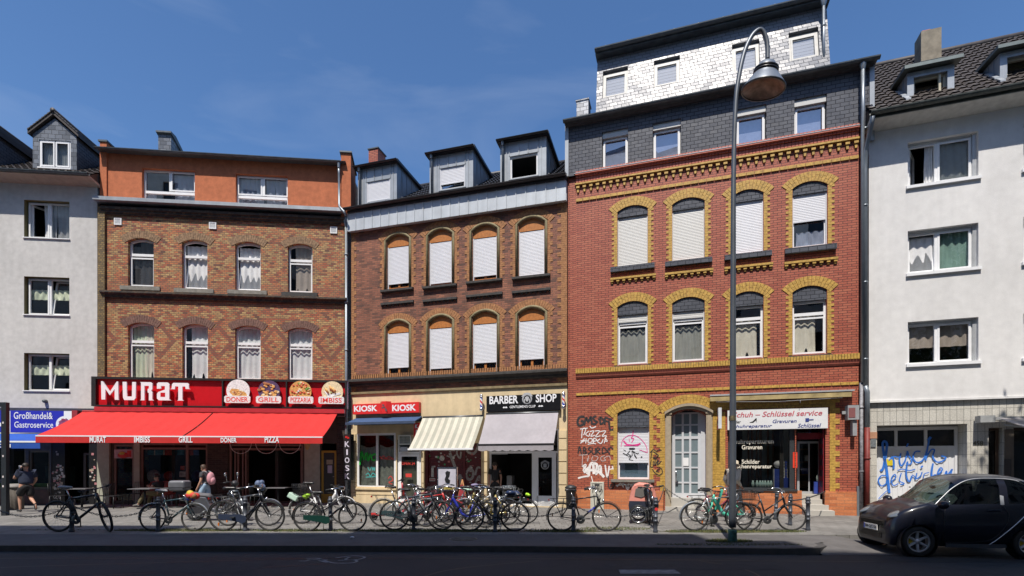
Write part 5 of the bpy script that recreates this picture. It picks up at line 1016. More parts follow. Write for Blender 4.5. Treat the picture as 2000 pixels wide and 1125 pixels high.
def shed(px0, px1, pt, pb, ptl, label):
    yf = .1; out = -yf; mid = (px0+px1)/2; u0, u1 = F4.u(px0,out), F4.u(px1,out); z0 = F4.z(mid,pb,out); z1 = F4.z(mid,pt,out)
    w = .17; mb = wallmesh(MB(), u0, u1, z0-.2, z1, [(u0+w,u1-w,z0+.02,z1-.17,z1-.17)], .2, yf); D = 2.6
    for u in (u0, u1): mb.quad((u,yf,z0-.3),(u,yf+D,z0-.3),(u,yf+D,z1+.35),(u,yf,z1))
    for k in range(1,8): mb.box(u0-.02, yf+k*.3, z0, u0, yf+k*.3+.02, z1+.04)
    dm = t.part(mb, 'dormer', ZINC)
    r = MB(); r.prism([(yf-.22,z1+.02),(yf-.22,z1+.12),(yf+D,z1+.46),(yf+D,z1+.36)], u0-.14, u1+.14, ax='x'); t.part(r, 'dormer_roof', pm('green_zinc', (.18,.21,.20), .45, .4), dm)
    f = MB(); a, b, c, e = u0+w, u1-w, z0+.02, z1-.17; bars(f, a, b, c, e, .07, yf+.12, yf+.2); f.box(b-.2, yf+.05, c, b-.14, yf+.12, e); t.part(f, 'dormer_window', pm('cream_frame', (.50,.46,.34), .5), dm)
    g = MB(); g.quad((a,yf+.16,c),(b-.15,yf+.16,c),(b-.15,yf+.3,e-.1),(a,yf+.3,e-.1)); t.part(g, 'pane', GLASSB if label == 1 else GLASS, dm, False)
    if label == 2: g = MB(); g.prism([(yf+.4,z1-.2),(yf+2.4,z1-1.2),(yf+2.4,z1-1.1),(yf+.4,z1-.1)], u0+.05, u1-.05, ax='x'); t.part(g, 'ceiling', pm('tan_ceiling', (.28,.22,.12), .9), dm)
    g = MB()
    for k in range(3):
        ya = yf-.35+k*.3; za_ = zgu+.13+sl*(ya+.6); g.prism([(ya,za_),(ya+.24,za_+sl*.24),(ya+.24,za_+sl*.24+.03),(ya,za_+.05)], u0-.15, u0-.02, ax='x')
    t.part(g, 'lead_flashing', ZINC, dm)
shed(1772, 1864, 134, 200, 0, 1)
shed(1953, 2110, 88, 168, 0, 2)
m = MB(); yc = 2.9; c0, c1 = F4.u(1799,-yc), F4.u(1839,-yc); zz = F4.z(1818, 57, -yc); m.box(c0, yc, zz-3.2, c1, yc+.55, zz, 0); bars(m, c0-.02, c1+.02, F4.z(1818,122,-yc)-.3, F4.z(1818,122,-yc)+.1, .01, yc-.02, yc, 1); m.box(c0+.05, yc+.05, zz, c1-.3, yc+.6, zz+.05, 2); t.part(m, 'chimney', [pm('cement_chimney', (.23,.20,.15), .9, var=.25, sc=5, bm=.5), ZDARK, RB])
m = MB(); u = U(1693,.1); m.tube([(u,-.64,zgu-.05),(u,-.5,zgu-.25),(u-.06,-.2,zgu-.8),(u-.06,-.14,zgu-1.4),(u-.06,-.14,4.2)], .07, 8)
for k in range(4): m.tube([(u-.06,-.14,5+k*2.4),(u-.06,-.14,5.05+k*2.4)], .085, 8)
t.part(m, 'downpipe', PIPE)
m = MB(); m.tube([(u-.06,-.14,4.19),(u,-.14,4.0),(u,-.14,2.9)], .075, 8); m.tube([(u,-.14,2.89),(u,-.14,.16)], .075, 8, 1); m.tube([(u,-.14,1.9),(u,-.14,1.95)], .09, 8, 1); pp_ = t.part(m, 'downpipe', [PIPE, pm('rust_red_pipe', (.17,.02,.015), .6, var=.2)]); pp_['label'] = 'lower drainpipe length painted rust red'
# tiled ground floor
rec = op(F4,1714,1891,829,982); d1_ = op(F4,1933,1962,835,960); d2_ = op(F4,1982,2060,862,985)
rec = (rec[0],rec[1],.14,rec[3],rec[3]); d1_ = (d1_[0],d1_[1],.14,d1_[3],d1_[3]); d2_ = (d2_[0],d2_[1],.14,d1_[3],d1_[3])
m = wallmesh(MB(), L, Rr, .1, zg, [rec,d1_,d2_], .75, y=.06); t.part(m, 'tiled_wall', TILE_W)
y = .62; a0, a1 = F4.u(1700,-y), F4.u(1868,-y); zz0, zz1, zz2, zz3 = F4.z(1791,982,-y), F4.z(1791,879,-y), F4.z(1791,873,-y), F4.z(1791,840,-y)
m = MB(); n = 34
for i in range(n): a = rec[0]+(a1-rec[0])*i/n; m.box(a, y+(.0 if i % 2 else .012), .14, a+(a1-rec[0])/n, y+.05, zz1)
m.box(rec[0], y-.02, zz1, a1+.02, y+.05, zz2+.03); m.box(rec[0], y-.02, zz3, a1, y+.05, zz3+.10); m.box(a1-.05, y-.03, .14, a1+.02, y+.05, zz3+.1)
for px in (1750.5, 1808.5): a = F4.u(px,-y); m.box(a-.05, y-.02, zz2, a+.03, y+.04, zz3)
m.box(a1+.02, y-.02, .14, rec[1], y+.02, rec[3], 1); m.box(rec[0], y+.05, zz3+.1, rec[1], y+.08, rec[3], 1)
g_ = t.part(m, 'folding_gate', [pm('white_gate', (.66,.67,.69), .5, var=.03), pm('grey_tile', (.30,.30,.29), .4)])
g = MB(); g.box(rec[0], y+.03, zz2, a1-.05, y+.045, zz3); t.part(g, 'pane', pm('dark_blank_glass', (.012,.012,.012), .15), g_)
g = MB(); SB = pm('blue_spray', (.03,.17,.62), .55, var=.15)
def cr(pts): return [(1700+a*200/1071, 780+b*210/1125) for a, b in pts]
for q, (pts, wd) in enumerate((([(100,748),(130,720),(155,600),(170,470),(140,440),(125,480),(150,640),(165,720),(185,880),(195,980)],.13), ([(215,600),(240,640),(240,730)],.10), ([(190,640),(240,600),(300,610)],.07), ([(315,565),(300,640),(320,695),(360,640),(385,540)],.08), ([(385,540),(400,590),(430,640),(410,680),(370,665)],.07), ([(520,545),(465,550),(445,610),(480,660),(540,640),(580,560),(610,440)],.08), ([(575,640),(585,560),(610,420)],.09), ([(590,590),(630,530),(665,530),(650,600),(690,655),(750,645),(785,610),(735,590)],.08), ([(375,478),(390,482)],.22), ([(600,405),(625,420)],.25),
    ([(165,800),(110,800),(80,850),(110,905),(160,880),(175,810),(180,900),(190,975)],.07), ([(205,870),(260,820),(250,785),(215,830),(235,900),(290,880)],.06), ([(320,770),(300,850),(350,880),(310,890)],.06), ([(280,745),(330,730),(400,745),(465,730)],.06), ([(385,650),(370,780),(400,860),(430,800)],.08), ([(430,790),(460,810),(465,840)],.06), ([(480,770),(475,830),(520,800),(535,760)],.06), ([(525,700),(540,710)],.15), ([(610,765),(560,780),(550,820)],.05), ([(650,670),(635,760),(640,810),(670,790),(690,810)],.09), ([(700,790),(745,740),(730,715),(700,760),(715,800),(760,790)],.07), ([(770,800),(790,750),(800,790),(850,730),(840,780),(905,800)],.07), ([(80,1040),(130,990),(200,930)],.04))):
    P_ = [F4.P(a, b, -y) for a, b in smooth_line(cr(pts), 7)]
    g.stroke(P_, wd*.54, 0, y-.024-.0006*q)
t.part(g, 'graffiti', SB, g_)
g = MB(); u, zz = F4.P(1737, 903, -y); g.box(u-.11, y-.022, zz-.10, u+.11, y-.012, zz+.10); t.part(g, 'yellow_notice', pm('yellow_notice', (.65,.52,.02), .5, var=.15, sc=20), g_)
m = MB()
for px, py, w_, h, c in ((1705,850,.20,.10,0),(1706.5,865,.12,.13,1)): u, zz = F4.P(px,py); m.box(u-w_*.6, .03, zz-h, u+w_*.6, .059, zz+h, c)
t.part(m, 'wall_plaque', [pm('terracotta_plaque', (.42,.22,.13), .7), pm('grey_plaque', (.16,.18,.19), .4, var=.3, sc=20)])
m = MB(); fac_text(m, F4, '458', 1902, 1922, 861, 870, 0, .055, bold=.01, ext=.01); t.part(m, 'house_number', pm('brass_number', (.14,.13,.09), .5))
for o in (d1_, d2_):
    m = MB(); bars(m, o[0], o[1], .14, o[3], .08, .3, .38); m.box(o[0], .29, 2.95, o[1], .39, 3.1); d_ = t.part(m, 'entrance_door', pm('brown_door_frame', (.10,.065,.045), .5))
    g = MB(); g.quad((o[0],.34,.14),(o[1],.34,.14),(o[1],.34,o[3]),(o[0],.34,o[3])); t.part(g, 'pane', GLASSD, d_, False)
m = MB(); m.box(d1_[1]+.02, .0, .12, d2_[0]-.02, .058, zg-.9); u = (d1_[1]+d2_[0])/2-.05; m.box(u-.08, -.02, 1.25, u+.08, .0, 1.9, 1); t.part(m, 'door_pier', [pm('brown_grey_pier', (.14,.115,.09), .7), pm('dark_bell_panel', (.06,.05,.045), .4)])
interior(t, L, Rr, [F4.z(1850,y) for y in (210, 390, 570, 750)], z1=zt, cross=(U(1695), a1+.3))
# ================================================================ signs and awnings (each a thing of its own)
def ftext(mb, F, s, px0, px1, py0, py1, out, **k): fac_text(mb, F, s, px0, px1, py0, py1, out, -out, **k)
def sign(F, name, label, px0, px1, py0, py1, out, depth, mat, group=None, cat='sign', part='panel'):
    m_ = (px0+px1)/2; u0, u1 = F.u(px0,out), F.u(px1,out); z0, z1 = F.z(m_,py1,out), F.z(m_,py0,out)
    t = F.root(name, label, cat, u0, out-depth, z0, group); mb = MB(); mb.box(u0, -out, z0, u1, -(out-depth), z1); t.part(mb, part, mat); return t, (u0,u1,z0,z1)
LETW = pm('white_letter', (.80,.81,.84), .4, var=.02)
BLUE = pm('royal_blue_sign', (.028,.035,.42), .35, var=.06)
t, b = sign(F1, 'shop_sign', 'blue wholesale shop sign with white lettering and food photo above the blue awning', -260, 141, 801, 857, .22, .2, BLUE)
m = MB(); ftext(m, F1, 'Großhandel&', 27, 103, 805, 818.5, .225, bold=.006); ftext(m, F1, 'Gastroservice', 28, 104, 823.5, 835.5, .225, bold=.006); x = F1.u(20,.22); m.box(x-.01, -.23, b[2]+.02, x+.012, -.221, b[3]-.02); ftext(m, F1, 'Import', -40, 13, 822, 836, .225, bold=.02); t.part(m, 'lettering', LETW)
m = MB(); u, z = F1.P(125, 819, .22); a = F1.u(141,.22); m.box(u, -.228, b[2], a, -.221, b[3], 0)
m.lathe([(0,.0),(.33,.0)], 24, (u+.04,-.232,z-.20), (0,1,0), 0, sm=False)
for k in range(9):
    an = k*.7; pts = [(u+.04+(.04+.024*i)*math.cos(an+i*.35), -.236-.001*k, z-.20+(.04+.024*i)*math.sin(an+i*.35)) for i in range(9)]; m.stroke([(p[0],p[2]) for p in pts], .045, 1+k % 2, -.236-.001*k)
t.part(m, 'food_photo', [LETW, pm('magenta_food', (.32,.05,.12), .5, var=.3, sc=20), pm('purple_food', (.20,.08,.20), .5, var=.3)])
m = MB(); a0 = F1.u(141,.22); m.box(a0+.002, -.25, b[2]+.3, F1.u(152,.22), -.02, b[3]+.03); t.part(m, 'red_end_plate', pm('red_end', (.30,.03,.04), .5))
def awning(F, name, label, top0, top1, ytop, bot0, bot1, ybot, vh, out0, mat, val=None, stripes=None, group=None, scallop=False, arms=True, n=1, dd=None):
    """cloth from the wall rail (out0) down to the front bar; px of its four corners fix the projection"""
    u0, u1 = F.u(top0,out0), F.u(top1,out0); mt = (top0+top1)/2; z1 = F.z(mt,ytop,out0)
    lo, hi = .2, 4.0                                        # projection: front-left corner keeps the rail's u
    for _ in range(40):
        d = (lo+hi)/2
        w0 = F.u(bot1,d)-F.u(bot0,d)
        if w0 > (u1-u0): lo = d
        else: hi = d
    if dd: d = dd; u1 = F.u(bot1,d); u0 = F.u(bot0,d)
    shift = F.u(bot0,d)-u0; v0, v1 = u0+shift*.5, u1+shift*.5; u0, u1 = v0, v1
    z0 = F.z((bot0+bot1)/2, ybot, d); zv = F.z((bot0+bot1)/2, ybot+vh, d)
    t = F.root(name, label, 'awning', u0, 0, z0, group); m = MB(); W = u1-u0; S_ = 14
    def P(a, s_): return (u0+W*a, -(out0+(d-out0)*s_), z1+(z0-z1)*s_ - .05*math.sin(math.pi*s_)*(1 if n else 0))
    cols = stripes or 1; k = cols*2 if stripes else 24
    for i in range(k):
        for j in range(S_):
            m.add([P(i/k,j/S_), P((i+1)/k,j/S_), P((i+1)/k,(j+1)/S_), P(i/k,(j+1)/S_)], [(0,1,2,3)], (i % 2) if stripes else 0)
    t.part(m, 'cloth', mat, fix=False)
    if vh:
        m = MB(); K = 60
        for i in range(K):
            f = lambda q: (.035*abs(math.sin(q*math.pi*9)) if scallop else 0)
            a, b_ = i/K, (i+1)/K; mi = 1 if (stripes and int(a*k) % 2) else 0
            m.add([(u0+W*a,-d-.02,z0-.02),(u0+W*b_,-d-.02,z0-.02),(u0+W*b_,-d-.012,zv-f(b_)),(u0+W*a,-d-.012,zv-f(a))], [(0,1,2,3)], mi)
        t.part(m, 'valance', mat, fix=False)
    m = MB(); m.box(u0-.02, -d-.03, z0-.03, u1+.02, -d+.05, z0+.03); t.part(m, 'front_bar', LETW if arms is not None else BLACK)
    m = MB(); m.tube([(u0,-out0+.02,z1-.02),(u1,-out0+.02,z1-.02)], .06, 8)
    for a in (.08, .92): x = u0+W*a; m.tube([(x,-.05,z1-.25),(x+(.5-a)*W*.3,-(d+out0)/2,(z0+z1)/2-.25),(x,-d+.03,z0-.01)], .022, 6)
    t.part(m, 'folding_arms', DSTEEL); return t, (u0,u1,z0,z1,zv,d)
REDC = clothmat('red_awning_cloth', (.62,.030,.027), .15); BLUEC = clothmat('blue_awning_cloth', (.03,.12,.55), .3)
# blue awning of the wholesale shop
t, q = awning(F1, 'awning', 'bright blue shop awning at the left edge, partly behind the dark post', -235, 85, 846, -330, 79, 862, 13.5, .25, BLUEC, dd=1.5)
m = MB(); ftext(m, F1, 'FISCH', -38, 21, 867, 874, q[5]+.03, bold=.02); t.part(m, 'lettering', LETW)
# restaurant sign
RB_ = pm('red_sign_board', (.50,.006,.012), .35, var=.06); FRB = pm('black_sign_frame', (.022,.02,.02), .4)
out = .42; u0, u1 = F1.u(178,out), F1.u(677,out); z0, z1 = F1.z(427,795.5,out), F1.z(427,739,out)
t = F1.root('restaurant_sign', 'long red signboard with large white restaurant name and four round food pictures', 'sign', u0, 0, z0)
m = MB(); m.box(u0, -.30, z0, u1, -.11, z1); t.part(m, 'board', RB_)
m = MB(); m.box(u0, -out, z1-.09, u1, -.301, z1); m.box(u0, -out, z0, u1, -.301, z0+.05); m.box(u0, -out, z0+.05, u0+.16, -.301, z1-.09); m.box(u1-.07, -out, z0+.05, u1, -.301, z1-.09)
for px in (434, 559): x = F1.u(px,out); m.box(x-.02, -out, z0+.05, x+.03, -.301, z1-.09)
t.part(m, 'frame', FRB)
def poly(mb, pts, m=0): mb.prism(pts, -out-.10, -out-.04, m)
def lt(px0, px1, py0, py1, P):
    a, b = F1.u(px0,out+.08), F1.u(px1,out+.08); mm = (px0+px1)/2; c, e = F1.z(mm,py1,out+.08), F1.z(mm,py0,out+.08)
    return [(a+(b-a)*x, c+(e-c)*y) for x, y in P]
m = MB()
poly(m, lt(198,232,745,780.5,[(.02,0),(0,1),(.08,1),(.5,.42),(.9,1),(.98,1),(1,0),(1.04,0),(1.04,-.01),(.80,-.01),(.78,.06),(.78,.58),(.5,.24),(.25,.58),(.24,0)]))
poly(m, lt(240,266,746,781.5,[(0,1),(.03,.15),(.12,0),(.85,0),(.98,.12),(1,1),(.72,1),(.70,.2),(.32,.2),(.30,1)]))
poly(m, lt(274,298,746.5,782,[(0,0),(.08,.04),(.08,.96),(0,1),(.85,1),(1,.92),(1,.62),(.90,.54),(1,.44),(1,.06),(1.08,0),(.72,0),(.72,.40),(.62,.44),(.62,.62),(.72,.66),(.72,.80),(.36,.80),(.36,0)]))
poly(m, lt(307,331,747,782,[(0,.64),(0,.92),(.12,1),(.85,1),(1,.9),(1,.06),(1.12,0),(.15,0),(0,.1),(0,.36),(.1,.46),(.65,.60),(.65,.80),(.33,.80),(.33,.66)]))
poly(m, lt(335,370,748,782.5,[(-.05,.64),(.02,.68),(.04,.92),(.12,1),(.90,1),(.98,.92),(.98,.70),(1.04,.66),(.80,.66),(.78,.80),(.62,.80),(.62,.06),(.67,0),(.34,0),(.39,.06),(.39,.80),(.22,.80),(.2,.64)]))
t.part(m, 'raised_lettering', LETW)
m = MB(); x0_, x1_ = F1.u(313,out+.08), F1.u(323,out+.08); m.box(x0_+.02, -out-.105, F1.z(318,775,out+.08), x1_, -out-.1005, F1.z(318,767,out+.08)); t.part(m, 'letter_counter', RB_)
FC = [pm('food_'+n, c, .5, var=.25, sc=16) for n, c in (('white',(.72,.72,.72)), ('bread',(.62,.33,.10)), ('brown',(.34,.13,.05)), ('green',(.14,.30,.05)), ('tomato',(.60,.10,.05)), ('cream',(.72,.60,.38)), ('plum',(.09,.05,.12)))]
for k, (cx, bx0, bx1, word, base) in enumerate(((465,438,489,'DONER',0), (525.5,500,549,'GRILL',6), (587,563,612,'PIZZARIA',1), (649,622,672,'IMBISS',5))):
    u, z = F1.P(cx, 763+k*.7, out+.03); r = (21 if k == 0 else 20)*.0215; y = -out-.03
    m = MB(); m.lathe([(0,y),(r,y),(r,y+.04),(0,y+.04)], 32, (u,0,z), (0,1,0), base, sm=False)
    if k == 0:
        m.prism([(u-.33,z-.05),(u-.2,z-.20),(u+.15,z-.25),(u+.35,z-.2),(u+.30,z-.08),(u+.0,z+.06),(u-.25,z+.08)], y-.012, y-.001, 1)
        for i in range(14): m.ball((u+RND.uniform(-.25,.27), y-.015, z+RND.uniform(-.19,.0)), (.05,.004,.03), RND.choice([1,2,5]), 8, 5)
    elif k in (1, 2):
        for i in range(46 if k == 2 else 34):
            an = RND.random()*6.28; rr = r*.88*math.sqrt(RND.random()); s_ = RND.uniform(.03,.06) if k == 2 else RND.uniform(.05,.09)
            m.ball((u+rr*math.cos(an), y-.012-.0004*i, z+rr*math.sin(an)), (s_,.004,s_*.7), RND.choice([4,4,3,5,1,0] if k == 2 else [2,1,1,2,5]), 8, 5)
    else:
        m.prism([(u-.33,z+.02),(u-.15,z-.24),(u+.35,z-.10),(u+.30,z-.02),(u-.05,z-.10)], y-.014, y-.001, 0)
        for dx, dz in ((-.15,.04), (.02,.12), (.12,.06)): m.tube([(u+dx-.12,y-.03,z+dz+.1), (u+dx,y-.03,z+dz-.10)],   .035, 8, 1)
        for i in range(7): m.ball((u+RND.uniform(-.1,.2), y-.02, z+RND.uniform(-.1,.1)), (.03,.012,.03), RND.choice([3,2,4]), 6, 4)
    m.v = [(a, min(b, y+.04), c) for a, b, c in m.v]; p_ = t.part(m, 'food_picture', FC)
    m = MB(); a, b_, c, e = F1.u(bx0,out+.08), F1.u(bx1,out+.08), F1.z(cx,787+k*.6,out+.08), F1.z(cx,773+k*.6,out+.08)
    rr = .05; m.prism([(a+rr,c),(b_-rr,c),(b_,c+rr),(b_,e-rr),(b_-rr,e),(a+rr,e),(a,e-rr),(a,c+rr)], -out-.09, -out-.04, 0)
    text(m, word, a+.09, b_-.09, c+.05, e-.05, -out-.091, bold=.012, m=1, ext=.004); t.part(m, 'name_plate', [FC[0], pm('red_plate_letter', (.70,.06,.05), .5)], p_)
m = MB(); c0, c1 = F1.u(186,.35), F1.u(673,.35); z_ = F1.z(427,797,.35); m.box(c0, -.42, z_-.17, c1, -.05, z_-.0); m.box(c0, -.36, z_-.30, c1, -.05, z_-.171, 1)
t.part(m, 'awning_cassette', [pm('red_cassette', (.42,.03,.04), .4), pm('dark_red_slot', (.05,.005,.005), .6)])
# the two red awnings
uL = F1.u(70,2.6); uR = F1.u(630,2.6); uM = F1.u(358,2.6)
zt_ = F1.z(427,806,.4); zf = F1.z(350,852,2.6); zv = F1.z(350,865.5,2.6)
for k, (a, b_, lab) in enumerate(((uL, uM, 'left of the two red awnings, its valance lettered with two white words and GRILL'), (uM, uR, 'right of the two red awnings, its valance lettered for pizza, reaching the yellow door'))):
    t = F1.root('awning', lab, 'awning', a, 0, zf, 'red awnings of the restaurant'); S_ = 12; K = 20
    def P(x, s_): return (a+(b_-a)*x, -(.36+(2.6-.36)*s_), zt_+(zf-zt_)*s_-.06*math.sin(math.pi*s_)-.01*math.sin(x*math.pi*K))
    m = MB()
    for i in range(K*2):
        for j in range(S_): m.add([P(i/K/2,j/S_),P((i+1)/K/2,j/S_),P((i+1)/K/2,(j+1)/S_),P(i/K/2,(j+1)/S_)], [(0,1,2,3)], 0, True)
    if k == 0: m.tube([(lambda p: (p[0], p[1]-.01, p[2]+.015))(P(1, j/S_)) for j in range(S_+1)], .016, 5, 1)
    t.part(m, 'cloth', [REDC, pm('dark_red_slot', (.05,.005,.005), .6)], fix=False)
    m = MB(); m.box(a, -2.62, zf-.03, b_, -2.55, zf+.012); t.part(m, 'front_bar', LETW)
    m = MB(); n = 40; m.add([(a+(b_-a)*i/n, -2.615+.006*math.sin(i*.9)*j, zf-.03+(zv-zf+.03)*j) for j in (0,1) for i in range(n+1)], [(i,i+1,n+2+i,n+1+i) for i in range(n)], 0, True); t.part(m, 'valance', REDC, fix=False)
    m = MB()
    for s_, p0, p1 in ((('MURAT',176,206),('IMBISS',263,292),('GRILL',350,375)), (('DÖNER',432,461),('PIZZA',518,544)))[k]:
        ftext(m, F1, s_, p0-1, p1+1, 853, 864.4, 2.63, bold=.022)
    t.part(m, 'lettering', LETW)
    m = MB(); m.tube([(a,-.36,zt_-.0),(b_,-.36,zt_-.0)], .05, 8)
    for x in (.07,.93): xx = a+(b_-a)*x; m.tube([(xx,-.3,zt_-.2),(xx+(.5-x)*2.2,-1.4,(zt_+zf)/2-.25),(xx,-2.57,zf)], .028, 6)
    t.part(m, 'folding_arms', pm('red_arm', (.35,.03,.03), .5))
m = MB()
# ---- kiosk signs
t, b = sign(F2, 'kiosk_sign', 'tall black sign spelling KIOSK downwards beside the yellow-framed door', 671, 684.5, 848, 938, .45, .25, BLACK)
m = MB()
for i, ch in enumerate('KIOSK'): ftext(m, F2, ch, 673.5+(3 if ch == 'I' else 0), 682.5-(3 if ch == 'I' else 0), 862+i*15.6, 873+i*15.6, .452, bold=.015)
t.part(m, 'lettering', pm('lilac_letter', (.62,.60,.72), .4))
m = MB(); u, z = F2.P(678, 854, .455); m.box(u-.09,-.462,z-.03,u+.02,-.452,z+.05); m.box(u-.0,-.464,z-.06,u+.1,-.453,z+.01); t.part(m, 'red_emblem', pm('red_emblem', (.5,.02,.02), .5))
REDS = pm('kiosk_red', (.66,.025,.025), .4, var=.05)
t, b = sign(F2, 'kiosk_sign', 'wide red lightbox with the word KIOSK twice above the dark blue awning', 689, 818, 787.3, 807.5, .22, .2, REDS)
m = MB(); ftext(m, F2, 'KIOSK', 691.5, 737, 792, 803.8, .222, bold=.03); ftext(m, F2, 'KIOSK', 766, 812.5, 790, 802.6, .222, bold=.03); t.part(m, 'lettering', LETW)
m = MB(); a, b_ = F2.u(741,.3), F2.u(762,.3); m.prism([(a,-.221),((a+b_)/2-.1,-.36),((a+b_)/2+.1,-.36),(b_,-.221)], b[2]-.02, b[3]+.06, 0, 'z')
for dx, dz in ((-.06,.12),(.0,.04),(.05,-.04),(-.08,.02),(.08,-.1)): u, z = F2.P(751,797,.36); m.box(u+dx-.04,-.368,z+dz-.03,u+dx+.04,-.361,z+dz+.03,1)
t.part(m, 'centre_box', [REDS, pm('dice_grey', (.12,.08,.09), .5)])
t, b = sign(F2, 'kiosk_sign', 'small red upright sign half hidden behind the striped awning', 808, 818.5, 826, 858, .35, .12, REDS)
m = MB()
for i, ch in enumerate('KIO'): ftext(m, F2, ch, 810.5+(2 if ch == 'I' else 0), 816.5-(2 if ch == 'I' else 0), 829+i*10.5, 836.5+i*10.5, .352, bold=.04)
t.part(m, 'lettering', LETW)
# ---- awnings of the cream house
NAVY = clothmat('navy_awning', (.05,.10,.22), .15)
t = F2.root('awning', 'half rolled dark blue awning under the wide red kiosk lightbox', 'awning', F2.u(690), 0, F2.z(750,826)); a, b_ = F2.u(684,.5), F2.u(815,.5)
m = MB(); zt_ = F2.z(750,815,.1); zf = F2.z(748,824,.75); m.prism([(-.08,zt_),(-.75,zf),(-.75,zf-.03),(-.08,zt_-.05)], a, b_, ax='x'); t.part(m, 'cloth', NAVY)
m = MB(); m.box(a-.03,-.80,zf-.09,b_+.03,-.74,zf+.01); t.part(m, 'front_bar', pm('navy_bar', (.05,.07,.12), .4))
m = MB(); m.box(a,-.12,zt_-.2,b_,-.02,zt_-.06); m.tube([(a,-.2,zt_-.3),(b_,-.2,zt_-.3)], .02, 6); t.part(m, 'roller', DSTEEL)
ST = [clothmat('cream_stripe', (.74,.71,.60), .3), clothmat('olive_stripe', (.50,.50,.42), .3)]
t, q = awning(F2, 'awning', 'cream and grey striped awning over the oxblood stickered shutter', 822, 940, 813.5, 802, 927, 877, 3, .12, ST, stripes=9)
LIL = clothmat('lilac_awning', (.49,.465,.50), .3)
t, q = awning(F2, 'awning', 'pale lilac awning with scalloped valance below the barber shop sign', 950, 1091, 806, 934, 1081, 868, 11, .14, LIL, scallop=True, arms=None)
# ---- barber shop
t, b = sign(F2, 'barber_sign', 'black barber shop sign with white lettering and round emblem', 950, 1095, 771, 802.5, .16, .14, pm('black_sign_board', (.008,.008,.009), .3))
m = MB(); ftext(m, F2, 'BARBER', 956, 1012, 773, 788.5, .163, bold=.025); ftext(m, F2, 'SHOP', 1046.5, 1087, 769.5, 785.5, .163, bold=.025); ftext(m, F2, 'GENTLEMEN\'S CLUP', 995.5, 1046, 791.5, 796.5, .163, bold=.012)
for px, py in ((986.5,796.5),(1056,793.8)):
    u, z = F2.P(px, py, .163); m.prism([(u-.10,z+.0),(u-.05,z+.05),(u,z+.025),(u+.05,z+.05),(u+.10,z),(u+.04,z-.015),(u,z+.0),(u-.04,z-.015)], -.17, -.161)
t.part(m, 'lettering', LETW)
m = MB(); u, z = F2.P(1029.5, 778.8, .163); SIL = pm('silver_emblem', (.42,.43,.45), .5)
m.lathe([(.145,-.168),(.195,-.168),(.195,-.161),(.145,-.161)], 24, (u,0,z-.02), (0,1,0)); m.prism([(u-.22,z+.09),(u-.12,z+.21),(u,z+.23),(u+.12,z+.21),(u+.22,z+.09),(u+.16,z+.07),(u,z+.15),(u-.16,z+.07)], -.175, -.161)
m.prism([(u-.06,z-.05),(u-.08,z+.06),(u,z+.1),(u+.08,z+.06),(u+.06,z-.05),(u,z-.12)], -.172, -.161); m.box(u-.12,-.171,z-.16,u-.08,-.161,z+.0); m.box(u+.08,-.171,z-.16,u+.12,-.161,z+.0); t.part(m, 'emblem', SIL)
POLE = [pm('pole_white', (.75,.75,.75), .3), pm('pole_red', (.6,.03,.03), .3), pm('pole_blue', (.03,.08,.5), .3)]
for px, lab in ((940,'striped barber pole at the left end of the barber sign'), (1100.5,'striped barber pole at the right end of the barber sign')):
    out = .22; z1 = F2.z(px, (770 if px < 1000 else 765), out); z0 = F2.z(px, (803 if px < 1000 else 799), out); u = F2.u(px,out); t = F2.root('barber_pole', lab, 'barber pole', u, out, z0, 'barber poles beside the sign')
    m = MB(); r = .052; n = 24; rows = 20; za, zb_ = z0+.12, z1-.14
    for j in range(rows):
        for i in range(n):
            f = lambda I, J: (u+r*math.cos(6.2832*I/n), -out+r*math.sin(6.2832*I/n), za+(zb_-za)*J/rows)
            c = (0,1,0,2)[int(((i/n*2) + j/rows*2.2) % 2 * 2) % 4]; m.add([f(i,j),f(i+1,j),f(i+1,j+1),f(i,j+1)], [(0,1,2,3)], c, True)
    t.part(m, 'striped_glass', POLE, fix=False)
    m = MB(); m.lathe([(0,0),(.05,0),(.07,.05),(.07,.09),(.055,.12)], 12, (u,-out,z0)); m.lathe([(.055,0),(.07,.03),(.07,.06),(.04,.07)], 12, (u,-out,zb_)); m.ball((u,-out,z1-.05), .06); m.box(u-.02,-out,z0+.04,u+.02,-.003,z0+.08); t.part(m, 'chrome_caps', CHROME)
# ---- shoe repair
t, b = sign(F3, 'shop_sign', 'white shoe and key service sign with red and blue lettering', 1421, 1617, 799, 838, .12, .11, pm('white_sign_panel', (.70,.71,.72), .45, var=.04))
m = MB(); rd, bl = pm('faded_red_letter', (.50,.10,.13), .5), pm('navy_letter', (.03,.05,.22), .5)
for s_, a, c, e, f, mi in (('Schuh – Schlüssel service',1431,1606,803,813.5,0),('Gravuren',1509,1556,819,826,1),('Schlüssel',1558,1604,827,835,1),('Schuhreparatur',1426,1508,829,837,1),('Leder',1428,1447,821,827,2)): ftext(m, F3, s_, a, c, e, f, .122, bold=.012, shear=.25, m=mi)
t.part(m, 'lettering', [rd, bl, BLACK])
m = MB(); P_ = lambda l: [F3.P(a, b_, .122) for a, b_ in l]
m.prism(P_([(1464,825),(1470,823),(1476,817),(1478,817),(1477.5,824.5),(1476.6,824.5),(1476.5,820.5),(1471,825.2)]), -.13, -.121, 0); m.prism(P_([(1573,817),(1580,816.5),(1580,819),(1589,818.6),(1589,820.2),(1580,820.8),(1580,823.5),(1573,824)]), -.13, -.121, 1); t.part(m, 'shoe_and_key_symbol', [BLACK, bl])
t = F3.root('awning', 'weathered ochre retracted awning case above the white shoe and key sign', 'awning', F3.u(1385), 0, F3.z(1525,775))
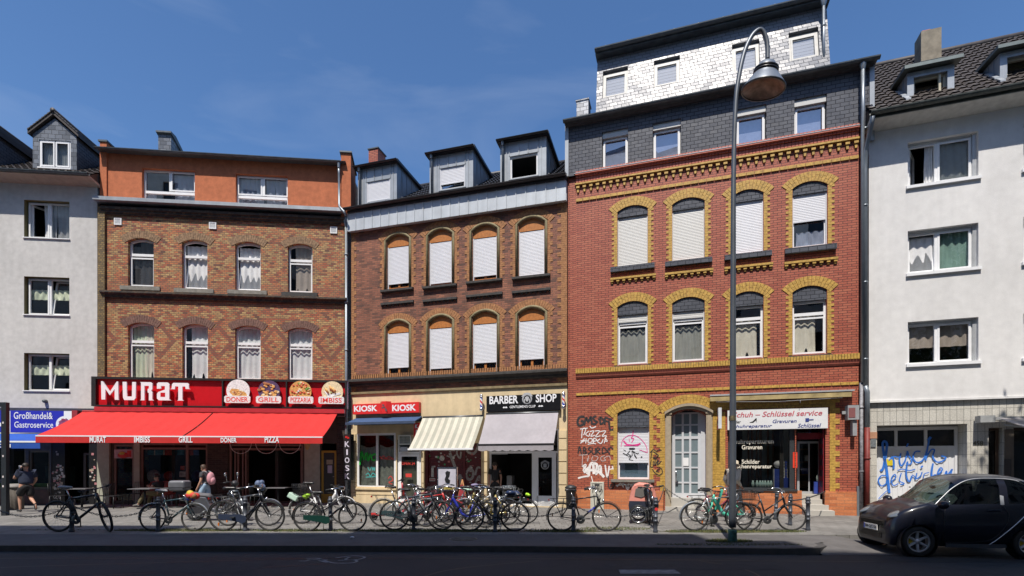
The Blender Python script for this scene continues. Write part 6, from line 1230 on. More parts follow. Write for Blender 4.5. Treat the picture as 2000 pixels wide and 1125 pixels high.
a, b_ = F3.u(1387,.27), F3.u(1663,.27); zt_ = F3.z(1525,767,.3); m = MB(); m.box(a,-.24,zt_-.02,b_+.1,-.02,zt_+.03); t.part(m, 'cover_board', ALU)
m = MB(); m.tube([(a,-.15,zt_-.12),(b_,-.15,zt_-.12)], .07, 10); m.box(a,-.29,zt_-.20,b_,-.24,zt_-.06,0); t.part(m, 'rolled_cloth', pm('ochre_faded_cloth', (.36,.28,.13), .85, var=.35, sc=3))
m = MB(); m.tube([(a+.2,-.1,zt_-.2),(a+2.3,-.16,zt_-.27)], .018, 6); m.tube([(b_-.2,-.1,zt_-.2),(b_-2.0,-.16,zt_-.26)], .018, 6); m.tube([(F3.u(1563,.25),-.25,zt_-.2),(F3.u(1563,.25),-.25,zt_-.34)], .008, 5); t.part(m, 'folding_arms', LETW)
t = F3.root('projecting_sign', 'small white projecting lightbox with red mark left of the shoe shop window', 'sign', F3.u(1404), .1, F3.z(1404,840))
u = F3.u(1404,.3); m = MB(); m.box(u-.04,-.62,F3.z(1404,838,.3),u+.06,-.22,F3.z(1404,798,.3)); t.part(m, 'lightbox', pm('lightbox_white', (.60,.62,.64), .4)); z = F3.z(1404,820,.3)
m = MB(); m.lathe([(0,.041),(.14,.041),(.14,.045)], 16, (u,-.42,z), (-1,0,0)); m.box(u-.05,-.52,z-.34,u-.041,-.3,z-.2); t.part(m, 'red_mark', rd); m = MB(); m.box(u-.0,-.22,z+.1,u+.03,-.003,z+.16); m.box(u-.0,-.22,z-.2,u+.03,-.003,z-.14); t.part(m, 'bracket', BLACK)
# ---- awning of the white house
GS = [clothmat('pale_awning_stripe', (.50,.47,.46), .3), clothmat('grey_awning_stripe', (.34,.32,.31), .3)]
t = F4.root('awning', 'pale striped awning of the right-hand white house, above the parked car', 'awning', F4.u(1925), 0, F4.z(1960,840))
a, b_ = F4.u(1918,.4), F4.u(2150,.4); zt_ = F4.z(1918,817,.3); d = 2.3; a2 = F4.u(1978,d); zf = F4.z(1978,847,d)
m = MB(); K = 16; S_ = 8
for i in range(K):
    for j in range(S_):
        f = lambda I, J: (a+.4+(b_-a)*I/K, -(.3+(d-.3)*J/S_), zt_+(zf-zt_)*J/S_); m.add([f(i,j),f(i+1,j),f(i+1,j+1),f(i,j+1)], [(0,1,2,3)], i % 2)
t.part(m, 'cloth', GS, fix=False)
m = MB(); m.box(a+.38,-d-.08,zf-.10,b_+.4,-d+.03,zf+.03); t.part(m, 'front_bar', LETW); m = MB(); m.box(a,-.32,zt_-.12,a+.35,-.01,zt_+.08); m.box(a+.35,-.22,zt_-.06,b_+.4,-.01,zt_+.04); m.tube([(a+.6,-.2,zt_-.2),(a+1.8,-1.2,zt_-.5),(a+.6,-d,zf-.05)], .03, 6); t.part(m, 'rail', pm('grey_rail', (.32,.33,.33), .5))
# ================================================================ bicycles
def gpt(px, py, z=.12): t = (CZ-z)*1000/(py-905); return Vector(((px-1000)/1000*t, t, z))
PAINT = {}
def paint(n, c, r=.3, metal=0):
    if n not in PAINT: PAINT[n] = pm('paint_'+n, c, r, metal, var=.05, coat=.4)
    return PAINT[n]
RIMS = {'silver': pm('rim_silver', (.55,.56,.57), .28, .9, var=.05), 'black': pm('rim_black', (.03,.03,.03), .4), 'white': pm('rim_white', (.55,.55,.55), .4)}
REFL = pm('amber_reflector', (.65,.16,.01), .3); REDL = pm('red_reflector', (.45,.01,.01), .3)
TAN = pm('tan_tyre', (.16,.12,.07), .8)
def bike(label, pr, pf, py, col, kind='diamond', pyf=None, steer=0, lean=0, R=.345, tw=.023, rim='silver', fend=None, rack=True, basket=None, case=None, bar='flat', sadd=.98, seatc=None, refl=True, extras=(), thick=.022, tyre=None, wb=1.06, stand=True, tube2=None):
    a = gpt(pr, py); b = gpt(pf, pyf or py); dv = b-a; L = dv.length; s = L/wb; s = max(.86, min(1.08, s)); h = math.atan2(dv.y, dv.x)
    mid = (a+b)/2; org = mid - Vector((math.cos(h), math.sin(h), 0))*wb*s/2
    t = thing('bicycle', label, 'bicycle', (org.x, org.y, .12), h, 'bicycles parked along the bollards'); t.rotation_euler = (rad(lean), 0, h); t.scale = (s, s, s)
    bb = Vector((.44, 0, .285)); st = Vector((.285, 0, .78)); hub = Vector((0,0,R)); HB = Vector((wb-.165, 0, .665)); HT = Vector((wb-.225, 0, .85)); fh = Vector((wb,0,R))
    if kind in ('step', 'city'): st = Vector((.30,0,.66))
    m = MB(); tb = lambda p, q, r=thick: m.tube([p, q], r, 7)
    tb(bb, st+(st-bb)*.02); tb(HB-(HT-HB)*.15, HT+(HT-HB)*.1, thick*1.25)
    if kind == 'diamond': tb(HT-(HT-HB)*.1, st-Vector((-.01,0,.03)), thick*.9); tb(HB, bb, thick*1.15)
    elif kind == 'mixte':
        tb(HT-(HT-HB)*.2, bb+(st-bb)*.42, thick*.8); tb(HB, bb, thick*1.1)
    elif kind == 'step':
        p = [HB+(HT-HB)*.5, Vector((wb-.36,0,.52)), Vector((.52,0,.36)), bb+(st-bb)*.25]; m.tube(smooth_line(p, 5), thick*.9, 7); p = [HB, Vector((wb-.38,0,.44)), Vector((.56,0,.28)), bb]; m.tube(smooth_line(p, 5), thick, 7)
    elif kind == 'city':
        p = [HB+(HT-HB)*.6, Vector((wb-.30,0,.62)), Vector((.60,0,.36)), bb+Vector((.02,0,.02))]; m.tube(smooth_line(p, 5), thick*2.1, 9)
    for sy in (-1, 1):
        o = Vector((0, .06*sy, 0)); m.tube([bb+o*.4, hub+o], thick*.6, 5); m.tube([st+o*.3-Vector((0,0,.02)), hub+o], thick*.5, 5)
    m.tube([bb+Vector((0,-.04,0)), bb+Vector((0,.04,0))], .024, 8)
    t_ = m.build('frame', col, t)
    if tube2: m = MB(); m.tube([HB+(bb-HB)*.25, HB+(bb-HB)*.6], thick*1.25, 8); m.build('frame_decal', tube2, t_)
    # steered front end
    ax = (HT-HB).normalized(); M = Matrix.Translation(HB) @ Matrix.Rotation(rad(steer), 4, ax) @ Matrix.Translation(-HB)
    def sv(mb): mb.v = [tuple(M @ Vector(p)) for p in mb.v]; return mb
    m = MB()
    for sy in (-1, 1): o = Vector((0,.055*sy,0)); m.tube([HB-ax*.03+o*.7, HB-ax*.10+o, fh+o], [thick, thick*.9, thick*.55], 6)
    m.tube([HB-ax*.03+Vector((0,-.04,0)), HB-ax*.03+Vector((0,.04,0))], thick, 6); sv(m).build('fork', col if kind != 'diamond' or fend else BLACK, t)
    m = MB(); top = HT+ax*(.12 if bar != 'drop' else .05)
    m.tube([HT, top], .013, 7)
    if bar == 'flat': P = [top+Vector((.06-.03*abs(k),.30*k,.02*abs(k))) for k in (-1,-.6,-.2,0,.2,.6,1)]
    elif bar == 'drop': P = [top+Vector(v) for v in ((-.02,-.2,-.12),(.08,-.21,-.14),(.12,-.21,-.05),(.05,-.2,0),(.05,0,0),(.05,.2,0),(.12,.21,-.05),(.08,.21,-.14),(-.02,.2,-.12))]
    else: P = [top+Vector(v) for v in ((-.26,-.27,.03),(-.12,-.29,.06),(.0,-.22,.07),(.05,-.08,.02),(.05,.08,.02),(.0,.22,.07),(-.12,.29,.06),(-.26,.27,.03))]
    m.tube([top, top+Vector((.05,0,0))], .014, 6); m.tube(smooth_line(P, 4), .012, 6); hb = sv(m).build('handlebar', BLACK if bar == 'flat' else CHROME, t)
    m = MB()
    for q in (P[0], P[-1]):
        d = (P[1]-P[0]) if q is P[0] else (P[-2]-P[-1]); d = d.normalized()*.11; m.tube([q, q+d], .019, 7)
        m.tube([q+d+Vector((0,0,-.01)), q+d*.4+Vector((.045,0,-.03)) ], .006, 5)
    m.tube(smooth_line([P[1]+Vector((.02,0,0)), top+Vector((.16,-.05,.02)), HT+Vector((.06,0,-.02)), HB+Vector((.02,.03,-.02))], 4), .005, 4); m.tube(smooth_line([P[-2]+Vector((.02,0,0)), top+Vector((.17,.05,.0)), HT+Vector((.02,.03,-.05)), HT-Vector((.2,0,.06))], 4), .005, 4)
    sv(m).build('grips_and_cables', RUBBER, hb)
    if refl: m = MB(); lp = HB+Vector((.06,0,.06)); m.lathe([(.0,0),(.03,.01),(.038,.05),(0,.055)], 10, lp, (1,0,0)); sv(m).build('front_light', CHROME, t)
    # saddle
    m = MB(); sp = st+(st-bb).normalized()*((sadd-st.z)/(st-bb).normalized().z); m.tube([st-Vector((0,0,.03)), sp-Vector((0,0,.05))], .0135, 7); m.build('seatpost', CHROME, t)
    m = MB(); n = 8; prof = [(-.14,.075,.0),(-.12,.085,.012),(-.05,.075,.008),(.02,.04,.002),(.08,.024,.0),(.13,.016,-.008)]; vs = []
    for x, w_, dz in prof:
        for k in range(n): a_ = 2*math.pi*k/n; vs.append((sp.x+x, w_*math.cos(a_), sp.z+dz+.028*math.sin(a_)-(.015 if abs(math.cos(a_)) > .9 else 0)))
    m.add(vs, [(i*n+k, i*n+(k+1) % n, (i+1)*n+(k+1) % n, (i+1)*n+k) for i in range(len(prof)-1) for k in range(n)] + [tuple(range(n)), tuple(range((len(prof)-1)*n, len(prof)*n))], 0, True)
    m.tube([(sp.x-.1,0,sp.z-.045),(sp.x+.08,0,sp.z-.03)], .008, 4); m.build('saddle', seatc or BLACK, t)
    for c, steered in ((hub, 0), (fh, 1)):
        m = MB(); k = 28; ring = [(c.x+(R-.032)*math.cos(2*math.pi*i/k), 0, c.z+(R-.032)*math.sin(2*math.pi*i/k)) for i in range(k)]
        m.tube(ring, .0115, 6, closed=True); m.tube([(c.x,-.04,c.z),(c.x,.04,c.z)], .02 if kind != 'city' else .05, 8)
        if steered: sv(m)
        w_ = m.build('wheel', RIMS[rim], t)
        m = MB(); ring = [(c.x+(R-tw)*math.cos(2*math.pi*i/36), 0, c.z+(R-tw)*math.sin(2*math.pi*i/36)) for i in range(36)]; m.tube(ring, tw, 7, closed=True)
        if steered: sv(m)
        m.build('tyre', tyre or RUBBER, w_)
        m = MB()
        for i in range(20):
            a_ = 2*math.pi*i/20; b_ = a_+(.35 if i % 2 else -.35); sy = .03 if i % 4 < 2 else -.03
            m.tube([(c.x+.02*math.cos(b_), sy, c.z+.02*math.sin(b_)), (c.x+(R-.035)*math.cos(a_), 0, c.z+(R-.035)*math.sin(a_))], .0016, 3, cap=False)
        if steered: sv(m)
        m.build('spokes', CHROME, w_)
        if refl and RND.random() < .6:
            m = MB()
            for a_ in (RND.uniform(0,6),): m.obox((c.x+.22*math.cos(a_), .0, c.z+.22*math.sin(a_)), (.012,0,0), (0,.016,0), (0,0,.035))
            if steered: sv(m)
            m.build('spoke_reflector', REFL, w_)
        if fend:
            m = MB(); a0, a1 = ((-.2, 2.75) if not steered else (.35, 2.7)); 
            if not steered: a0, a1 = .55, 3.35
            n = 16; rr = R+.022; vs = []
            for i in range(n+1):
                a_ = a0+(a1-a0)*i/n
                for yy, dr in ((-.026,-.012),(-.014,.0),(.014,.0),(.026,-.012)): vs.append((c.x+(rr+dr)*math.cos(a_), yy, c.z+(rr+dr)*math.sin(a_)))
            m.add(vs, [(i*4+j, i*4+j+1, (i+1)*4+j+1, (i+1)*4+j) for i in range(n) for j in range(3)], 0, True)
            for sy in (-.03,.03): e = a1-.25 if not steered else a0+.2; m.tube([(c.x,sy*1.5,c.z),(c.x+rr*math.cos(e),sy,c.z+rr*math.sin(e))], .004, 4)
            if steered: sv(m)
            m.build('mudguard', fend, t)
    m = MB(); y = -.055
    m.lathe([(.03,-.004),(.098,-.006),(.104,.0),(.098,.006),(.03,.004)], 20, (bb.x,y,bb.z), (0,1,0)); a_ = RND.uniform(0,3)
    for sg in (1, -1):
        e = bb+Vector((.17*math.cos(a_)*sg, y*1.4*sg, .17*math.sin(a_)*sg)); m.tube([bb+Vector((0,y*1.2*sg,0)), e], .011, 6); m.obox(e+Vector((0,.05*-sg*-1 if sg < 0 else -.05,0)), (.045,0,0), (0,.035,0), (0,0,.012))
    m.tube([bb+Vector((0,y,.088)), hub+Vector((0,y,.035))], .005, 4); m.tube([bb+Vector((0,y,-.088)), hub+Vector((0,y,-.035))], .005, 4); m.lathe([(.035,-.015),(.045,0),(.035,.012)], 12, (hub.x,y,hub.z), (0,1,0))
    m.build('crankset', DSTEEL, t)
    if case:
        m = MB(); m.prism([(-.07,R-.055),(.36,.225),(.46,.185),(.54,.22),(.56,.29),(.52,.36),(.42,.385),(-.07,R+.055)], -.085, -.06); m.build('chain_guard', case, t)
    if rack:
        m = MB(); z = R*2+.085
        for sy in (-.055, 0, .055): m.tube([(-.28,sy,z),(.22,sy,z)], .006, 5)
        m.tube([(-.28,-.055,z),(-.28,.055,z)], .006, 5); m.tube([(-.02,-.055,z),(-.02,.055,z)], .006, 5)
        for sy in (-.065,.065): m.tube([(-.2,sy*.85,z),(0,sy,R)], .006, 5); m.tube([(.05,sy*.85,z),(0,sy,R)], .006, 5)
        m.tube([(.22,0,z),(st.x,0,st.z-.06)], .006, 5); r_ = m.build('luggage_rack', BLACK, t); m = MB(); m.box(-.31,-.04,z-.05,-.29,.04,z-.01); m.build('rear_light', REDL, r_)
    if basket:
        where, mat = basket; cx, cz = (wb-.02, .76) if where == 'front' else (-.05, R*2+.10)
        m = MB(); w0, w1, dd, hh = .15, .18, .12, .22
        for k in range(6):
            f = k/5; w_ = w0+(w1-w0)*f; d_ = dd+.03*f; m.tube([(cx-w_,-d_,cz+hh*f),(cx+w_,-d_,cz+hh*f),(cx+w_,d_,cz+hh*f),(cx-w_,d_,cz+hh*f)], .004 if k < 5 else .008, 4, closed=True)
        for k in range(9):
            x = -1+2*k/8
            for sy in (-1,1): m.tube([(cx+x*w0,sy*dd,cz),(cx+x*w1,sy*(dd+.03),cz+hh)], .0035, 4)
            if k < 6:
                yy = -1+2*k/5
                for sx in (-1,1): m.tube([(cx+sx*w0,yy*dd,cz),(cx+sx*w1,yy*(dd+.03),cz+hh)], .0035, 4)
            m.tube([(cx+x*w0,-dd,cz),(cx+x*w0,dd,cz)], .0035, 4)
        if where == 'front': sv(m)
        m.build('basket', mat, t)
    if stand: m = MB(); m.tube([bb-Vector((.06,0,0)), Vector((bb.x-.12,.12,.012))], .009, 5); m.build('kickstand', CHROME, t)
    for f in extras: f(t, dict(bb=bb, st=st, HT=HT, HB=HB, top=top, wb=wb, R=R, sp=sp, sv=sv))
    return t
def ex_bag(cx, cz, mats, size=(.16,.12,.14), name='bag', tilt=0, n=7):   # soft rounded bag or bundle
    def f(t, k):
        m = MB(); R_ = random.Random(int(cx*100)+int(cz*100))
        for i in range(n): m.ball((cx+R_.uniform(-.5,.5)*size[0], R_.uniform(-.4,.4)*size[1], cz+R_.uniform(-.5,.5)*size[2]), (size[0]*R_.uniform(.4,.7), size[1]*R_.uniform(.6,.9), size[2]*R_.uniform(.4,.7)), i % len(mats), 10, 7)
        m.build(name, mats, t)
    return f
def ex_box(x0, y0, z0, x1, y1, z1, mat, name, tilt=0):
    def f(t, k):
        m = MB(); c = ((x0+x1)/2,(y0+y1)/2,(z0+z1)/2); ca, sa = math.cos(tilt), math.sin(tilt); hx, hy, hz = (x1-x0)/2, (y1-y0)/2, (z1-z0)/2
        m.obox(c, (hx*ca,0,-hx*sa), (0,hy,0), (hz*sa,0,hz*ca)); o = m.build(name, mat, t); b = o.modifiers.new('round', 'BEVEL'); b.width = .02; b.segments = 2
    return f
def ex_child(mat, mat2):
    def f(t, k):
        z = .80; m = MB(); m.tube(smooth_line([(.05,0,z+.02),(-.08,0,z),(-.20,0,z+.08),(-.27,0,z+.30),(-.29,0,z+.50)], 4), [.12]*16+[.10], 8); m.v = [(x, y*1.2, zz) for x, y, zz in m.v]; o = m.build('child_seat', mat, t)
        m = MB(); m.tube(smooth_line([(.06,.0,z+.10),(-.06,0,z+.10),(-.14,0,z+.20)], 4), .09, 8); m.build('seat_cushion', mat2, o)
    return f
bk = paint('black', (.015,.015,.018)); gr_ = paint('graphite', (.05,.06,.075)); te = paint('dark_teal', (.02,.05,.06)); wh = paint('white', (.62,.62,.62)); gn = paint('bottle_green', (.01,.045,.035)); rd_ = paint('red', (.50,.03,.03)); bl_ = paint('blue', (.02,.03,.30)); si = paint('silver', (.42,.46,.48), .25, .6); mi = paint('mint', (.08,.50,.36), .35); wn = paint('wine', (.18,.02,.04)); nv = paint('navy', (.02,.035,.09)); ye = paint('faded_yellow', (.40,.32,.10))
bike('black mountain bike with fat tyres and turned front wheel, beside the leftmost bollard', 114, 212, 1039, bk, steer=-38, tw=.027, rim='black', rack=False, sadd=1.0, refl=False, thick=.027, R=.355, lean=3, wb=1.10, stand=False, seatc=pm('grey_saddle', (.28,.29,.30), .5))
bike('dark teal bicycle with chrome mudguards and a colourful bundle at its handlebar', 297, 379, 1037, te, fend=si, bar='drop', sadd=1.02, rack=False, lean=-4, seatc=pm('pale_saddle', (.40,.40,.42), .5), stand=False,
    extras=(ex_bag(.98, .86, [pm('bag_yellow', (.42,.30,.03), .7, var=.3), pm('bag_red', (.55,.04,.03), .7), pm('bag_blue', (.05,.07,.35), .7), pm('bag_orange', (.35,.16,.06), .7)], (.15,.11,.15), 'handlebar_bundle', n=14),))
bike('black step-through bicycle with blue-grey chain guard, in front of the fourth bollard from the left', 437, 528, 1037, bk, 'step', fend=bk, case=pm('blue_grey_guard', (.03,.042,.075), .4), rack=True, bar='swept', lean=3, basket=None)
bike('graphite trekking bicycle with a pale blue bag on its handlebar, behind a black step-through one', 446, 525, 1027, gr_, 'diamond', fend=si, steer=6, lean=-3, sadd=.97, extras=(ex_bag(.80, 1.06, [pm('blue_grey_bag', (.10,.14,.24), .6)], (.12,.10,.14), 'handlebar_bag'), ex_bag(.12, .85, [BLACK, gr_], (.2,.1,.12), 'saddlebag')))
bike('black roadster with long dark green chain case and thin black mudguards', 601, 689, 1038, bk, 'mixte', fend=bk, case=gn, rack=False, bar='swept', rim='black', lean=2, sadd=.92)
bike('white bicycle with green and white child seat, behind the dark green chain case', 590, 671, 1023, wh, 'city', fend=wh, rack=True, rim='silver', sadd=1.04, lean=-3, bar='flat', basket=('rear', BLACK), extras=(ex_bag(.12, .70, [pm('lime_bag', (.35,.62,.04), .6)], (.12,.10,.09), 'lime_saddlebag', n=3), ex_box(-.36,-.09,.62,-.1,.09,.76, pm('mint_white_shell', (.45,.62,.52), .4), 'rear_shell', .5)))
bike('graphite grey trekking bicycle with sloping top tube, in front of the fifth bollard', 770, 862, 1036, gr_, 'diamond', steer=-12, tw=.022, rack=False, sadd=.93, thick=.021, lean=2)
bike('silver city bicycle with wide rear rack, leftmost of the big bicycle cluster', 748, 832, 1029, si, 'city', fend=si, rack=True, bar='swept', lean=-5, case=pm('teal_guard', (.02,.045,.05), .4))
bike('red framed bicycle with orange mudguard in the middle of the big cluster', 803, 882, 1027, rd_, 'diamond', fend=rd_, steer=10, lean=4, bar='swept', sadd=.97, thick=.018)
bike('wine red bicycle with drop handlebar at the back of the big cluster', 790, 866, 1019, wn, 'diamond', bar='drop', lean=-3, rack=False, rim='black')
bike('bright royal blue framed bicycle facing left in the big cluster', 948, 868, 1031, bl_, 'city', fend=bk, rack=True, lean=5, bar='swept', thick=.018, steer=15)
bike('graphite bicycle facing left with front basket, behind the royal blue one', 925, 848, 1022, gr_, 'mixte', fend=si, basket=('front', DSTEEL), lean=-4, bar='swept')
bike('navy and white bicycle with pale green saddle cover in front of the stickered shutter', 897, 973, 1025, wh, 'mixte', fend=si, bar='swept', lean=3, sadd=.96, seatc=pm('pale_green_cover', (.42,.60,.50), .6), rim='silver', thick=.018)
bike('black step-through bicycle facing left with lime helmet on its rack', 1006, 917, 1038, bk, 'step', fend=bk, rack=True, bar='swept', lean=2, extras=(ex_bag(-.30, .86, [pm('lime_helmet', (.45,.80,.03), .4)], (.06,.07,.06), 'helmet', n=3), ex_bag(.02, .86, [nv, bk], (.2,.09,.09), 'rolled_bag')))
bike('yellowish bicycle facing left with a grey crate on its rack before the barber door', 990, 910, 1026, ye, 'mixte', fend=si, rack=True, lean=-4, bar='swept', basket=('rear', si), extras=(ex_bag(.85, 1.02, [pm('lilac_bag', (.20,.17,.28), .7)], (.14,.09,.07), 'lilac_cover', n=4),))
bike('silver and black bicycle half hidden between the royal blue one and the barber door', 955, 1028, 1023, si, 'diamond', fend=bk, rack=True, lean=3, sadd=.98)
bike('black trekking bicycle with blue down tube decal, alone before the red brick wall', 1097, 1185, 1038, bk, 'diamond', fend=bk, steer=-8, rack=True, lean=-2, sadd=.97, thick=.018, tube2=paint('decal_blue', (.02,.03,.30)), bar='swept')
bike('silver racing bicycle with chrome mudguard, in front of the white house door', 1356, 1443, 1037, si, 'diamond', fend=si, rack=False, bar='drop', lean=3, sadd=.97, seatc=BLACK, thick=.014)
bike('mint green sharing bicycle facing left beside the grey lamp post', 1452, 1378, 1026, mi, 'city', fend=bk, rack=False, lean=-3, steer=8, thick=.026, rim='black', R=.32, bar='flat', extras=(ex_box(.66,-.03,.42,.74,.03,1.02, mi, 'steering_column', -.28),))
bike('wine red bicycle standing behind the silver racing bicycle', 1362, 1432, 1019, wn, 'diamond', fend=bk, lean=2, bar='swept', rack=True)
bike('black mixte bicycle with silver stripe and black rear basket, right of the lamp post', 1462, 1545, 1037, bk, 'mixte', fend=bk, lean=2, rack=True, steer=-14, sadd=.98, tube2=si, bar='swept', basket=('rear', BLACK))
b_ = bike('black bicycle parked end-on beside the pink trailer, its front wheel towards the road', 1262, 1287, 1018, bk, 'mixte', pyf=1041, fend=bk, rack=True, lean=4, bar='flat', wb=1.06)

# ---------------------------------------------------------------- pink bicycle trailer
g0 = gpt(1238, 1020); t = thing('bicycle_trailer', 'pink and black child bicycle trailer before the red brick wall', 'bicycle trailer', (g0.x, g0.y, .12), rad(-14))
PKC = pm('salmon_canvas', (.62,.24,.19), .8, var=.1, bm=.2); DNC = pm('dark_navy_canvas', (.015,.02,.04), .8)
m = MB(); m.prism([(-.10,.22),(-.14,.50),(-.12,.62),(.62,.62),(.66,.50),(.60,.22)], -.36, .36); lo_ = m.build('lower_body', DNC, t)
m = MB(); vs = []; n = 10
prof = [(-.13,.60),(-.12,.72),(-.06,.95),(.02,1.07),(.14,1.12),(.38,1.10),(.52,1.02),(.60,.80),(.63,.60)]
for i, (x, z) in enumerate(prof):
    for j in range(n+1): y = -.36+.72*j/n; e = abs(j-n/2)/(n/2); vs.append((x*(1)+.25*(1-1)*e, y*(1-.06*(z-.6)), z-(.05*e**4)*(z > .7)))
m.add(vs, [(i*(n+1)+j, i*(n+1)+j+1, (i+1)*(n+1)+j+1, (i+1)*(n+1)+j) for i in range(len(prof)-1) for j in range(n)], 0, True)
for y in (-.355,.355): m.add([(x, y*(1-.06*(z-.6)), z-(.05 if z > .7 else 0)) for x, z in prof], [tuple(range(len(prof)))], 0)
m.build('canopy', PKC, t)
m = MB(); m.prism([(.02,.76),(.05,.95),(.14,1.0),(.36,1.0),(.42,.9),(.38,.8),(.2,.72)], -.372, -.362); m.build('window_film', pm('mesh_window', (.14,.13,.12), .5), t)
for y in (-.44,.44):
    m = MB(); c = (.12, y, .25); m.tube([(c[0]+.225*math.cos(a*.2244), y, c[2]+.225*math.sin(a*.2244)) for a in range(28)], .018, 6, closed=True); w_ = m.build('wheel', RUBBER, t)
    m = MB()
    for i in range(14): a = i*.4488; m.tube([c, (c[0]+.2*math.cos(a), y, c[2]+.2*math.sin(a))], .002, 3)
    m.tube([(c[0]+.2*math.cos(a*.2618), y, c[2]+.2*math.sin(a*.2618)) for a in range(24)], .009, 5, closed=True); m.tube([(c[0],y*.8,c[2]),(c[0],y*1.02,c[2])], .02, 6); m.build('spokes', CHROME, w_)
    m = MB(); m.tube([(c[0]+.26*math.cos(a*.2), y, c[2]+.26*math.sin(a*.2)) for a in range(2,15)], [.012]*13, 5); m.build('mudguard', BLACK, t)
m = MB(); m.tube([(.5,-.3,.25),(.9,-.2,.32),(1.15,-.1,.45)], .014, 6); m.tube([(-.1,-.3,1.0),(-.3,-.3,1.08),(-.3,.3,1.08),(-.1,.3,1.0)], .012, 6); m.tube([(.12,-.44,.25),(.12,.44,.25)], .014, 6); m.build('frame', DSTEEL, t)

# ---------------------------------------------------------------- red electric kick scooter
g0 = gpt(738, 1016); t = thing('kick_scooter', 'red and white electric kick scooter at the left edge of the bicycle cluster', 'scooter', (g0.x, g0.y, .12), rad(3))
m = MB(); m.box(-.05,-.08,.13,.62,.08,.17); m.box(-.2,-.05,.14,-.05,.05,.22); m.tube([(.62,0,.15),(.78,0,.30)], .035, 8); o = m.build('deck', rd_, t); b = o.modifiers.new('round','BEVEL'); b.width = .015; b.segments = 2
m = MB(); m.tube([(.80,0,.25),(.76,0,.62)], .045, 10); m.build('white_column', wh, t); m = MB(); m.tube([(.76,0,.62),(.70,0,1.12)], .036, 8); m.build('steering_column', rd_, t)
m = MB(); m.tube(smooth_line([(.62,-.25,1.14),(.70,-.12,1.17),(.71,.12,1.17),(.62,.25,1.14)], 4), .016, 7); m.box(.66,-.06,1.14,.76,.06,1.2); m.build('handlebar', BLACK, t)
for x in (-.12, .86): m = MB(); m.tube([(x+.1*math.cos(a*.3927),0,.12+.1*math.sin(a*.3927)) for a in range(16)], .028, 7, closed=True); m.lathe([(0,-.02),(.07,-.02),(.07,.02),(0,.02)], 12, (x,0,.12), (0,1,0)); m.build('wheel', RUBBER, t)

# ---------------------------------------------------------------- grey motor scooter with top case
g0 = gpt(383, 1017); t = thing('motor_scooter', 'silver grey motor scooter with grey top case, behind the parked bicycles', 'motor scooter', (g0.x, g0.y, .12), rad(4))
SG_ = pm('scooter_grey', (.10,.105,.12), .3, .3, var=.06, coat=.5); SD = pm('scooter_dark', (.03,.03,.035), .5)
for x in (0, 1.26):
    m = MB(); m.tube([(x+.21*math.cos(a*.2618),0,.26+.21*math.sin(a*.2618)) for a in range(24)], .055, 9, closed=True); w_ = m.build('wheel', RUBBER, t); m = MB(); m.lathe([(0,-.03),(.15,-.03),(.16,0),(.15,.03),(0,.03)], 16, (x,0,.26), (0,1,0)); m.build('rim', ALU, w_)
m = MB(); m.prism([(-.28,.66),(-.20,.50),(.05,.42),(.30,.30),(.50,.26),(.80,.26),(.86,.34),(.54,.36),(.42,.50),(.34,.68),(.0,.72)], -.15, .15); m.prism([(.78,.26),(.98,.42),(1.06,.80),(1.10,.96),(1.04,.98),(.96,.66),(.84,.40),(.74,.34)], -.19, .19); m.prism([(1.06,.50),(1.48,.44),(1.46,.52),(1.30,.58),(1.10,.62)], -.07, .07)
o = m.build('body_panels', SG_, t); b = o.modifiers.new('round','BEVEL'); b.width = .035; b.segments = 3
m = MB(); vs = []; pr = [(-.30,.80,.10),(-.22,.84,.14),(.0,.82,.15),(.18,.79,.15),(.36,.78,.13),(.44,.73,.10)]
for x, z, w_ in pr:
    for k in range(10): a = 2*math.pi*k/10; vs.append((x, w_*math.cos(a), z-.06+.07*math.sin(a)))
m.add(vs, [(i*10+k, i*10+(k+1) % 10, (i+1)*10+(k+1) % 10, (i+1)*10+k) for i in range(5) for k in range(10)] + [tuple(range(10)), tuple(range(50,60))], 0, True); m.build('seat', pm('grey_seat_cover', (.11,.11,.12), .75), t)
m = MB(); m.box(-.68,-.20,.86,-.22,.20,1.16); o = m.build('top_case', pm('case_grey', (.12,.125,.14), .45), t); b = o.modifiers.new('round','BEVEL'); b.width = .07; b.segments = 4
m = MB(); m.box(-.69,-.205,.95,-.21,.205,.975); m.box(-.5,-.08,.76,-.25,.08,.86); m.build('case_seam', SD, o)
m = MB(); m.tube([(1.10,0,.9),(1.03,0,1.08)], .04, 8); m.tube(smooth_line([(.92,-.34,1.10),(1.02,-.2,1.12),(1.05,0,1.08),(1.02,.2,1.12),(.92,.34,1.10)], 4), .016, 7); m.ball((1.08,0,1.07), (.09,.12,.09)); m.build('handlebar', SD, t)
for y in (-.3,.3): m = MB(); m.tube([(1.0,y,1.12),(1.0,y*1.2,1.30)], .007, 5); m.lathe([(0,0),(.055,0),(.055,.02),(0,.02)], 12, (1.0,y*1.25,1.34), (-1,0,.1)); m.build('mirror', CHROME, t)
m = MB(); m.tube([(1.26,-.09,.26),(1.14,-.08,.62)], .02, 6); m.tube([(1.26,.09,.26),(1.14,.08,.62)], .02, 6); m.box(-.1,-.17,.22,.36,-.10,.40); m.tube([(-.3,.16,.24),(.2,.16,.24)], .05, 8); m.build('engine', SD, t)
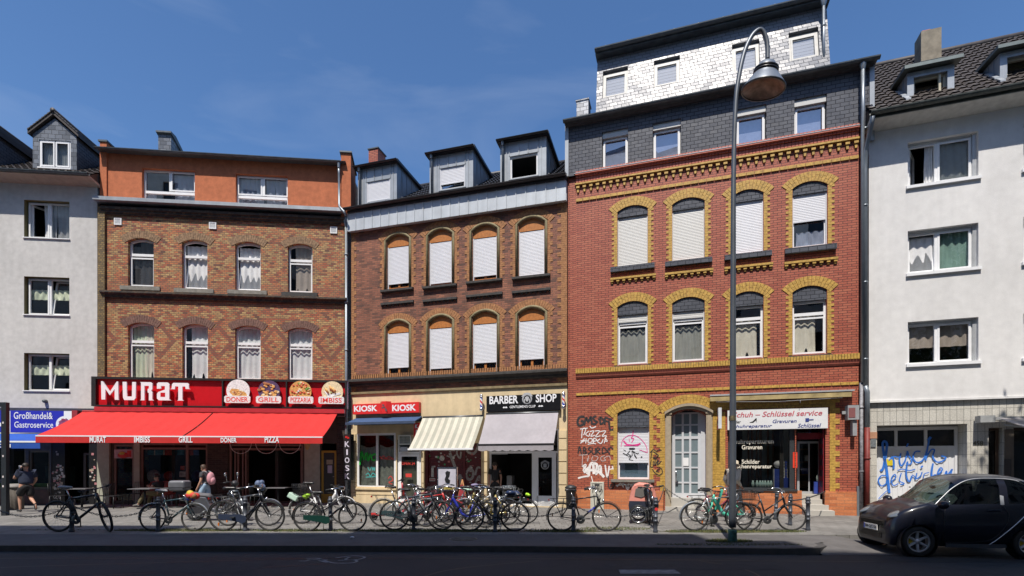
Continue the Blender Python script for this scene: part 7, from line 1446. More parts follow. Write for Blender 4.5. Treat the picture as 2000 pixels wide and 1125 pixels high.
# ================================================================ small dark two-seat car
fa, ra = Vector((7.69, 9.76, 0)), Vector((9.54, 9.50, 0)); dv = fa-ra; hd_ = math.atan2(dv.y, dv.x); sc_ = dv.length/1.87
lat = Vector((-math.sin(hd_), math.cos(hd_), 0)); org = fa-lat*(.66*sc_)     # origin: middle of the front axle, x forward, y left (towards the camera)
t = thing('car', 'small dark navy two-seat hatchback parked in the bay before the blue graffiti gate', 'car', org, hd_); t.scale = (sc_,)*3
CP, nt_, b_ = newmat('navy_car_paint'); b_.inputs['Base Color'].default_value = (.010,.013,.026,1); b_.inputs['Metallic'].default_value = .0; b_.inputs['Roughness'].default_value = .28; b_.inputs['Coat Weight'].default_value = .4; b_.inputs['Specular IOR Level'].default_value = .3; b_.inputs['Coat Roughness'].default_value = .06
fn = noise(nt_, 2.2, 5); nt_.links.new(ramp(nt_, fn, [(.35,(.006,.008,.017)),(.7,(.011,.012,.020))]), b_.inputs['Base Color'])
def interp(tab, x):
    for (a, u), (b, v) in zip(tab, tab[1:]):
        if a <= x <= b: f = (x-a)/(b-a); return u+(v-u)*f
    return tab[0][1] if x < tab[0][0] else tab[-1][1]
TOP = [(-2.29,.62),(-2.27,.95),(-2.24,1.12),(-2.16,1.32),(-2.04,1.45),(-1.85,1.515),(-1.55,1.545),(-1.2,1.545),(-.92,1.51),(-.74,1.44),(-.56,1.32),(-.38,1.18),(-.20,1.035),(-.10,.985),(.05,.94),(.20,.87),(.30,.79),(.37,.70),(.41,.60),(.43,.50)]
BOT = [(-2.29,.42),(-2.22,.30),(-2.0,.24),(-1.5,.19),(-.4,.19),(.1,.17),(.30,.17),(.40,.19),(.43,.26)]
WID = [(-2.29,.80),(-2.22,.90),(-2.05,.97),(-1.7,1.0),(-1.2,.985),(-.6,.985),(-.1,.985),(.1,.97),(.25,.92),(.35,.84),(.41,.72),(.43,.62)]
xs = [-2.29,-2.27,-2.24,-2.16,-2.04,-1.95,-1.85,-1.7,-1.55,-1.42,-1.3,-1.2,-1.05,-.92,-.82,-.74,-.65,-.56,-.47,-.38,-.29,-.20,-.10,-.02,.05,.13,.20,.25,.30,.335,.37,.39,.41,.43]
def section(x):
    zt, zb, w_ = interp(TOP, x), interp(BOT, x), interp(WID, x); g = max(0, min(1, (zt-1.0)/.45)); belt = min(zt-.02, .97+.03*max(0,(-x-.2))); belt = lerp(zt-.015, min(belt, zt-.02), min(1, g*4))
    h = belt-zb
    P = [(0, zb), (.60*w_, zb), (.70*w_, zb+.04*h), (.765*w_, zb+.16*h), (.785*w_, zb+.38*h), (.785*w_, zb+.58*h), (.765*w_, zb+.80*h), (.74*w_, zb+.95*h)]
    gl = [(lerp(.70,.715,g)*w_, belt+.012), (lerp(.60,.66,g)*w_, lerp(belt, zt-.22, g)+.014), (lerp(.48,.585,g)*w_, lerp(belt, zt-.075, g)+.018*(1-g)), (lerp(.36,.50,g)*w_, lerp(belt, zt-.025, g)+.03*(1-g)), (lerp(.2,.28,g)*w_, zt+.015*g+.035*(1-g)), (0, zt+.022*g+.04*(1-g))]
    return P+gl
secs = [section(x) for x in xs]; k = len(secs[0]); vs = []; fs = []; ms = []
for x, s_ in zip(xs, secs):
    for y, z in s_: vs.append((x, y, z))
    for y, z in s_[1:-1]: vs.append((x, -y, z))
row = k + k-2
def idx(i, j): return i*row+j if j < k else i*row+k+(2*k-2-j)-1       # j runs right round the section
ring = [j for j in range(k)] + [k+q for q in range(k-2)][::-1]
def vid(i, q): return i*row+ring[q % len(ring)]
for i in range(len(xs)-1):
    xm = (xs[i]+xs[i+1])/2
    for q in range(len(ring)):
        a, b = q, q+1; fs.append((vid(i,a), vid(i,b), vid(i+1,b), vid(i+1,a)))
        jj = q if q < k-1 else len(ring)-1-q; mi = 0
        if jj in (8, 9) and (-1.42 < xm < -.42 and not (jj == 8 and xm > -.34)): mi = 1
        if jj in (8, 9) and -1.98 < xm < -1.55: mi = 1
        if jj in (9,) and -.47 < xm < -.38: mi = 1
        if jj >= 11 and -.74 < xm < -.18: mi = 2
        if jj == 10 and -.70 < xm < -.20: mi = 2
        if jj >= 11 and -2.24 < xm < -2.06: mi = 1
        ms.append(mi)
fs.append(tuple(vid(0,q) for q in range(len(ring)))); ms.append(0); fs.append(tuple(vid(len(xs)-1,q) for q in range(len(ring)))[::-1]); ms.append(0)
me = bpy.data.meshes.new('carbody'); me.from_pydata(vs, [], fs); me.polygons.foreach_set('material_index', ms)
bm = bmesh.new(); bm.from_mesh(me); bmesh.ops.recalc_face_normals(bm, faces=bm.faces); bm.to_mesh(me); bm.free()
GLC = glassmat('car_glass', (.30,.33,.32), .03); GLW = glassmat('windscreen_glass', (.50,.57,.54), .07)
for q in (CP, GLC, GLW, BLACK): me.materials.append(q)
co_ = bpy.data.objects.new('cb', me); COL.objects.link(co_)
m = MB()
for x in (0, -1.87):
    for y0 in (-.9, .45): m.lathe([(0,y0),(.322,y0),(.322,y0+.45),(0,y0+.45)], 28, (x,0,.29), (0,1,0), 0)
cut = m.build('cut', [BLACK]); bo = co_.modifiers.new('b', 'BOOLEAN'); bo.object = cut; bo.operation = 'DIFFERENCE'; bo.solver = 'EXACT'
dg = bpy.context.evaluated_depsgraph_get(); dg.update(); full = bpy.data.meshes.new_from_object(co_.evaluated_get(dg)); bpy.data.objects.remove(co_); bpy.data.objects.remove(cut)
def split(keep, name, mats, parent):
    mm = full.copy(); b = bmesh.new(); b.from_mesh(mm); bmesh.ops.delete(b, geom=[f for f in b.faces if f.material_index not in keep], context='FACES')
    for f in b.faces: f.smooth = f.material_index != 3 and len(f.verts) < 8; f.material_index = 0 if f.material_index in (0,1,2) else 1
    b.to_mesh(mm); b.free(); mm.materials.clear()
    for q in mats: mm.materials.append(q)
    o = bpy.data.objects.new(name, mm); COL.objects.link(o); o.parent = parent; mm.name = name; return o
bd = split((0,3), 'body', [CP, BLACK], t); gl_ = split((1,), 'side_window', [GLC], t); ws = split((2,), 'windscreen', [GLW], t)
m = MB(); m.prism([(-2.1,.5),(-.2,.5),(-.15,.85),(-.35,.92),(-.40,.80),(-.9,.62),(-1.2,.62),(-1.3,.95),(-1.6,1.2),(-1.7,.8),(-2.1,.9)], -.62, .62, ax='y'); 
for y in (-.33,.33): m.prism([(-1.05,.6),(-1.35,.62),(-1.52,1.12),(-1.50,1.36),(-1.42,1.36),(-1.36,1.1),(-1.2,.75)], y-.2, y+.2, 0)
m.build('cabin', pm('cabin_dark', (.02,.02,.022), .8), t)
m = MB(); m.tube([(-.62+.0,.36+.17*math.cos(a*.3927),.98+.17*math.sin(a*.3927)) for a in range(16)], .014, 6, closed=True); m.build('steering_wheel', BLACK, t)
m = MB(); m.prism([(-.36,1.03),(-.62,1.02),(-.80,1.22),(-.74,1.30),(-.5,1.15)], -.55, .55); m.v = [(x, y, z-.12) for x, y, z in m.v]; m.build('sun_shield', pm('pale_sunshade', (.17,.21,.19), .4, var=.3, sc=5), t)
for x in (0, -1.87):
    for sy in (1, -1):
        y = .69*sy; m = MB(); m.lathe([(.20,-.075*sy),(.265,-.085*sy),(.288,-.06*sy),(.292,0),(.288,.06*sy),(.265,.085*sy),(.20,.075*sy)], 32, (x,y,.292), (0,1,0)); w_ = m.build('wheel', RUBBER, t)
        m = MB(); m.lathe([(.175,.055*sy),(.205,.07*sy),(.205,.03*sy),(.18,-.05*sy)], 28, (x,y,.292), (0,1,0)); m.lathe([(0,.055*sy),(.045,.05*sy),(.05,.02*sy)], 12, (x,y,.292), (0,1,0))
        for q in range(6):
            a = q*1.0472+.5; d = Vector((math.cos(a),0,math.sin(a))); n_ = Vector((-math.sin(a),0,math.cos(a))); c = Vector((x,y+.045*sy,.292)); m.add([c+d*.03+n_*.015, c+d*.03-n_*.015, c+d*.185-n_*.010+V(0,.012*sy,0), c+d*.185+n_*.010+V(0,.012*sy,0), c+d*.03+n_*.03-V(0,.03*sy,0), c+d*.03-n_*.03-V(0,.03*sy,0), c+d*.185-n_*.02-V(0,.02*sy,0), c+d*.185+n_*.02-V(0,.02*sy,0)], [(0,1,2,3),(0,4,5,1),(1,5,6,2),(2,6,7,3),(3,7,4,0)], 0)
        m.build('rim', pm('alloy', (.55,.56,.58), .35, .25), w_)
        m = MB(); m.lathe([(0,-.02*sy),(.15,-.02*sy),(.15,-.01*sy),(0,-.01*sy)], 20, (x,y,.292), (0,1,0)); m.box(x+.07,y-.01*sy,.25,x+.14,y+.015*sy,.35,1); m.build('brake', [DSTEEL, pm('yellow_caliper', (.6,.45,.02), .5)], w_)
        m = MB(); m.lathe([(.30,-.1*sy),(.325,-.1*sy),(.325,.09*sy)], 28, (x,y,.29), (0,1,0)); m.build('wheel_arch', BLACK, t)
for sy in (1,-1):                                             # headlamps, mirrors
    m = MB(); m.ball((.22,.54*sy,.79), (.20,.13,.06), 0, 16, 10); m.v = [(x-(abs(y)-.5)*.35, y, z+(.25-x)*.35) for x, y, z in m.v]; h_ = m.build('headlight', pm('headlamp_lens', (.16,.18,.20), .06, .3, spec=1), t)
    m = MB(); m.ball((-.34,.88*sy,1.0), (.08,.12,.08), 0, 14, 9); m.tube([(-.36,.74*sy,.97),(-.34,.82*sy,.98)], .025, 6); m.build('wing_mirror', CP, t)
m = MB(); m.prism([(.424,.54),(.445,.60),(.41,.655),(.40,.60)], -.42, .42); m.prism([(.42,.30),(.445,.30),(.445,.40),(.42,.40)], -.34, .34)
for k_ in range(4): m.box(.42,-.40,.545+k_*.026,.449,.40,.555+k_*.026)
m.build('grille', pm('black_grille', (.008,.008,.008), .5), t)
m = MB(); m.box(.440,-.24,.435,.458,.24,.545); pl = m.build('number_plate', pm('plate_white', (.72,.72,.70), .4, var=.02), t)
vs_, fs_ = text_mesh('BM·QC134', 1, .02, .5); X = [v[0] for v in vs_]; Y = [v[1] for v in vs_]; m = MB(); m.add([(.459+v[2]*.002, -.185+(v[0]-min(X))/(max(X)-min(X))*.41, .455+(v[1]-min(Y))/(max(Y)-min(Y))*.07) for v in vs_], fs_, 0); m.box(.4585,-.235,.44,.460,-.20,.54,1); m.build('plate_lettering', [BLACK, pm('plate_blue', (.02,.06,.45), .5)], pl)
m = MB()
for y in (-.45,.45): m.box(.38,y-.07,.365,.40,y+.07,.378)
m.build('fog_strip', CHROME, t)
m = MB(); m.tube([(-.40,.775,.30),(-.42,.778,.6),(-.44,.765,.85),(-.46,.745,.975)], .005, 5); m.tube(smooth_line([(-1.42,.755,.99),(-1.50,.775,.80),(-1.40,.782,.55),(-1.12,.775,.33),(-.42,.775,.29)], 5), .005, 5); m.build('door_seam', BLACK, t)
m = MB(); m.tube(smooth_line([(-2.0,.70,1.12),(-1.86,.765,.92),(-1.62,.79,.66),(-1.30,.785,.36),(-1.15,.765,.24)], 6), .011, 6); m.build('panel_edge_highlight', CHROME, t)  # bright tube put in for the highlight along the dark panel edge
m = MB(); m.tube(smooth_line([(-.30,.72,.99),(-.46,.675,1.14),(-.68,.62,1.32),(-.95,.59,1.46),(-1.3,.585,1.49),(-1.75,.58,1.45),(-2.0,.60,1.28)], 5), .008, 5); m.build('window_trim', ALU, t)
m = MB(); m.box(-1.46,.72,1.0,-1.40,.73,1.38); m.v = [(x-(z-1)*.1, y-(z-1.0)*.27, z) for x, y, z in m.v]; m.build('door_pillar', ALU, t)
m = MB(); m.tube([(-1.38,.775,.90),(-1.34,.80,.905),(-1.20,.80,.90),(-1.16,.775,.895)], .014, 6); m.build('door_handle', CP, t)
m = MB(); m.box(-.30,-.03,1.28,-.28,.0,1.30); m.ball((-.70,0,1.30), (.03,.09,.035), 0); m.build('inner_mirror', BLACK, t)
m = MB(); m.tube([(-.13,.30,1.0),(-.24,-.15,1.075),(-.26,-.35,1.08)], .010, 5); m.tube([(-.13,-.25,1.01),(-.20,-.6,1.03)], .010, 5); m.build('wiper', BLACK, t)
m = MB(); m.box(-.45,.76,.20,-1.45,.79,.27); m.build('side_skirt', pm('grey_skirt', (.05,.055,.065), .5), t)
# ================================================================ grass, road markings, tree outside the frame
m = MB(); R2 = random.Random(5)
def blade(x, y, h, z=.118):
    a = R2.random()*6.28; dx, dy = math.cos(a)*h*.5, math.sin(a)*h*.5; w_ = .006; m.add([(x-w_,y,z),(x+w_,y,z),(x+dx,y+dy,z+h)], [(0,1,2)], R2.randrange(3))
for cx, cy, rx, ry, n_, h in ((-8.1,12.6,1.9,.25,900,.05),(-5.4,12.55,.9,.22,500,.05),(-4.2,12.55,.8,.2,350,.04),(-2.5,12.5,1.2,.25,700,.06),(-.9,12.5,1.1,.22,600,.05),(1.2,12.45,.9,.22,500,.06),(2.6,12.9,.9,.35,500,.04),(5.2,12.4,1.5,.25,900,.05),(4.6,10.86,.5,.2,500,.05),(4.4,10.4,1.5,.14,400,.03),(6.6,12.35,.5,.15,250,.05),(-11,12.65,1.2,.1,180,.03)):
    for _ in range(int(n_*1.5)):
        a = R2.random()*6.28; r = math.sqrt(R2.random()); x, y = cx+rx*r*math.cos(a), cy+ry*r*math.sin(a)*1.0
        if y > 10.2: blade(x, y, h*R2.uniform(.4,1.2))
struct(m.build('grass', [pm('grass_green', (.07,.10,.02), .8), pm('grass_dry', (.16,.14,.05), .8), pm('grass_dark', (.04,.065,.015), .8)], fix=False), 'short green and dry grass growing round the bollards', 'stuff')
m = MB(); MOSS = pm('moss_and_soil', (.055,.052,.025), .9, var=.5, sc=14)
def blob(cx, cy, rx, ry, z=.1215): m.add([(cx+rx*(1+.25*math.sin(k*2.3+cx))*math.cos(k*.2618), cy+ry*(1+.25*math.sin(k*3.1+cx))*math.sin(k*.2618), z) for k in range(24)], [tuple(range(24))])
for cx, cy, rx, ry in ((-8.1,12.6,1.7,.2),(-5.3,12.55,.9,.16),(-2.4,12.5,1.3,.22),(-.9,12.45,1.0,.18),(1.3,12.4,.9,.18),(5.1,12.35,1.6,.2),(4.65,10.85,.42,.16)): blob(cx, cy, rx, ry)
struct(m.build('soil', MOSS, fix=False), 'mossy soil between the paving stones', 'stuff')
m = MB(); FM = pm('worn_road_paint', (.20,.20,.20), .8, var=.4, sc=9)
def gl(px, py): q = gpt(px, py, 0); return (q.x, q.y)
for pts, wd in (([(583,1096),(597,1096),(606,1093)],.05), ([(598,1091),(622,1091),(640,1097),(655,1100),(684,1100),(697,1097),(690,1094),(660,1095)],.05), ([(600,1093),(640,1093)],.05), ([(655,1090),(690,1086),(712,1088),(700,1093),(675,1093),(684,1088)],.05), ([(622,1095),(640,1099)],.05)): m.stroke([gl(a, b) for a, b in smooth_line(pts, 5)], wd, 0, .004, 'xy')
struct(m.build('bicycle_road_marking', FM, fix=False), 'worn bicycle symbol painted on the road')
m = MB(); a, b, c, d = gl(1208,1113), gl(1318,1113), gl(1330,1121), gl(1212,1121); m.add([(p[0],p[1],.004) for p in (a,b,c,d)], [(0,1,2,3)]); a, b = gl(1005,1122), gl(1050,1122); struct(m.build('road_line', FM, fix=False), 'worn white dash on the road')
g = gpt(688, 1051); t = thing('paper_litter', 'crumpled white paper scrap on the cycle path', 'litter', g); m = MB(); m.ball((0,0,.02), (.05,.03,.02), 0, 7, 5); m.build('crumpled_paper', WHITE, t)
t = thing('street_tree', 'leafy street tree beyond the right picture edge, shading the white house', 'tree', (14.2,8.6,0)); m = MB(); m.tube(smooth_line([(0,0,-.04),(.05,0,2),(-.05,.1,5),(0,0,8)], 4), [.2]*4+[.17]*4+[.13]*4+[.08], 8)
for k in range(14): a = k*2.4; z = 5+k*.4; m.tube([(0,0,z),(.9*math.cos(a),.9*math.sin(a),z+.8),(2.0*math.cos(a),2.0*math.sin(a),z+1.5)], [.06,.04,.02], 5)
m.build('trunk', pm('bark', (.09,.07,.05), .9, var=.3, bm=.5), t)
m = MB(); R3 = random.Random(3)
for k in range(150):
    a = R3.random()*6.28; zz = R3.uniform(5.2,13); rr = 2.5*math.sqrt(max(0,1-((zz-9)/4.4)**2))*R3.uniform(.4,1); c = Vector((rr*math.cos(a), rr*math.sin(a), zz))
    for j in range(45):
        p = c+Vector((R3.gauss(0,.32),R3.gauss(0,.32),R3.gauss(0,.25))); u = Vector((R3.gauss(0,1),R3.gauss(0,1),R3.gauss(0,1))).normalized()*.10; v = u.orthogonal().normalized()*.055; m.add([p-u,p+v,p+u,p-v], [(0,1,2,3)], k % 2)
m.build('crown', [pm('leaf_green', (.05,.10,.02), .6), pm('leaf_dark', (.03,.07,.015), .6)], t, fix=False)
# ================================================================ people
def skinmesh(chains, sub=2, flat=1.0):
    """chains: lists of (point, radius or (rx, ry)); equal points are joined"""
    vs, idx, es, rs = [], {}, [], []
    for ch in chains:
        prev = None
        for p, r in ch:
            k = tuple(round(x, 4) for x in p)
            if k not in idx: idx[k] = len(vs); vs.append(k); rs.append(r)
            if prev is not None and prev != idx[k]: es.append((prev, idx[k]))
            prev = idx[k]
    me = bpy.data.meshes.new('s'); me.from_pydata(vs, es, []); o = bpy.data.objects.new('s', me); COL.objects.link(o)
    o.modifiers.new('k', 'SKIN'); sv_ = me.skin_vertices[0].data
    for i, r in enumerate(rs): sv_[i].radius = r if isinstance(r, tuple) else (r, r); sv_[i].use_root = (i == 0)
    sb = o.modifiers.new('u', 'SUBSURF'); sb.levels = sub; sb.render_levels = sub
    dg = bpy.context.evaluated_depsgraph_get(); dg.update(); out = bpy.data.meshes.new_from_object(o.evaluated_get(dg)); bpy.data.objects.remove(o)
    for p in out.polygons: p.use_smooth = True
    return out
def mobj(me, name, mat, parent):
    me.name = name; me.materials.clear(); me.materials.append(mat); o = bpy.data.objects.new(name, me); COL.objects.link(o); o.parent = parent; return o
SKIN = pm('skin', (.46,.25,.17), .55, var=.06); SKIND = pm('skin_dim', (.36,.19,.13), .55, var=.06)
def lerp(a, b, t): return a+(b-a)*t
def hand(w, d, side, curl=.5):
    """chains for a palm with four bent fingers and a thumb from its side"""
    d = d.normalized(); s_ = side.normalized(); n = d.cross(s_).normalized(); palm = w+d*.085; ch = [[(w, .028), (w+d*.045, (.036,.018)), (palm, (.034,.016))]]
    for k, l in enumerate((.070,.080,.074,.058)):
        b = palm+s_*(.027-.018*k); q = b+d*l*.5+n*curl*.012; e = q+d*l*.5*(1-curl*.5)+n*curl*.035; ch.append([(palm, (.034,.016)), (b+d*.005, .0095), (q, .009), (e, .007)])
    th = w+d*.03; ch.append([(w+d*.045, (.036,.018)), (th+s_*.038+d*.015, .011), (th+s_*.050+d*.045+n*.01, .009)]); return ch
def person(label, loc, rz, J, skin, shirt, trous, hair, shoe, short_tr=False, sleeve=.55, hat=None, fat=1.0, bare=False, scale=1.0):
    t = thing('person', label, 'person', loc, rz); t.scale = (scale,)*3
    P = {k: Vector(v) for k, v in J.items()}; f = fat
    hd = P['head']; nk = P['neck']; ch_ = P['chest']; pv = P['pelvis']; fw = P.get('face', V(1,0,0)).normalized()   # face: where the nose points
    up = (hd-nk).normalized()
    C = [[(pv, (.12*f,.09*f)), (lerp(pv,ch_,.5), (.11*f,.08*f)), (ch_, (.12*f,.085*f)), (lerp(ch_,nk,.7), (.07,.065)), (nk, .05), (hd-up*.05+fw*.01, (.062,.07)), (hd+up*.02, (.072,.085)), (hd+up*.085, (.055,.065))],
         [(hd-up*.05+fw*.01, (.062,.07)), (hd-up*.055+fw*.055, .032)]]
    for s_ in 'LR':
        sh, el, wr = P['sh'+s_], P['el'+s_], P['wr'+s_]
        C.append([(ch_, (.12*f,.085*f)), (sh, .056*f), (lerp(sh,el,.5), .05*f), (el, .042), (lerp(el,wr,.4), .040), (wr, .028)])
        C += hand(wr, P.get('hd'+s_, wr+(wr-el))-wr, P.get('th'+s_, fw), .7)
        hp, kn, an = P['hp'+s_], P['kn'+s_], P['an'+s_]; toe = P['to'+s_]
        C.append([(pv, (.12*f,.09*f)), (hp, .09*f), (lerp(hp,kn,.4), .085*f), (kn, .058), (lerp(kn,an,.35), .058), (lerp(kn,an,.75), .042), (an, .037), (lerp(an,toe,.55), .036), (toe, .028)])
    body = mobj(skinmesh(C, 2), 'body', skin, t)
    m = MB(); lt_ = fw.cross(up).normalized(); e = hd+fw*.083-up*.01
    m.tube([e+up*.02, e-up*.03+fw*.022, e-up*.04], [.008,.013,.010], 6)
    m.tube([e-up*.062-lt_*.022, e-up*.062+fw*.006, e-up*.062+lt_*.022], .005, 5, 1)
    for k in (-1,1): m.ball(e+lt_*.032*k+up*.018-fw*.008, .010, 2, 8, 5); m.tube([e+lt_*.016*k+up*.036-fw*.0, e+lt_*.045*k+up*.034-fw*.01], .004, 4, 3); m.ball(hd+lt_*.078*k-fw*.01-up*.01, (.014,.018,.030), 0, 8, 6)
    m.build('face', [skin, pm('lips', (.35,.12,.10), .5), pm('eye_dark', (.03,.02,.02), .2), hair], body)
    # clothes: slightly larger skins over the same joints
    SH = [[(pv+V(0,0,.0), (.18*f,.145*f)), (lerp(pv,ch_,.35), (.175*f,.14*f)), (lerp(pv,ch_,.7), (.18*f,.14*f)), (ch_, (.185*f,.14*f)), (lerp(ch_,nk,.45), (.15,.12)), (lerp(ch_,nk,.85), (.085,.08))]]
    for s_ in 'LR':
        sh, el, wr = P['sh'+s_], P['el'+s_], P['wr'+s_]; c = [(ch_, (.185*f,.14*f)), (sh, .088*f), (lerp(sh,el,min(1,sleeve)*.98), .076*f)]
        if sleeve > 1: c += [(el, .062), (lerp(el,wr,.9), .045)]
        SH.append(c)
    mobj(skinmesh(SH, 2), 'jacket' if sleeve > 1 else 'shirt', shirt, t)
    TR = [[(pv+V(0,0,.09), (.155*f,.125*f)), (pv-V(0,0,.02), (.165*f,.135*f))]]
    for s_ in 'LR':
        hp, kn, an = P['hp'+s_], P['kn'+s_], P['an'+s_]; c = [(pv-V(0,0,.02), (.165*f,.135*f)), (hp, .122*f), (lerp(hp,kn,.5), .112*f)]
        c += [(lerp(hp,kn,.92), .088*f)] if short_tr else [(kn, .078*f), (lerp(kn,an,.5), .072), (lerp(kn,an,.92), .060)]
        TR.append(c)
    mobj(skinmesh(TR, 2), 'shorts' if short_tr else 'trousers', trous, t)
    for s_ in 'LR':
        an, toe = P['an'+s_], P['to'+s_]; d = (toe-an); hl = an-d*.28; hl.z = an.z-.04 if an.z < .2 else (an-d*.2).z
        mobj(skinmesh([[(hl, (.036,.038)), (lerp(an,toe,.35), (.042,.040)), (lerp(an,toe,.8), (.045,.030)), (toe+d.normalized()*.02, (.034,.022))], [(lerp(an,toe,.35), (.042,.040)), (an+(P['kn'+s_]-an).normalized()*.03, .044)]], 2), 'shoe', shoe, t)
    m = MB(); n = 12
    prof = [(.0,.112),(.05,.104),(.078,.075),(.089,.04),(.092,.0),(.088,-.03)]
    m.lathe([(r, z) for r, z in prof], 14, hd+up*.012-fw*.014, up); o = m.build('hair', hair, t)
    if hat:
        m = MB(); m.lathe([(0,.14),(.06,.14),(.085,.12),(.098,.03),(.10,.03),(.165,.022),(.17,.015),(.10,.012)], 18, hd+up*.02, up); m.build('hat', hat, t)
    return t
DK = pm('dark_hair', (.025,.017,.012), .6); NVY = pm('navy_shirt', (.018,.026,.055), .8, bm=.2); BLK = pm('black_cloth', (.012,.012,.014), .8)
g = gpt(51, 1000)
t = person('person in navy T-shirt and black shorts walking left, phone at the ear', g, rad(152), dict(head=(.06,.0,1.56), neck=(.03,0,1.42), chest=(.02,0,1.25), pelvis=(0,0,.93), face=(1,.25,-.05),
    shL=(.02,.19,1.36), elL=(.16,.26,1.14), wrL=(.16,.13,1.42), hdL=(.13,.09,1.52), thL=(-.3,-.5,1), shR=(.02,-.20,1.36), elR=(.06,-.29,1.10), wrR=(.20,-.24,.92),
    hpL=(0,.10,.88), knL=(.17,.11,.50), anL=(.12,.11,.085), toL=(.31,.12,.035), hpR=(0,-.10,.88), knR=(-.04,-.11,.47), anR=(-.36,-.12,.28), toR=(-.40,-.12,.10)), SKIN, NVY, BLK, DK, pm('black_shoe', (.02,.02,.02), .5), short_tr=True, sleeve=.75, fat=1.22, scale=.99)
m = MB(); m.obox((.16,.10,1.53), (.008,.0,0), (0,.035,.0), (0.01,0,.07)); m.build('phone', pm('white_phone', (.6,.62,.65), .3), t)
for s_, a in (('L',(.12,.11,.085)),('R',(-.36,-.12,.28))):
    pass
g = gpt(300, 990)
person('person in black shirt and olive trousers sitting at the cafe table, legs stretched left', g, rad(180), dict(head=(-.10,0,1.13), neck=(-.13,0,.99), chest=(-.20,0,.83), pelvis=(-.22,0,.52), face=(1,-.1,-.35),
    shL=(-.18,.19,.92), elL=(-.05,.24,.70), wrL=(.12,.10,.80), hdL=(.22,.05,.80), thL=(0,-.2,1), shR=(-.18,-.19,.92), elR=(-.02,-.26,.72), wrR=(.16,-.10,.78), hdR=(.25,-.05,.78), thR=(0,.2,1),
    hpL=(-.20,.10,.52), knL=(.24,.12,.54), anL=(.50,.12,.09), toL=(.68,.13,.06), hpR=(-.20,-.10,.52), knR=(.20,-.14,.52), anR=(.30,-.14,.09), toR=(.48,-.15,.04)), SKIN, pm('black_shirt', (.02,.02,.022), .8), pm('olive_trousers', (.17,.14,.075), .85, var=.15, bm=.2), DK, pm('grey_shoe', (.16,.16,.15), .7), sleeve=.6)
g = gpt(401, 998)
t = person('person in dark T-shirt and light jeans walking left with a pink backpack', g, rad(175), dict(head=(.07,0,1.49), neck=(.02,0,1.36), chest=(0,0,1.20), pelvis=(0,0,.90), face=(1,-.1,-.3),
    shL=(.01,.16,1.30), elL=(.02,.20,1.04), wrL=(.14,.19,.82), shR=(.01,-.16,1.30), elR=(.03,-.22,1.04), wrR=(.14,-.20,.80), hpL=(0,.09,.86), knL=(.15,.09,.47), anL=(.22,.09,.085), toL=(.40,.10,.04), hpR=(0,-.09,.86), knR=(-.05,-.09,.46), anR=(-.25,-.09,.14), toR=(-.13,-.09,.03)),
    SKIN, pm('charcoal_shirt', (.045,.045,.05), .8), pm('light_jeans', (.30,.42,.55), .8, var=.12, bm=.2), pm('brown_hair', (.05,.028,.015), .6), pm('white_shoe', (.6,.6,.58), .6), sleeve=.6, fat=.9)
m = MB(); m.ball((-.20,0,1.13), (.11,.15,.22), 0, 14, 10); m.ball((-.28,0,1.05), (.07,.11,.13), 0, 12, 8); b_ = m.build('backpack', pm('pink_backpack', (.55,.26,.30), .7, var=.15), t); m = MB()
for y in (-.11,.11): m.tube(smooth_line([(-.14,y,1.34),(.0,y,1.38),(.11,y,1.24),(.08,y,1.05),(-.1,y,.98)], 4), .014, 6)
m.build('strap', pm('grey_strap', (.25,.25,.27), .7), b_)
p = F2.W(F2.u(966,.2), .15, .12)
person('person in black standing in the barber shop doorway, arms hanging', p, F2.th-rad(75), dict(head=(.02,0,1.58), neck=(0,0,1.44), chest=(0,0,1.27), pelvis=(0,0,.95), face=(1,.2,-.05),
    shL=(0,.18,1.38), elL=(-.02,.23,1.10), wrL=(.06,.22,.86), shR=(0,-.18,1.38), elR=(-.02,-.23,1.10), wrR=(.06,-.22,.86), hpL=(0,.1,.90), knL=(.02,.11,.49), anL=(0,.12,.085), toL=(.17,.14,.035), hpR=(0,-.1,.90), knR=(.02,-.11,.49), anR=(0,-.12,.085), toR=(.17,-.14,.035)),
    SKIN, BLK, BLK, DK, BLK, sleeve=.6)
g = gpt(1432, 1010)
t = person('person in cream jacket and pale hat walking right behind the lamp post', g, rad(20), dict(head=(.06,0,1.55), neck=(.02,0,1.42), chest=(0,0,1.25), pelvis=(0,0,.93), face=(1,-.1,-.1),
    shL=(0,.19,1.36), elL=(-.08,.24,1.10), wrL=(.06,.22,.88), shR=(0,-.19,1.36), elR=(-.06,-.24,1.10), wrR=(.12,-.20,.92), hpL=(0,.1,.88), knL=(-.02,.1,.47), anL=(-.22,.1,.13), toL=(-.08,.1,.03), hpR=(0,-.1,.88), knR=(.16,-.1,.48), anR=(.26,-.1,.085), toR=(.44,-.1,.05)),
    SKIN, pm('cream_jacket', (.55,.50,.42), .85, var=.08, bm=.2), pm('pale_trousers', (.48,.46,.42), .85), pm('grey_hair', (.35,.34,.33), .7), pm('white_shoe', (.6,.6,.58), .6), sleeve=1.2, hat=pm('straw_hat', (.48,.42,.32), .8), fat=1.12, scale=1.02)
m = MB(); m.ball((.14,-.02,1.545), (.03,.05,.04), 0, 10, 7); m.build('mask', pm('white_mask', (.6,.6,.6), .7), t)
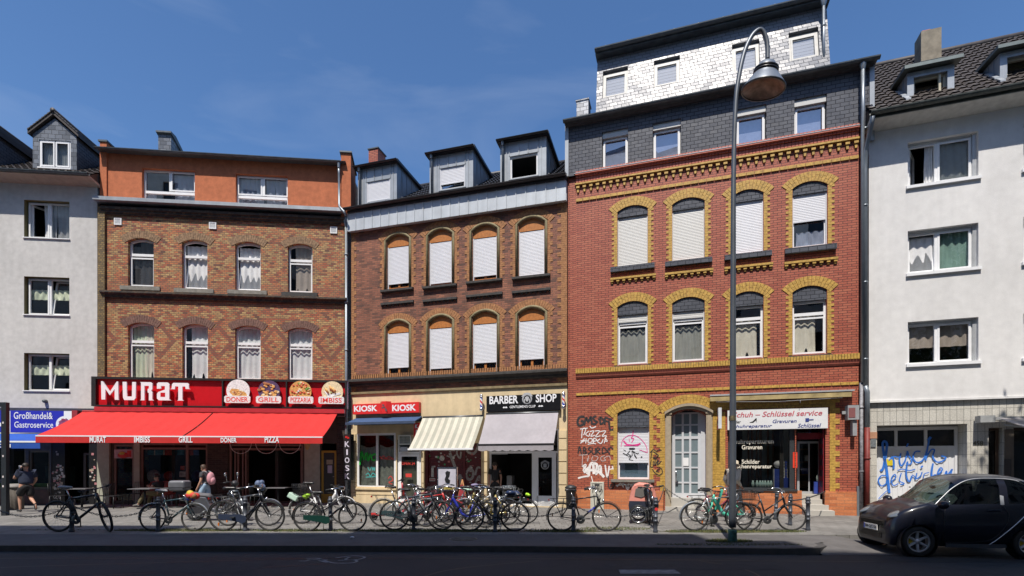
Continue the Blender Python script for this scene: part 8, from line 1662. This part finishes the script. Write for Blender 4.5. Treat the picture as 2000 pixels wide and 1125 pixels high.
# ================================================================ bollards and chains
BOL = pm('bollard_paint', (.065,.073,.09), .45, .2, var=.15)
spots = [(-25,1039,'bollard at the far left edge',0), (140,1039,'dark bollard half hiding the rear wheel of the black mountain bike',1), (309,1038,'dark bollard before the teal bicycle frame',0), (479,1037,'dark bollard between the wheels of the black step-through bicycle',0), (646,1037,'dark bollard before the long green chain case',-1), (808,1036,'dark bollard in the middle of the graphite bicycle',0), (967,1039,'dark bollard before the bicycle with the lime helmet',0), (1120,1038,'bollard with round pale sticker before the trekking bicycle',0), (1280,1040,'bollard with red sticker beside the pink trailer',1), (1578,1036,'rightmost bollard of the front row, between the mixte bicycle and the car',0), (1543,1026,'bollard behind the front wheel of the mixte bicycle',1), (1514,1015,'leaning bollard nearest to the shoe shop step',4)]
bpts = []
for px, py, lab, ln in spots:
    g = gpt(px, py); t = thing('bollard', lab if px > 0 else 'dark bollard standing left of the black mountain bike', 'bollard', g, 0, 'dark bollards linked by chains'); t.rotation_euler = (0, rad(ln), 0); H = .84
    m = MB(); m.lathe([(.0,0),(.058,.0),(.055,.05),(.047,.07),(.047,.26),(.056,.265),(.056,.285),(.047,.29),(.047,.36),(.056,.365),(.056,.385),(.047,.39),(.047,.66),(.058,.665),(.058,.70),(.050,.705),(.050,.73),(.060,.735),(.058,.76),(.045,.79),(.036,.80),(.046,.815),(.040,.835),(0,.842)], 14); m.build('post', BOL, t)
    if px in (1120, 1280): m = MB(); m.lathe([(0,0),(.03,0)] if px == 1120 else [(0,0),(.04,0)], 14, (0,-.049,.56), (0,1,0), sm=False); m.build('sticker', pm('pale_sticker', (.6,.55,.55), .5) if px == 1120 else pm('red_sticker', (.6,.04,.04), .5), t)
    m = MB(); m.tube([(.055+.02*math.cos(a*.785),0,.66+.02*math.sin(a*.785)) for a in range(8)], .005, 4, closed=True); m.build('chain_ring', DSTEEL, t)
    bpts.append(g+Vector((0,0,.65)))
def chain(a, b, lab, sag=.28):
    t = thing('chain', lab, 'chain', ((a.x+b.x)/2, (a.y+b.y)/2, .12), 0, 'chains between the bollards'); m = MB(); n = int((b-a).length/.055); c = Vector(t.location)
    P = lambda f: a+(b-a)*f-Vector((0,0,sag*4*f*(1-f)))-c
    for i in range(n):
        p, q = P(i/n), P((i+1)/n); d = (q-p); l = d.length*.68; d.normalize(); s_ = Vector((0,1,0)) if i % 2 else d.cross(Vector((0,1,0))).normalized(); mid = (p+q)/2
        ring = [mid+d*l*math.cos(k*1.0472)+s_*.018*math.sin(k*1.0472) for k in range(6)]; m.tube(ring, .0075, 4, closed=True)
    m.build('links', DSTEEL, t)
names = ['chain leading off the picture at the left edge', 'sagging chain below the front wheel of the black mountain bike', 'chain behind the teal bicycle and the motor scooter', 'chain behind the wheel of the black step-through bicycle', 'chain from the green chain case to the big bicycle cluster', 'chain running behind the big bicycle cluster', 'chain left of the lone trekking bicycle', 'chain between the trekking bicycle and the pink trailer']
for i in range(8): chain(bpts[i], bpts[i+1], names[i])
gw_ = F3.W(F3.u(1297), .1, .95); chain(bpts[8], Vector(gw_), 'chain rising from the pink trailer to the orange tiled plinth', .12); chain(Vector(F3.W(F3.u(1297), .1, .95)), gpt(1440,1012)+Vector((0,0,.5)), 'chain hanging before the white house door', .35)
chain(bpts[10], Vector(F3.W(F3.u(1600), .7, .9)), 'thin chain at the terrazzo shop steps', .05)
# ================================================================ lamp post
g = gpt(1430.5, 1058); t = thing('street_lamp', 'tall grey curved street lamp with bell-shaped shade before the red brick house', 'street lamp', g)
s_ = g.y/1000
P = lambda px, py: ((px-1430.5)*s_, 0.0, (905-py)*s_+CZ-.12)
pts = [P(1430.5,1030), P(1431,900), P(1431.5,700), P(1432,500), P(1433,320), P(1437,200), P(1444,145), P(1453,105), P(1463,80), P(1473,65), P(1484,58), P(1492,64), P(1497,78), P(1499,95), P(1499,117)]
sp = smooth_line(pts, 5); n = len(sp); rr = [lerp(.076, .046, min(1, p[2]/8.5)) for p in sp]
m = MB(); m.tube(sp, rr, 14); m.build('pole', pm('galvanised_pole', (.13,.145,.165), .45, .6, var=.18, sc=2, streak=.2), t)
m = MB(); m.lathe([(.10,0),(.092,.03),(.088,.24),(.078,.255),(.0,.26)], 14); m.box(-.035,-.10,.06,.035,-.08,.2); m.build('base_cover', pm('mossy_green_base', (.02,.075,.06), .7, var=.5, sc=14), t)
m = MB(); m.lathe([(.071,0),(.071,.10)], 14, (.0,0,2.55)); m.build('number_band', pm('worn_yellow_band', (.12,.10,.05), .6, var=.7, sc=20), t)
hx, hy, hz = P(1499,118); tl = rad(0); ax = Vector((.10,-.13,1)).normalized()
m = MB(); m.lathe([(.05,0),(.06,-.03),(.16,-.06),(.20,-.14),(.21,-.17)], 24, (hx,0,hz), ax); m.lathe([(.22,-.23),(.225,-.25),(.31,-.37),(.42,-.53),(.432,-.555),(.42,-.555),(.30,-.38),(.2,-.26)], 28, (hx,0,hz), ax); t_ = m.build('shade', pm('lamp_grey', (.20,.23,.27), .4, .4, var=.08), t)
m = MB(); m.lathe([(.20,-.16),(.245,-.165),(.25,-.19),(.235,-.20),(.235,-.21),(.25,-.22),(.25,-.245),(.20,-.25)], 24, (hx,0,hz), ax); m.lathe([(.425,-.545),(.437,-.55),(.437,-.575),(.405,-.575),(.405,-.56)], 28, (hx,0,hz), ax); m.build('rubber_ring', BLACK, t)
m = MB(); m.lathe([(.412,-.562),(.38,-.54),(.25,-.45),(.0,-.42)], 28, (hx,0,hz), ax); m.build('reflector', pm('rusty_reflector', (.20,.125,.10), .35, .3, var=.5, sc=7), t)
g = gpt(905, 1052); t = thing('manhole_cover', 'round cast-iron manhole cover flush with the cycle path', 'manhole cover', (g.x, g.y, .117)); m = MB(); m.lathe([(.30,-.01),(.31,.004),(0,.004)], 24, sm=False); m.build('frame', DSTEEL, t); m = MB()
for k in range(-4,5): w_ = math.sqrt(.27**2-(k*.06)**2); m.box(-w_,k*.06-.012,.005,w_,k*.06+.012,.010)
m.build('ribs', STONE, t)
# ================================================================ dark portal post, bins
g = gpt(10, 1007); t = thing('portal_post', 'dark grey square portal post with top beam at the left edge', 'post', g); s_ = g.y/1000; h = (905-786)*s_+CZ-.12
AN = pm('anthracite_paint', (.025,.03,.035), .45, .2, var=.12)
m = MB(); m.box(-.07,-.06,0,.085,.06,h); m.build('post', AN, t); m = MB(); m.box(-3.2,-.06,h-.14,-.072,.06,h); m.box(-3.2,-.06,0,-3.05,.06,h-.142); m.build('frame_beam', AN, t)
m = MB()
for z, c in ((1.85,0),(1.2,0),(2.9,0),(.9,0)): m.box(-.03,-.064,z,.02,-.061,z+.06)
m.build('sticker', pm('pale_sticker', (.6,.55,.55), .5), t)
g = gpt(29, 995); t = thing('litter_bin', 'grey-brown ribbed concrete litter bin beside the dark post', 'litter bin', g, rad(20)); BN = pm('concrete_bin', (.13,.115,.10), .8, var=.15)
m = MB()
m.prism([(.26*math.cos(k*1.0472),.26*math.sin(k*1.0472)) for k in range(6)], 0.0, .82, ax='z')
for k in range(36): a = k*.1745; r = .262*math.cos(rad(30))/math.cos(((a+.5236) % 1.0472)-.5236+0.0) if True else 0; 
m.build('body', BN, t)
m = MB()
for k in range(6):
    a0, a1 = k*1.0472, (k+1)*1.0472
    for j in range(7): f = (j+.5)/7; x, y = .262*((1-f)*math.cos(a0)+f*math.cos(a1)), .262*((1-f)*math.sin(a0)+f*math.sin(a1)); m.tube([(x,y,.02),(x,y,.70)], .011, 4)
m.build('ribs', BN, t)
m = MB(); m.lathe([(.30,.80),(.30,.84),(.16,.92),(.12,.92),(.12,.80)], 6); m.build('lid', pm('bin_lid', (.20,.19,.18), .7), t)
g = gpt(-6, 985); t = thing('litter_bin', 'orange and white litter bin cut by the left picture edge', 'litter bin', g)
m = MB(); m.lathe([(.22,.45),(.24,.5),(.24,.85),(.0,.86)], 16); m.build('body', pm('bin_orange', (.70,.13,.02), .45), t); m = MB(); m.lathe([(.25,.86),(.27,.9),(.22,1.0),(.0,1.03)], 16); m.build('lid', WHITE, t); m = MB(); m.tube([(0,.2,0),(0,.2,1.0)], .04, 8); m.build('post', AN, t)
p = F3.W(F3.u(1115,.35), .35, .12); t = thing('litter_bin', 'round black litter bin against the red brick wall by the cream pillar', 'litter bin', p)
m = MB(); m.lathe([(.0,0),(.17,0),(.19,.72),(.20,.74),(.20,.78),(.10,.80),(.0,.80)], 16); m.build('body', BLACK, t); m = MB(); m.lathe([(.203,.74),(.215,.75),(.215,.79),(.12,.86),(0,.88)], 16); m.build('lid', AN, t)
# poster stand and easel among the bicycles
g = gpt(874, 1014); t = thing('poster_stand', 'tilted white poster stand with black figure print among the bicycles', 'poster stand', g, rad(-20)); 
m = MB(); m.box(-.30,-.02,.86,.30,.02,1.52); o = m.build('board', pm('lilac_poster', (.50,.49,.56), .5, var=.08), t); m = MB(); bars(m,-.32,.32,.84,1.54,.03,-.035,.03); m.tube([(-.2,0,0),(-.2,0,.84)], .015, 6); m.tube([(.2,0,0),(.2,0,.84)], .015, 6); m.box(-.35,-.2,0,.35,.2,.03); m.build('frame', CHROME, t)
m = MB(); m.prism([(-.05,1.08),(.08,1.05),(.10,1.15),(.03,1.2),(.08,1.28),(.10,1.40),(.0,1.43),(-.06,1.38),(-.04,1.28),(-.08,1.18)], -.026, -.021); m.box(-.28,-.027,.88,.28,-.021,.95,1); m.build('print', [BLACK, pm('yellow_strip', (.45,.36,.08), .6)], t)
p = F2.W(F2.u(902,1.0), 1.0, .12); t = thing('easel', 'small wooden A-frame easel board before the stickered shutter', 'easel', p, F2.th); 
m = MB(); m.tube([(-.25,0,0),(0,.05,1.05)], .022, 5); m.tube([(.25,0,0),(0,.05,1.05)], .022, 5); m.tube([(0,.4,0),(0,.05,1.0)], .02, 5); m.build('legs', pm('easel_wood', (.38,.17,.06), .6), t); m = MB(); m.prism([(-.2,.18),(.2,.18),(.05,.85),(-.05,.85)], .0, .02); m.build('board', pm('red_board', (.30,.03,.04), .6), t)
# ================================================================ cafe tables and chairs under the red awning
CH = pm('cafe_dark_metal', (.03,.03,.033), .45, .4)
def table(px, py, lab):
    g = gpt(px, py); t = thing('cafe_table', lab, 'table', g, rad(5), 'cafe tables under the red awning')
    m = MB(); m.box(-.38,-.38,.715,.38,.38,.74); m.build('tabletop', pm('grey_tabletop', (.16,.16,.17), .35), t); m = MB(); m.tube([(0,0,.03),(0,0,.715)], .035, 8); m.lathe([(0,0),(.26,0),(.24,.03),(.03,.05)], 16); m.build('pedestal', CH, t)
def chair(px, py, rz, lab, kind=0):
    g = gpt(px, py); t = thing('cafe_chair', lab, 'chair', g, rad(rz), 'cafe chairs under the red awning')
    mt = CH if kind == 0 else pm('rattan_red', (.30,.05,.04), .6, var=.4, sc=20)
    m = MB(); m.prism([(-.21,.0),(.21,.0),(.19,.42),(-.19,.42)], .44, .465, ax='z'); m.build('seat', mt, t)
    for x in (-.19,.19):
        for y, yt in ((.01,.03),(.43,.40)): m = MB(); m.tube([(x*1.1,y,0),(x,yt,.45)], .013, 6); m.build('leg', CH if kind == 0 else ALU, t)
    m = MB()
    if kind == 0:
        m.tube([(-.19,.42,.45),(-.2,.47,.9),(.2,.47,.9),(.19,.42,.45)], .013, 6)
        for k in range(5): x = -.13+k*.065; m.tube([(x,.43,.47),(x,.47,.9)], .007, 5)
    else:
        m.tube(smooth_line([(-.20,.42,.45),(-.24,.46,.7),(-.17,.48,.88),(0,.49,.94),(.17,.48,.88),(.24,.46,.7),(.20,.42,.45)], 4), .022, 7)
        m.prism([(-.2,.5),(-.22,.7),(-.14,.87),(0,.92),(.14,.87),(.22,.7),(.2,.5)], .455, .475)
    m.build('backrest', mt if kind == 0 else [pm('rattan_red', (.30,.05,.04), .6)], t)
table(283, 993, 'cafe table left of the seated man'); chair(232, 993, 85, 'dark cafe chair left of the table by the seated man'); chair(262, 987, 10, 'dark cafe chair behind the table, nearest the shop door')
chair(306, 989, -85, 'red-backed chair under the seated man', 1); chair(318, 985, 180+5, 'red rattan chair right behind the seated man', 1); chair(342, 985, 175, 'red rattan chair between the seated man and the walking woman', 1)
table(345, 991, 'cafe table right of the seated man'); table(160, 993, 'cafe table before the stickered black entrance'); chair(128, 992, 95, 'dark cafe chair before the stickered pillar'); chair(192, 992, -90, 'dark cafe chair before the pale grey pilaster')
table(543, 990, 'cafe table before the wide open front'); chair(515, 990, 95, 'dark cafe chair left of the table at the open front'); chair(572, 990, -95, 'dark cafe chair right of the table at the open front'); table(470, 989, 'cafe table before the folded door leaves'); chair(440, 989, 92, 'dark cafe chair before the dark brick pier')
g = F1.W(F1.u(600,.7), .7, 2.3); t = thing('ice_cream_sign', 'hanging ice cream cone figure at the right end of the open front', 'sign', g)
m = MB(); m.lathe([(.0,0),(.06,.05),(.15,.32),(.15,.34),(0,.34)], 14, (0,0,.0)); m.build('cone', pm('cone_tan', (.42,.24,.09), .6), t); m = MB(); m.ball((0,0,.40), (.17,.17,.13)); m.ball((.03,0,.52), (.11,.11,.09)); m.build('ice_cream', pm('ice_cream_tan', (.35,.20,.12), .5), t); m = MB(); m.tube([(0,0,.55),(0,0,.9)], .01, 5); m.build('cord', DSTEEL, t)
# ================================================================ houses across the street (behind the camera): they throw the shade on the road
OPW = pm('opposite_render', (.62,.60,.55), .9, var=.1, sc=2); OPG = pm('opposite_glass', (.03,.035,.04), .1)
for i, (x0, x1, h) in enumerate(((-48,-22,26.5),(-22,-12.7,27.6),(-12.7,-7.9,25.0),(-7.9,-2.4,26.1),(-2.4,.4,24.6),(.4,2.3,22.7),(2.3,15,21.0),(15,45,19.5))):
    t = thing('opposite_house', 'beige rendered house on the near side of the street, number %s in its row' % ('one','two','three','four','five','six','seven','eight')[i], 'building', (x0,-1.6,0)); m = MB(); W = x1-x0
    nb = max(1, int(W/2.4)); ops_ = []
    for fl in range(int(h/3.6)):
        for k in range(nb): c = W*(k+.5)/nb; ops_.append((c-.55, c+.55, 1.0+fl*3.6, 2.9+fl*3.6, 2.9+fl*3.6))
    wallmesh(m, 0, W, 0, h, ops_, .2); m.v = [(a, -b, c) for a, b, c in m.v]; m.box(0,-10,0,W,-.35,h-.01); m.build('wall', OPW, t)
    m = MB()
    for o in ops_: m.box(o[0],-.30,o[2],o[1],-.16,o[3])
    m.build('window_glass', OPG, t); m = MB(); m.box(-.0,-10.2,h,W,.25,h+.18); m.build('roof', ZDARK, t)
